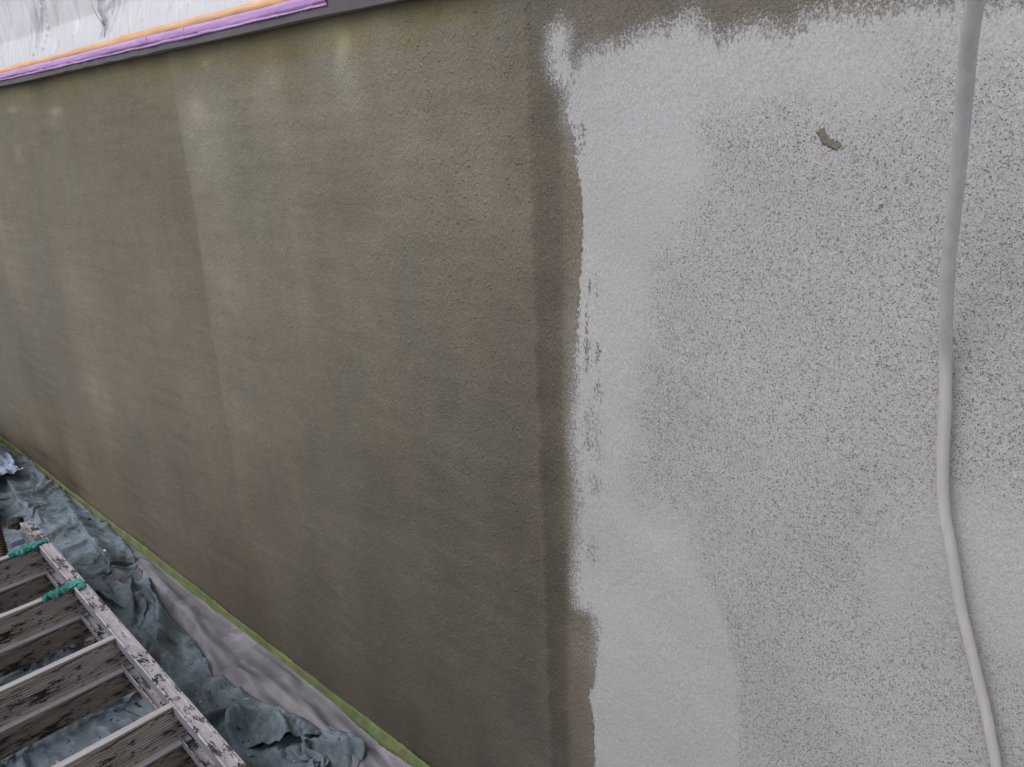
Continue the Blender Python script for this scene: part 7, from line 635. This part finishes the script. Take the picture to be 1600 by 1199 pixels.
M['rail'] = mat_alu('rail_paint', srgb(170, 167, 173), srgb(142, 139, 144), srgb(74, 68, 70), dirt_amt=.53, streak=(.3, 1, 1))
M['railweb'] = mat_alu('rail_web', srgb(128, 124, 136), srgb(108, 103, 112), srgb(70, 60, 60), dirt_amt=.7, streak=(.2, 1, 1))
M['tread'] = mat_alu('tread_metal', srgb(190, 180, 172), srgb(152, 141, 132), srgb(50, 41, 37), dirt_amt=.52, streak=(1, .12, 1))
M['treadlip'] = mat_alu('tread_lip', srgb(172, 169, 173), srgb(146, 142, 145), srgb(96, 88, 90), dirt_amt=.66, streak=(1, .15, 1))
M['tread_low'] = mat_alu('tread_metal_dull', srgb(158, 146, 135), srgb(120, 108, 98), srgb(42, 34, 30), dirt_amt=.52, streak=(1, .12, 1))
M['groove'] = mat_alu('tread_groove', srgb(150, 140, 132), srgb(114, 104, 96), srgb(36, 29, 26), dirt_amt=.52, streak=(1, .15, 1))
M['teal'] = mat_tape('teal_tape', srgb(66, 152, 146), srgb(40, 116, 112), (1, 1, 1), srgb(24, 60, 60), rough=.45, dirt_lo=.6)
M['rust'] = mat_simple('rusty_steel', srgb(78, 62, 58), .8, 200, .5, .8, .002)
M['paleblue'] = mat_simple('pale_blue_paint', srgb(140, 148, 172), .6, 60, .1)
M['dark'] = mat_simple('dark_clump', srgb(40, 34, 34), .8, 100, .4, .8, .003)
M['redpaint'] = mat_simple('red_paint', srgb(120, 50, 48), .5, 100, .1)

def mat_hose():
    s = NT('cloudy_hose'); q = s.pos((1, 1, .08)); p = s.pos()
    c = s.mix(s.ss(s.noise(q, 140, 3, .6), .3, .7), srgb(204, 201, 206), srgb(220, 217, 220))
    c = s.mix(s.ss(s.noise(p, 18, 3, .6), .5, .65), c, srgb(208, 206, 204))
    s.fin(c, .22, s.bump(s.noise(s.pos((1, 1, .3)), 60, 3), .2, .001), .5)
    tl = s.n('ShaderNodeBsdfTransparent')
    fr = s.n('ShaderNodeLayerWeight'); fr.inputs[0].default_value = .35
    a = s.n('ShaderNodeMixShader')
    s.set(a.inputs[0], s.math('MULTIPLY', s.math('SUBTRACT', 1.0, fr.outputs['Facing']), .25))
    tb = s.n('ShaderNodeBsdfTranslucent'); s.set(tb.inputs[0], c)
    b2 = s.n('ShaderNodeMixShader'); b2.inputs[0].default_value = .3
    s.t.links.new(s.b.outputs[0], b2.inputs[1]); s.t.links.new(tb.outputs[0], b2.inputs[2])
    s.t.links.new(b2.outputs[0], a.inputs[1]); s.t.links.new(tl.outputs[0], a.inputs[2])
    s.t.links.new(a.outputs[0], s.out.inputs['Surface'])
    return s.m
M['hose'] = mat_hose()

def mat_ground():
    s = NT('concrete_yard'); p = s.pos()
    c = s.mix(s.noise(p, 3, 5, .6), (.16, .155, .15), (.24, .23, .22))
    c = s.mix(1, c, s.ss(s.noise(p, 150, 3, .7), .3, .7, .75, 1.2), 'MULTIPLY')
    return s.fin(c, .9, s.bump(s.noise(p, 120, 4), .5, .003), .3)
M['ground'] = mat_ground()

# ------------------------------------------------------------------ ground
GZ = -.018
g = obj('ground', [(-150, -150, GZ), (150, -150, GZ), (150, 150, GZ), (-150, 150, GZ)], [(0, 1, 2, 3)], M['ground'])
tag(g, kind='structure')

# ------------------------------------------------------------------ house: rendered wall, sill, window
house = empty('house_wall', (0, 0, 0))
tag(house, 'rendered house wall, brown fresh coat on the left and speckled grey bare render on the right', 'wall')
wall = grid_obj('rendered_face', P, M['wall'], house)
me = wall.data
def fattr(n, A):
    a = me.attributes.new(n, 'FLOAT', 'POINT'); a.data.foreach_set('value', A.reshape(-1).astype(np.float32))
def cattr(n, A):
    a = me.attributes.new(n, 'FLOAT_COLOR', 'POINT')
    a.data.foreach_set('color', np.concatenate([A, np.ones(A.shape[:2] + (1,))], -1).reshape(-1).astype(np.float32))
nodz = np.clip(.25 + .8 * np.exp(-((X + .78) / .18) ** 2) * np.clip((Z - .2) / .3, 0, 1) + .35 * np.exp(-(((X + 1.35) / .18) ** 2 + ((Z - 1.03) / .13) ** 2)), 0, 1) * (sd < 0) * (X > -1.56)
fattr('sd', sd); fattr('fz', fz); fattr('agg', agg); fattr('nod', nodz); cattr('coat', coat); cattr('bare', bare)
# masonry behind the face and round the window
box('masonry', (-9, .012, -.1), (3, .28, 1.193), M['brickwork'], house)
WL, WR, WT = -4.6, .45, 2.35
box('masonry', (-9, -.002, 1.1968), (WL, .28, 2.9), M['brickwork'], house)
box('masonry', (WR, -.002, 1.1968), (3, .28, 2.9), M['brickwork'], house)
box('masonry', (WL, -.002, WT), (WR, .28, 2.9), M['brickwork'], house)
# sill flashing in two lengths, a thin open joint between them
LIP = -.020
def sill_piece(x0, x1, dz=0):
    n = 40
    st = [(x0 + (x1 - x0) * i / n, .0006 * math.sin(i * 1.3 + x0), dz + .0007 * math.sin(i * .7 + x0 * 3)) for i in range(n + 1)]
    prof = [(LIP, 1.1965), (LIP + .001, 1.1958), (LIP + .0045, 1.1965), (LIP + .0045, 1.2290), (.09, 1.2450), (.09, 1.2475), (LIP + .002, 1.2330), (LIP, 1.2315)]
    return extrude_profile('sill_flashing', prof, st, M['flash'], house)
sill_piece(WL, -2.0125, -.0006); sill_piece(-2.0095, -1.5, .0004); sill_piece(-1.4992, WR, 0)
# underside of the sill back to the wall
box('sill_underside', (WL, LIP + .010, 1.1972), (WR, .2, 1.21), M['brickwork'], house)
# window
for (a, b) in (((WL, .02, 1.248), (WR, .07, 1.30)), ((WL, .02, WT - .055), (WR, .07, WT)), ((WL, .021, 1.30), (WL + .055, .069, WT - .055)), ((WR - .055, .021, 1.30), (WR, .069, WT - .055))):
    box('window_frame', a, b, M['frame'], house, .003)
for mx in (-3.1, -1.78, -.75):
    box('mullion', (mx - .03, .012, 1.3005), (mx + .03, .068, WT - .0555), M['frame'], house, .003)
for (a, b) in ((WL + .055, -3.13), (-3.07, -1.81), (-1.75, -.78), (-.72, WR - .055)):
    box('window_pane', (a, .036, 1.3005), (b, .042, WT - .0555), M['glass'], house)

# ------------------------------------------------------------------ masking film and tapes on the sill
nx, nz = 1300, 110
fx = np.linspace(-4.5, -.35, nx); fzv = np.concatenate([np.linspace(0, .3, 80), np.linspace(.3, 1.1, 31)[1:]])
FX, FT = np.meshgrid(fx, fzv)
base_y = LIP - .0012 + np.clip(FT / .06, 0, 1) * .018
wr = np.zeros(FX.shape)
rs = np.random.RandomState(3)
for k in range(190):                     # pleats that fan out of the tape
    cx = rs.uniform(-4.4, -.4); lean = rs.uniform(-.5, .7); w = rs.uniform(.0016, .008); L = rs.uniform(.06, .40)
    xx = FX - cx - lean * FT
    ww = w * (.35 + 5.0 * FT)
    wr += rs.uniform(-1, 1) * .008 * np.exp(-np.abs(xx / ww) ** 1.15) * np.clip(FT / .02, 0, 1) * np.exp(-(FT / L) ** 2)
for k in range(70):                     # short fans either side of the mullion
    side = rs.choice([-1, 1]); z0 = rs.uniform(.02, .45); sl_ = rs.uniform(.5, 1.2) * side
    dx = FX + 1.765
    line = (FT - z0) - np.abs(dx) * abs(sl_)
    wr += rs.uniform(-1, 1) * .004 * np.exp(-(line / .006) ** 2) * np.exp(-np.abs(dx) / .05) * (np.sign(dx) == side)
wr += .006 * np.exp(-((FX + 2.06 - .25 * FT) / .012) ** 2) * np.clip(FT / .03, 0, 1) - .005 * np.exp(-((FX + 2.03 - .30 * FT) / .010) ** 2) * np.clip(FT / .03, 0, 1)
wr += .0025 * wave(FX, FT, 5, 3, 71, 3) * np.clip(FT / .04, 0, 1)
ridge = -.020 * np.exp(-((FX + 1.765) / .012) ** 2) * np.clip((FT - .03) / .03, 0, 1)
FP = np.stack([FX, base_y + wr * .9 + ridge, 1.2315 + FT], -1)
film = grid_obj('masking_film', FP, M['film'])
tag(film, 'wrinkled white plastic masking film over the window above the dark sill', 'plastic sheet')

xs_ = np.arange(40) / 39.
Tz = .012 + .5 * xs_
strip = np.stack([np.stack([-1.765 + o_ + 0 * Tz, LIP - .003 + np.clip(Tz / .06, 0, 1) * .018 - .024 * np.clip((Tz - .03) / .03, 0, 1) - .001, 1.2315 + Tz], -1) for o_ in (-.003, 0, .003)], 0)
so = grid_obj('tape_strip', strip, M['seal'], film)
so['label'] = 'tan tape strip down the window post'
def ribbon(name, x0, x1, n, rows, mat, parent=None, seed=1, jit=.0006):
    """rows: (z, y) cross-section from bottom to top; jitter per station, thickness by solidify"""
    r = np.random.RandomState(seed); xs = np.linspace(x0, x1, n)
    A = np.zeros((len(rows), n, 3)); r0_ = np.random.RandomState(seed + 50)
    WK = [(r0_.uniform(x0, x1), r0_.uniform(-3, 3)) for _ in range(46)]
    for i, (z, y) in enumerate(rows):
        ph = r.rand(4) * 6.28
        A[i, :, 0] = xs
        wk = sum(r0_.rand() * np.exp(-np.abs((xs - c_ - (z - 1.21) * l_) / .0025)) for c_, l_ in WK)
        A[i, :, 1] = y - .0012 * wk - np.abs(jit * (np.sin(xs * 23 + ph[0]) + .6 * np.sin(xs * 61 + ph[1])) ) 
        A[i, :, 2] = z + jit * (np.sin(xs * 9 + ph[2]) + .5 * np.sin(xs * 41 + ph[3]) + .35 * r.randn(n) * (i in (0, len(rows) - 1)))
    o = grid_obj(name, A, mat, parent)
    md = o.modifiers.new('thick', 'SOLIDIFY'); md.thickness = .0004; md.offset = 0
    return o
o = ribbon('orange_tape', -4.4, -.5, 1300, [(1.2190, LIP - .0018), (1.2280, LIP - .0019), (1.2345, LIP - .0020)], M['orange'], None, 4, .0007)
tag(o, 'orange masking tape strip between the plastic film and the purple tape', 'tape')
o = ribbon('purple_tape', -4.4, -1.0, 1500, [(1.2068, LIP - .0014), (1.2092, LIP - .0020), (1.2100, LIP - .0012), (1.2113, LIP - .0012), (1.2122, LIP - .0026), (1.2150, LIP - .0027), (1.2180, LIP - .0028), (1.2232, LIP - .0028)], M['purple'], None, 6, .0006)
tag(o, 'creased purple masking tape along the dark window sill lip', 'tape')

# green tape at the foot of the wall
def path_y(x): return -.0015
n = 420; xs = np.linspace(-4.4, -.4, n); r = np.random.RandomState(8)
rows = [(.0125, -.0035), (.006, -.0065), (-.002, -.0115), (-.009, -.0180)]
A = np.zeros((len(rows), n, 3))
wob = .0016 * np.sin(xs * 5.3) + .0011 * np.sin(xs * 17 + 1) + .0006 * np.sin(xs * 47)
for i, (z, y) in enumerate(rows):
    A[i, :, 0] = xs
    A[i, :, 1] = y - (.004 * np.clip((-3 - xs), 0, 1)) - .0006 * np.abs(np.sin(xs * 31 + i)) - .0004 * np.abs(r.randn(n))
    A[i, :, 2] = z + wob + .0005 * r.randn(n) * (i in (0, 3))
o = grid_obj('green_tape', A, M['green'])
md = o.modifiers.new('thick', 'SOLIDIFY'); md.thickness = .0005
tag(o, 'dirty green masking tape running along the foot of the wall', 'tape')

# lilac paper under the tape
nx, ny = 620, 90
u = np.linspace(-4.3, -.35, nx); v = np.linspace(0, .34, ny)
U, V = np.meshgrid(u, v)
def crease(U, V, ax, av, bx, bv, w, h):
    dx, dv = bx - ax, bv - av; L = math.hypot(dx, dv)
    t = np.clip(((U - ax) * dx + (V - av) * dv) / L ** 2, 0, 1)
    d = np.hypot(U - ax - t * dx, V - av - t * dv)
    return h * np.maximum(0, 1 - d / w) * np.sqrt(np.clip(t * 4, .1, 1) * np.clip((1 - t) * 4, .1, 1))
pz = .0018 * wave(U, V, 3, 8, 81, 3) + .002
rs = np.random.RandomState(17)
for a in [(-2.25, .03, -1.55, .07), (-1.62, .06, -1.2, .10), (-1.75, .045, -1.46, .11), (-1.46, .05, -1.12, .055), (-1.35, .03, -.9, .08), (-1.5, .09, -1.3, .05), (-1.2, .02, -.95, .05), (-2.1, .02, -1.8, .045)]:
    pz += crease(U, V, *a, .018, .0085)
for k in range(60):
    ax = rs.uniform(-4, -.5); av = rs.uniform(.0, .25); L = rs.uniform(.12, .5)
    pz += crease(U, V, ax, av, ax + L, av + rs.uniform(-.04, .09), rs.uniform(.004, .016), rs.uniform(.002, .006))
TRI = lambda a: np.abs((a / 6.28318) % 1 - .5) * 4 - 1
for k in range(5):
    th = rs.uniform(-.25, .45) + (1.2 if k == 4 else 0); lam = rs.uniform(.05, .12)
    env = np.clip(wave(U, V, 2.5, 5, 90 + k, 1), 0, 1)
    pz += .0028 * env * (1 + TRI(6.283 / lam * (V * math.cos(th) - U * math.sin(th)) + 2.5 * wave(U, V, 1.2, 2.5, 95 + k, 2)))
pz *= np.clip(V / .015, .15, 1)
PP = np.stack([U, -.012 - V, GZ + .005 + pz + .010 * np.exp(-V / .02)], -1)
o = grid_obj('masking_paper', PP, M['paper'], flip=True)
tag(o, 'creased lilac grey masking paper on the ground below the green tape', 'paper')

# ------------------------------------------------------------------ dust sheet (decoded crumpled cloth)
ny_, nx_ = CLOTH_SHAPE
d = np.array(CLOTH_DATA, np.int64).reshape(3, ny_, nx_)
d[:, :, 0] = np.cumsum(d[:, :, 0], axis=1)
q = np.cumsum(d, axis=2)
C3 = np.stack([q[0] * .001, q[1] * .001, q[2] * .0005], -1) + np.array(CLOTH_LO)
C3[..., 2] += GZ + .006
def up2(A):
    B = np.zeros((A.shape[0] * 2 - 1, A.shape[1] * 2 - 1, 3)); B[::2, ::2] = A
    B[1::2, ::2] = (A[:-1] + A[1:]) / 2; B[:, 1::2] = (B[:, :-2:2] + B[:, 2::2]) / 2
    return B
C3 = up2(C3)
def tri(a): return np.abs((a / 6.28318) % 1 - .5) * 4 - 1
def crumple(X_, Y_, seed, lam, n=5):
    r_ = np.random.RandomState(seed); o_ = np.zeros(X_.shape); f_ = 6.28318 / lam
    wx = lam * .5 * wave(X_, Y_, .45 / lam, .45 / lam, seed + 1, 2); wy = lam * .5 * wave(X_, Y_, .45 / lam, .45 / lam, seed + 2, 2)
    for k_ in range(n):
        th = r_.rand() * 3.1416; g_ = f_ * (.5 + r_.rand())
        env = np.clip(.2 + wave(X_, Y_, .3 / lam, .3 / lam, seed + 10 + k_, 1), 0, 1)
        o_ += env * tri(g_ * (math.cos(th) * (X_ + wx) + math.sin(th) * (Y_ + wy)) + r_.rand() * 6.28)
    return o_ / n ** .5
C3 = up2(C3)
C3[..., 2] += .0100 * crumple(C3[..., 0], C3[..., 1], 101, .13) + .0020 * crumple(C3[..., 0], C3[..., 1], 131, .045) + .008
C3[..., 1] = np.minimum(C3[..., 1] + .022 + .02 / (1 + np.exp((C3[..., 0] + 1.95) / .06)), -.006 - .012 * np.clip(C3[..., 2] * 0, 0, 1))
# the ladder presses the sheet down
under = 1 / (1 + np.exp((C3[..., 1] + .245) / .012)) * (1 / (1 + np.exp(-(C3[..., 0] + 2.28) / .03)))
zm = .10 - under * .075
C3[..., 2] = np.where(C3[..., 2] > zm, zm + (C3[..., 2] - zm) * .1, C3[..., 2])
def pleat(C, pts, w, H, L, side):
    """raise a fold along pts and push its crest over to one side so that it overhangs"""
    X_, Y_ = C[..., 0].copy(), C[..., 1].copy()
    best = np.full(X_.shape, 1e9); tt = np.zeros(X_.shape); nx_v = np.zeros(X_.shape); ny_v = np.zeros(X_.shape)
    n = len(pts) - 1
    for i in range(n):
        ax, ay = pts[i]; bx, by = pts[i + 1]; dx, dy = bx - ax, by - ay; LL = math.hypot(dx, dy)
        t_ = np.clip(((X_ - ax) * dx + (Y_ - ay) * dy) / LL ** 2, 0, 1)
        d_ = np.hypot(X_ - ax - t_ * dx, Y_ - ay - t_ * dy)
        m_ = d_ < best
        best[m_] = d_[m_]; tt[m_] = ((i + t_) / n)[m_]
        nx_v[m_] = dy / LL * side; ny_v[m_] = -dx / LL * side
    k = np.exp(-(best / w) ** 2) * np.clip(tt * 4, .15, 1) * np.clip((1 - tt) * 4, .15, 1)
    C[..., 2] += H * k; C[..., 0] += L * k * nx_v; C[..., 1] += L * k * ny_v
for args in PLEATS: pleat(C3, *args)
C3[..., 1] = np.minimum(C3[..., 1], -.004)
o = grid_obj('dust_sheet', C3, M['cloth'], flip=True)
md = o.modifiers.new('thick', 'SOLIDIFY'); md.thickness = .0012
sheet = o
tag(o, 'crumpled grey blue dust sheet with paint spots under the ladder', 'dust sheet')

# ------------------------------------------------------------------ ladder
lad = empty('ladder', (-1.531, -.284, 0), (math.radians(0), 0, math.radians(-2.4)))
tag(lad, 'paint-splashed aluminium ladder lying on the dust sheet beside the wall', 'ladder')
RT, WID = .150, .40
def rail(y0, sgn, x0, x1):
    # C channel: flat top flange with two raised edge beads, web on the inner side
    f = lambda y: y0 + sgn * y
    prof = [(0, RT - .020), (0, RT - .001), (.0015, RT), (.0035, RT), (.0045, RT - .0015), (.0195, RT - .0015), (.0205, RT), (.0255, RT), (.0265, RT - .001), (.0265, RT - .078), (0, RT - .078), (0, RT - .064), (.0020, RT - .064), (.0020, RT - .0755), (.0240, RT - .0755), (.0240, RT - .0035), (.0020, RT - .0035), (.0020, RT - .020)]
    pr = [(f(a), b) for a, b in prof]
    if sgn < 0: pr = pr[::-1]
    n = 30
    st = [(x0 + (x1 - x0) * i / n, 0, 0) for i in range(n + 1)]
    r_ = extrude_profile('rail', pr, st, M['rail'], lad)
    r_.data.materials.append(M['railweb'])
    for p_ in r_.data.polygons:
        if abs(p_.normal.y) > .9 and p_.area > .0004: p_.material_index = 1
    return r_
rail(0, 1, -.70, 1.25)
rail(-WID, -1, -.70, 1.25)
# rail of the second section, tucked beneath
for y0, sgn in ((.004, 1), (-WID - .004, -1)):
    prof = [(y0, .004), (y0, .0065), (y0 + sgn * .018, .0065), (y0 + sgn * .018, .0675), (y0, .0675), (y0, .0700), (y0 + sgn * .0205, .0700), (y0 + sgn * .0205, .004)]
    if sgn < 0: prof = prof[::-1]
    extrude_profile('lower_rail', prof, [(-.62, 0, 0), (1.25, 0, 0)], M['groove'], lad)

def tread_mesh(name, h, lip, ribs, mat, lipmat):
    """grooved plate facing +X with a pale lip on top; origin at the top front corner of its wall end"""
    pts = [(-.014, 0), (-.0005, 0), (0, -.0006)]                       # (x,z) profile
    z = -.004; pts += [(0, z)]
    step = (h - .010) / ribs
    for i in range(ribs):
        pts += [(-.0016, z - step * .12), (-.0016, z - step * .48), (0, z - step * .56), (0, z - step)]
        z -= step
    pts += [(0, -h + .0006), (-.0005, -h), (-.016, -h), (-.016, -h + .002), (-.003, -h + .002), (-.003, -.0025), (-.014, -.0025)]
    n = len(pts); ys = np.linspace(.017, -WID - .017, 14); V_ = []; F_ = []
    for y in ys:
        for (x, zz) in pts: V_.append((x, y, zz))
    for i in range(len(ys) - 1):
        for j in range(n):
            k = (j + 1) % n; F_.append((i * n + j, (i + 1) * n + j, (i + 1) * n + k, i * n + k))
    F_.append(tuple(range(n))); F_.append(tuple((len(ys) - 1) * n + j for j in range(n - 1, -1, -1)))
    me = bpy.data.meshes.new(name); me.from_pydata(V_, [], F_); me.update()
    me.materials.append(mat); me.materials.append(lipmat); me.materials.append(M['groove'])
    for p_ in me.polygons:
        c_ = p_.center
        if c_.z > -.0035 and c_.x > -.0135: p_.material_index = 1
        elif -.0018 < c_.x < -.0012 and c_.z < -.004: p_.material_index = 2  # groove bottoms darker: collected dirt, plus depth shade put into the colour
    return me
up_me = tread_mesh('tread', .066, 1, 11, M['tread'], M['treadlip'])
lo_me = tread_mesh('lower_tread', .054, 1, 9, M['tread_low'], M['treadlip'])
tx = [-.532, -.263, 0, .281, .555, .83, 1.10]
for i, x in enumerate(tx):
    t = bpy.data.objects.new('tread', up_me); COL.objects.link(t); t.parent = lad
    t.location = (x, 0, RT - .0036); t.rotation_euler = (math.radians(.8), 0, math.radians(4.0 if i < 5 else 2))
    t = bpy.data.objects.new('lower_tread', lo_me); COL.objects.link(t); t.parent = lad
    t.location = (x + .013, 0, RT - .0702); t.rotation_euler = (math.radians(.8), 0, math.radians(4.0 if i < 5 else 2))
# rivets on the rail top
rv = bmesh.new(); bmesh.ops.create_uvsphere(rv, u_segments=16, v_segments=8, radius=.0055)
for v_ in rv.verts: v_.co.z *= .35
rme = bpy.data.meshes.new('rivet'); rv.to_mesh(rme); rv.free(); rme.materials.append(M['railweb'])
for p_ in rme.polygons: p_.use_smooth = True
for x in (-.262, .268, .83):
    o = bpy.data.objects.new('rivet', rme); COL.objects.link(o); o.parent = lad; o.location = (x, .012, RT - .0012)
# teal tape wrapped over tread ends and the rail
def teal_strip(x, L, seed):
    r = np.random.RandomState(seed); nu, nv = 40, 12
    uu = np.linspace(0, 1, nu); vv = np.linspace(0, 1, nv); Uu, Vv = np.meshgrid(uu, vv)
    y = .020 - Uu * L; wdt = (.026 - .010 * Uu) * (1 + .18 * np.sin(Uu * 17 + seed) + .1 * np.sin(Uu * 43))
    xx = x - .016 + (Vv - .25) * wdt + .018 * Uu + .0015 * wave(Uu, Vv, 4, 2, seed)
    on = np.clip(Uu * L / .012, 0, 1)
    z = RT + .0012 - (Vv > .72) * (np.maximum(0, Vv - .72) * .028) * (Uu * L > .03) + .0012 * np.abs(wave(Uu, Vv, 5, 2, seed + 3))
    o = grid_obj('teal_strip', np.stack([xx, y, z], -1), M['teal'], lad, flip=True)
    md = o.modifiers.new('t', 'SOLIDIFY'); md.thickness = .0008; return o
teal_strip(-.532, .085, 3); teal_strip(-.263, .082, 9)
s_ = teal_strip(-.245, .018, 5)
# splash of red paint on two treads
for (x, y, z, r0) in ((-.0, -.176, RT - .052, .005), (.2815, -.035, RT - .030, .0035)):
    bm = bmesh.new(); bmesh.ops.create_icosphere(bm, subdivisions=2, radius=r0)
    for v_ in bm.verts:
        v_.co.x *= .12; v_.co *= 1 + .25 * mnoise.noise(v_.co * 500)
    m_ = bpy.data.meshes.new('paint_splash'); bm.to_mesh(m_); bm.free(); m_.materials.append(M['redpaint'])
    o = bpy.data.objects.new('paint_splash', m_); COL.objects.link(o); o.parent = lad
    o.location = (x + .0005 - y * -.07, y, z); o['label'] = 'dark red paint splash'

# loose torn corner of the dust sheet, lifted off the paper
def flap(tipA, tipB, apex, root, H, seed):
    """a lifted corner: root edge lies on the sheet, the free edge stands H above the ground"""
    nu, nv = 60, 40
    Uu, Vv = np.meshgrid(np.linspace(0, 1, nu), np.linspace(0, 1, nv))
    A_, B_, C_, D_ = [np.array(q_ + (0,)) for q_ in (tipA, tipB, apex, root)]
    free = (1 - Uu)[..., None] ** 2 * A_ + (2 * Uu * (1 - Uu))[..., None] * C_ + (Uu ** 2)[..., None] * B_
    back = (1 - Uu)[..., None] ** 2 * A_ + (2 * Uu * (1 - Uu))[..., None] * D_ + (Uu ** 2)[..., None] * B_
    Q = back * (1 - Vv)[..., None] + free * Vv[..., None]
    sh = np.sin(math.pi * Uu) ** .7
    Q[..., 2] = GZ + .012 + sh * (H * .8 * np.sin(Vv * 2.2) ** .8) + .003 * wave(Uu, Vv, 3, 2, seed) * sh
    Q[..., 2] += sh * .016 * np.exp(-((Uu - .35 - .25 * Vv) / .05) ** 2)
    Q[..., 1] += .0007 * wave(Uu, Vv, 9, 1, seed + 2) * (Vv > .97)
    Q[..., 2] += .004 * crumple(Q[..., 0], Q[..., 1], seed, .06) * sh
    o_ = grid_obj('lifted_corner', Q, M['cloth'], sheet)
    md_ = o_.modifiers.new('t', 'SOLIDIFY'); md_.thickness = .0014
    return o_
for f_ in FLAPS: flap(*f_)

# ------------------------------------------------------------------ hose
o = tube('hose', HOSE, lambda t: .0053 - .0010 * t, M['hose'], None, 20, 8)
tag(o, 'cloudy white plastic hose hanging down the grey bare render', 'hose')

# ------------------------------------------------------------------ smaller things at the far end of the ladder
def patch(name, r0, r1, c0, c1, mat, loc, rot, sc, zoff, zs):
    Q = C3[r0:r1, c0:c1].copy()
    Q -= np.array([Q[..., 0].mean(), Q[..., 1].mean(), Q[..., 2].min()])
    Q[..., 2] *= zs
    ca, sa = math.cos(rot), math.sin(rot)
    x_, y_ = Q[..., 0] * sc[0], Q[..., 1] * sc[1]
    Q[..., 0] = x_ * ca - y_ * sa + loc[0]; Q[..., 1] = x_ * sa + y_ * ca + loc[1]
    Q[..., 2] += zoff
    Q[..., 1] = np.minimum(Q[..., 1], -.010)
    o_ = grid_obj(name, Q, mat, flip=True)
    md_ = o_.modifiers.new('t', 'SOLIDIFY'); md_.thickness = .001
    return o_
o = patch('pale_sheet', 8, 120, 300, 580, M['pale_cloth'], (-3.42, -.175), .03, (1.1, .8), .040, 1.1)
tag(o, 'pale blue crumpled plastic sheet at the far end by the wall foot', 'sheet')
o = patch('taupe_rag', 60, 180, 400, 540, M['taupe_cloth'], (-2.80, -.34), .12, (.9, .75), .040, 1.3)
tag(o, 'bunched taupe rag beyond the far end of the ladder', 'rag')
# threaded rusty rod standing among the sheets
rod = empty('threaded_rod', (-2.335, -.285, .012))
tag(rod, 'rusty threaded rod standing upright by the ladder end', 'rod')
V_ = []; F_ = []; seg = 16; nr = 90
for i in range(nr):
    for k in range(seg):
        an = 2 * math.pi * k / seg
        rr = .0105 + .0014 * math.sin(i * 1.25 + an)
        V_.append((rr * math.cos(an) - .012 * (i / nr), rr * math.sin(an), i * .0014))
for i in range(nr - 1):
    for k in range(seg): F_.append((i * seg + k, i * seg + (k + 1) % seg, (i + 1) * seg + (k + 1) % seg, (i + 1) * seg + k))
F_.append(tuple((nr - 1) * seg + k for k in range(seg)))
obj('shaft', V_, F_, M['rust'], rod, True)
bm = bmesh.new(); bmesh.ops.create_uvsphere(bm, u_segments=18, v_segments=12, radius=.013)
for v_ in bm.verts:
    v_.co.x *= 1.5; v_.co *= 1 + .2 * mnoise.noise(v_.co * 80)
    v_.co += Vector((-.006, .002, .128))
m_ = bpy.data.meshes.new('knob'); bm.to_mesh(m_); bm.free(); m_.materials.append(M['rust'])
for p_ in m_.polygons: p_.use_smooth = True
o = bpy.data.objects.new('knob', m_); COL.objects.link(o); o.parent = rod
# dark lump of dried mortar on the end of the rail
def lump(name, loc, s, mat, seed, amp=.35):
    bm = bmesh.new(); bmesh.ops.create_icosphere(bm, subdivisions=4, radius=1)
    for v_ in bm.verts:
        k = 1 + amp * mnoise.noise(v_.co * 1.7 + Vector((seed, 0, 0))) + amp * .4 * mnoise.noise(v_.co * 5 + Vector((0, seed, 0)))
        v_.co = Vector((v_.co.x * s[0] * k, v_.co.y * s[1] * k, v_.co.z * s[2] * k))
    m_ = bpy.data.meshes.new(name); bm.to_mesh(m_); bm.free(); m_.materials.append(mat)
    for p_ in m_.polygons: p_.use_smooth = True
    o_ = bpy.data.objects.new(name, m_); COL.objects.link(o_); o_.location = loc; return o_
o = lump('mortar_lump', (-2.262, -.256, .140), (.022, .018, .015), M['dark'], 3)
tag(o, 'dark dried mortar lump against the far tip of the ladder rail', 'lump')
o = lump('paint_chip', (-2.135 + .02, -.108, .052), (.006, .0028, .002), M['frame'], 9, .2)
tag(o, 'tiny white paint chip lying on the dust sheet near the wall', 'paint chip')
o = box('batten', (-2.335, -.268, .055), (-2.315, -.236, .070), M['paleblue'], None, .002)
o.rotation_euler = (0, 0, 0)
tag(o, 'short pale blue batten between the rod and the ladder rail', 'batten')
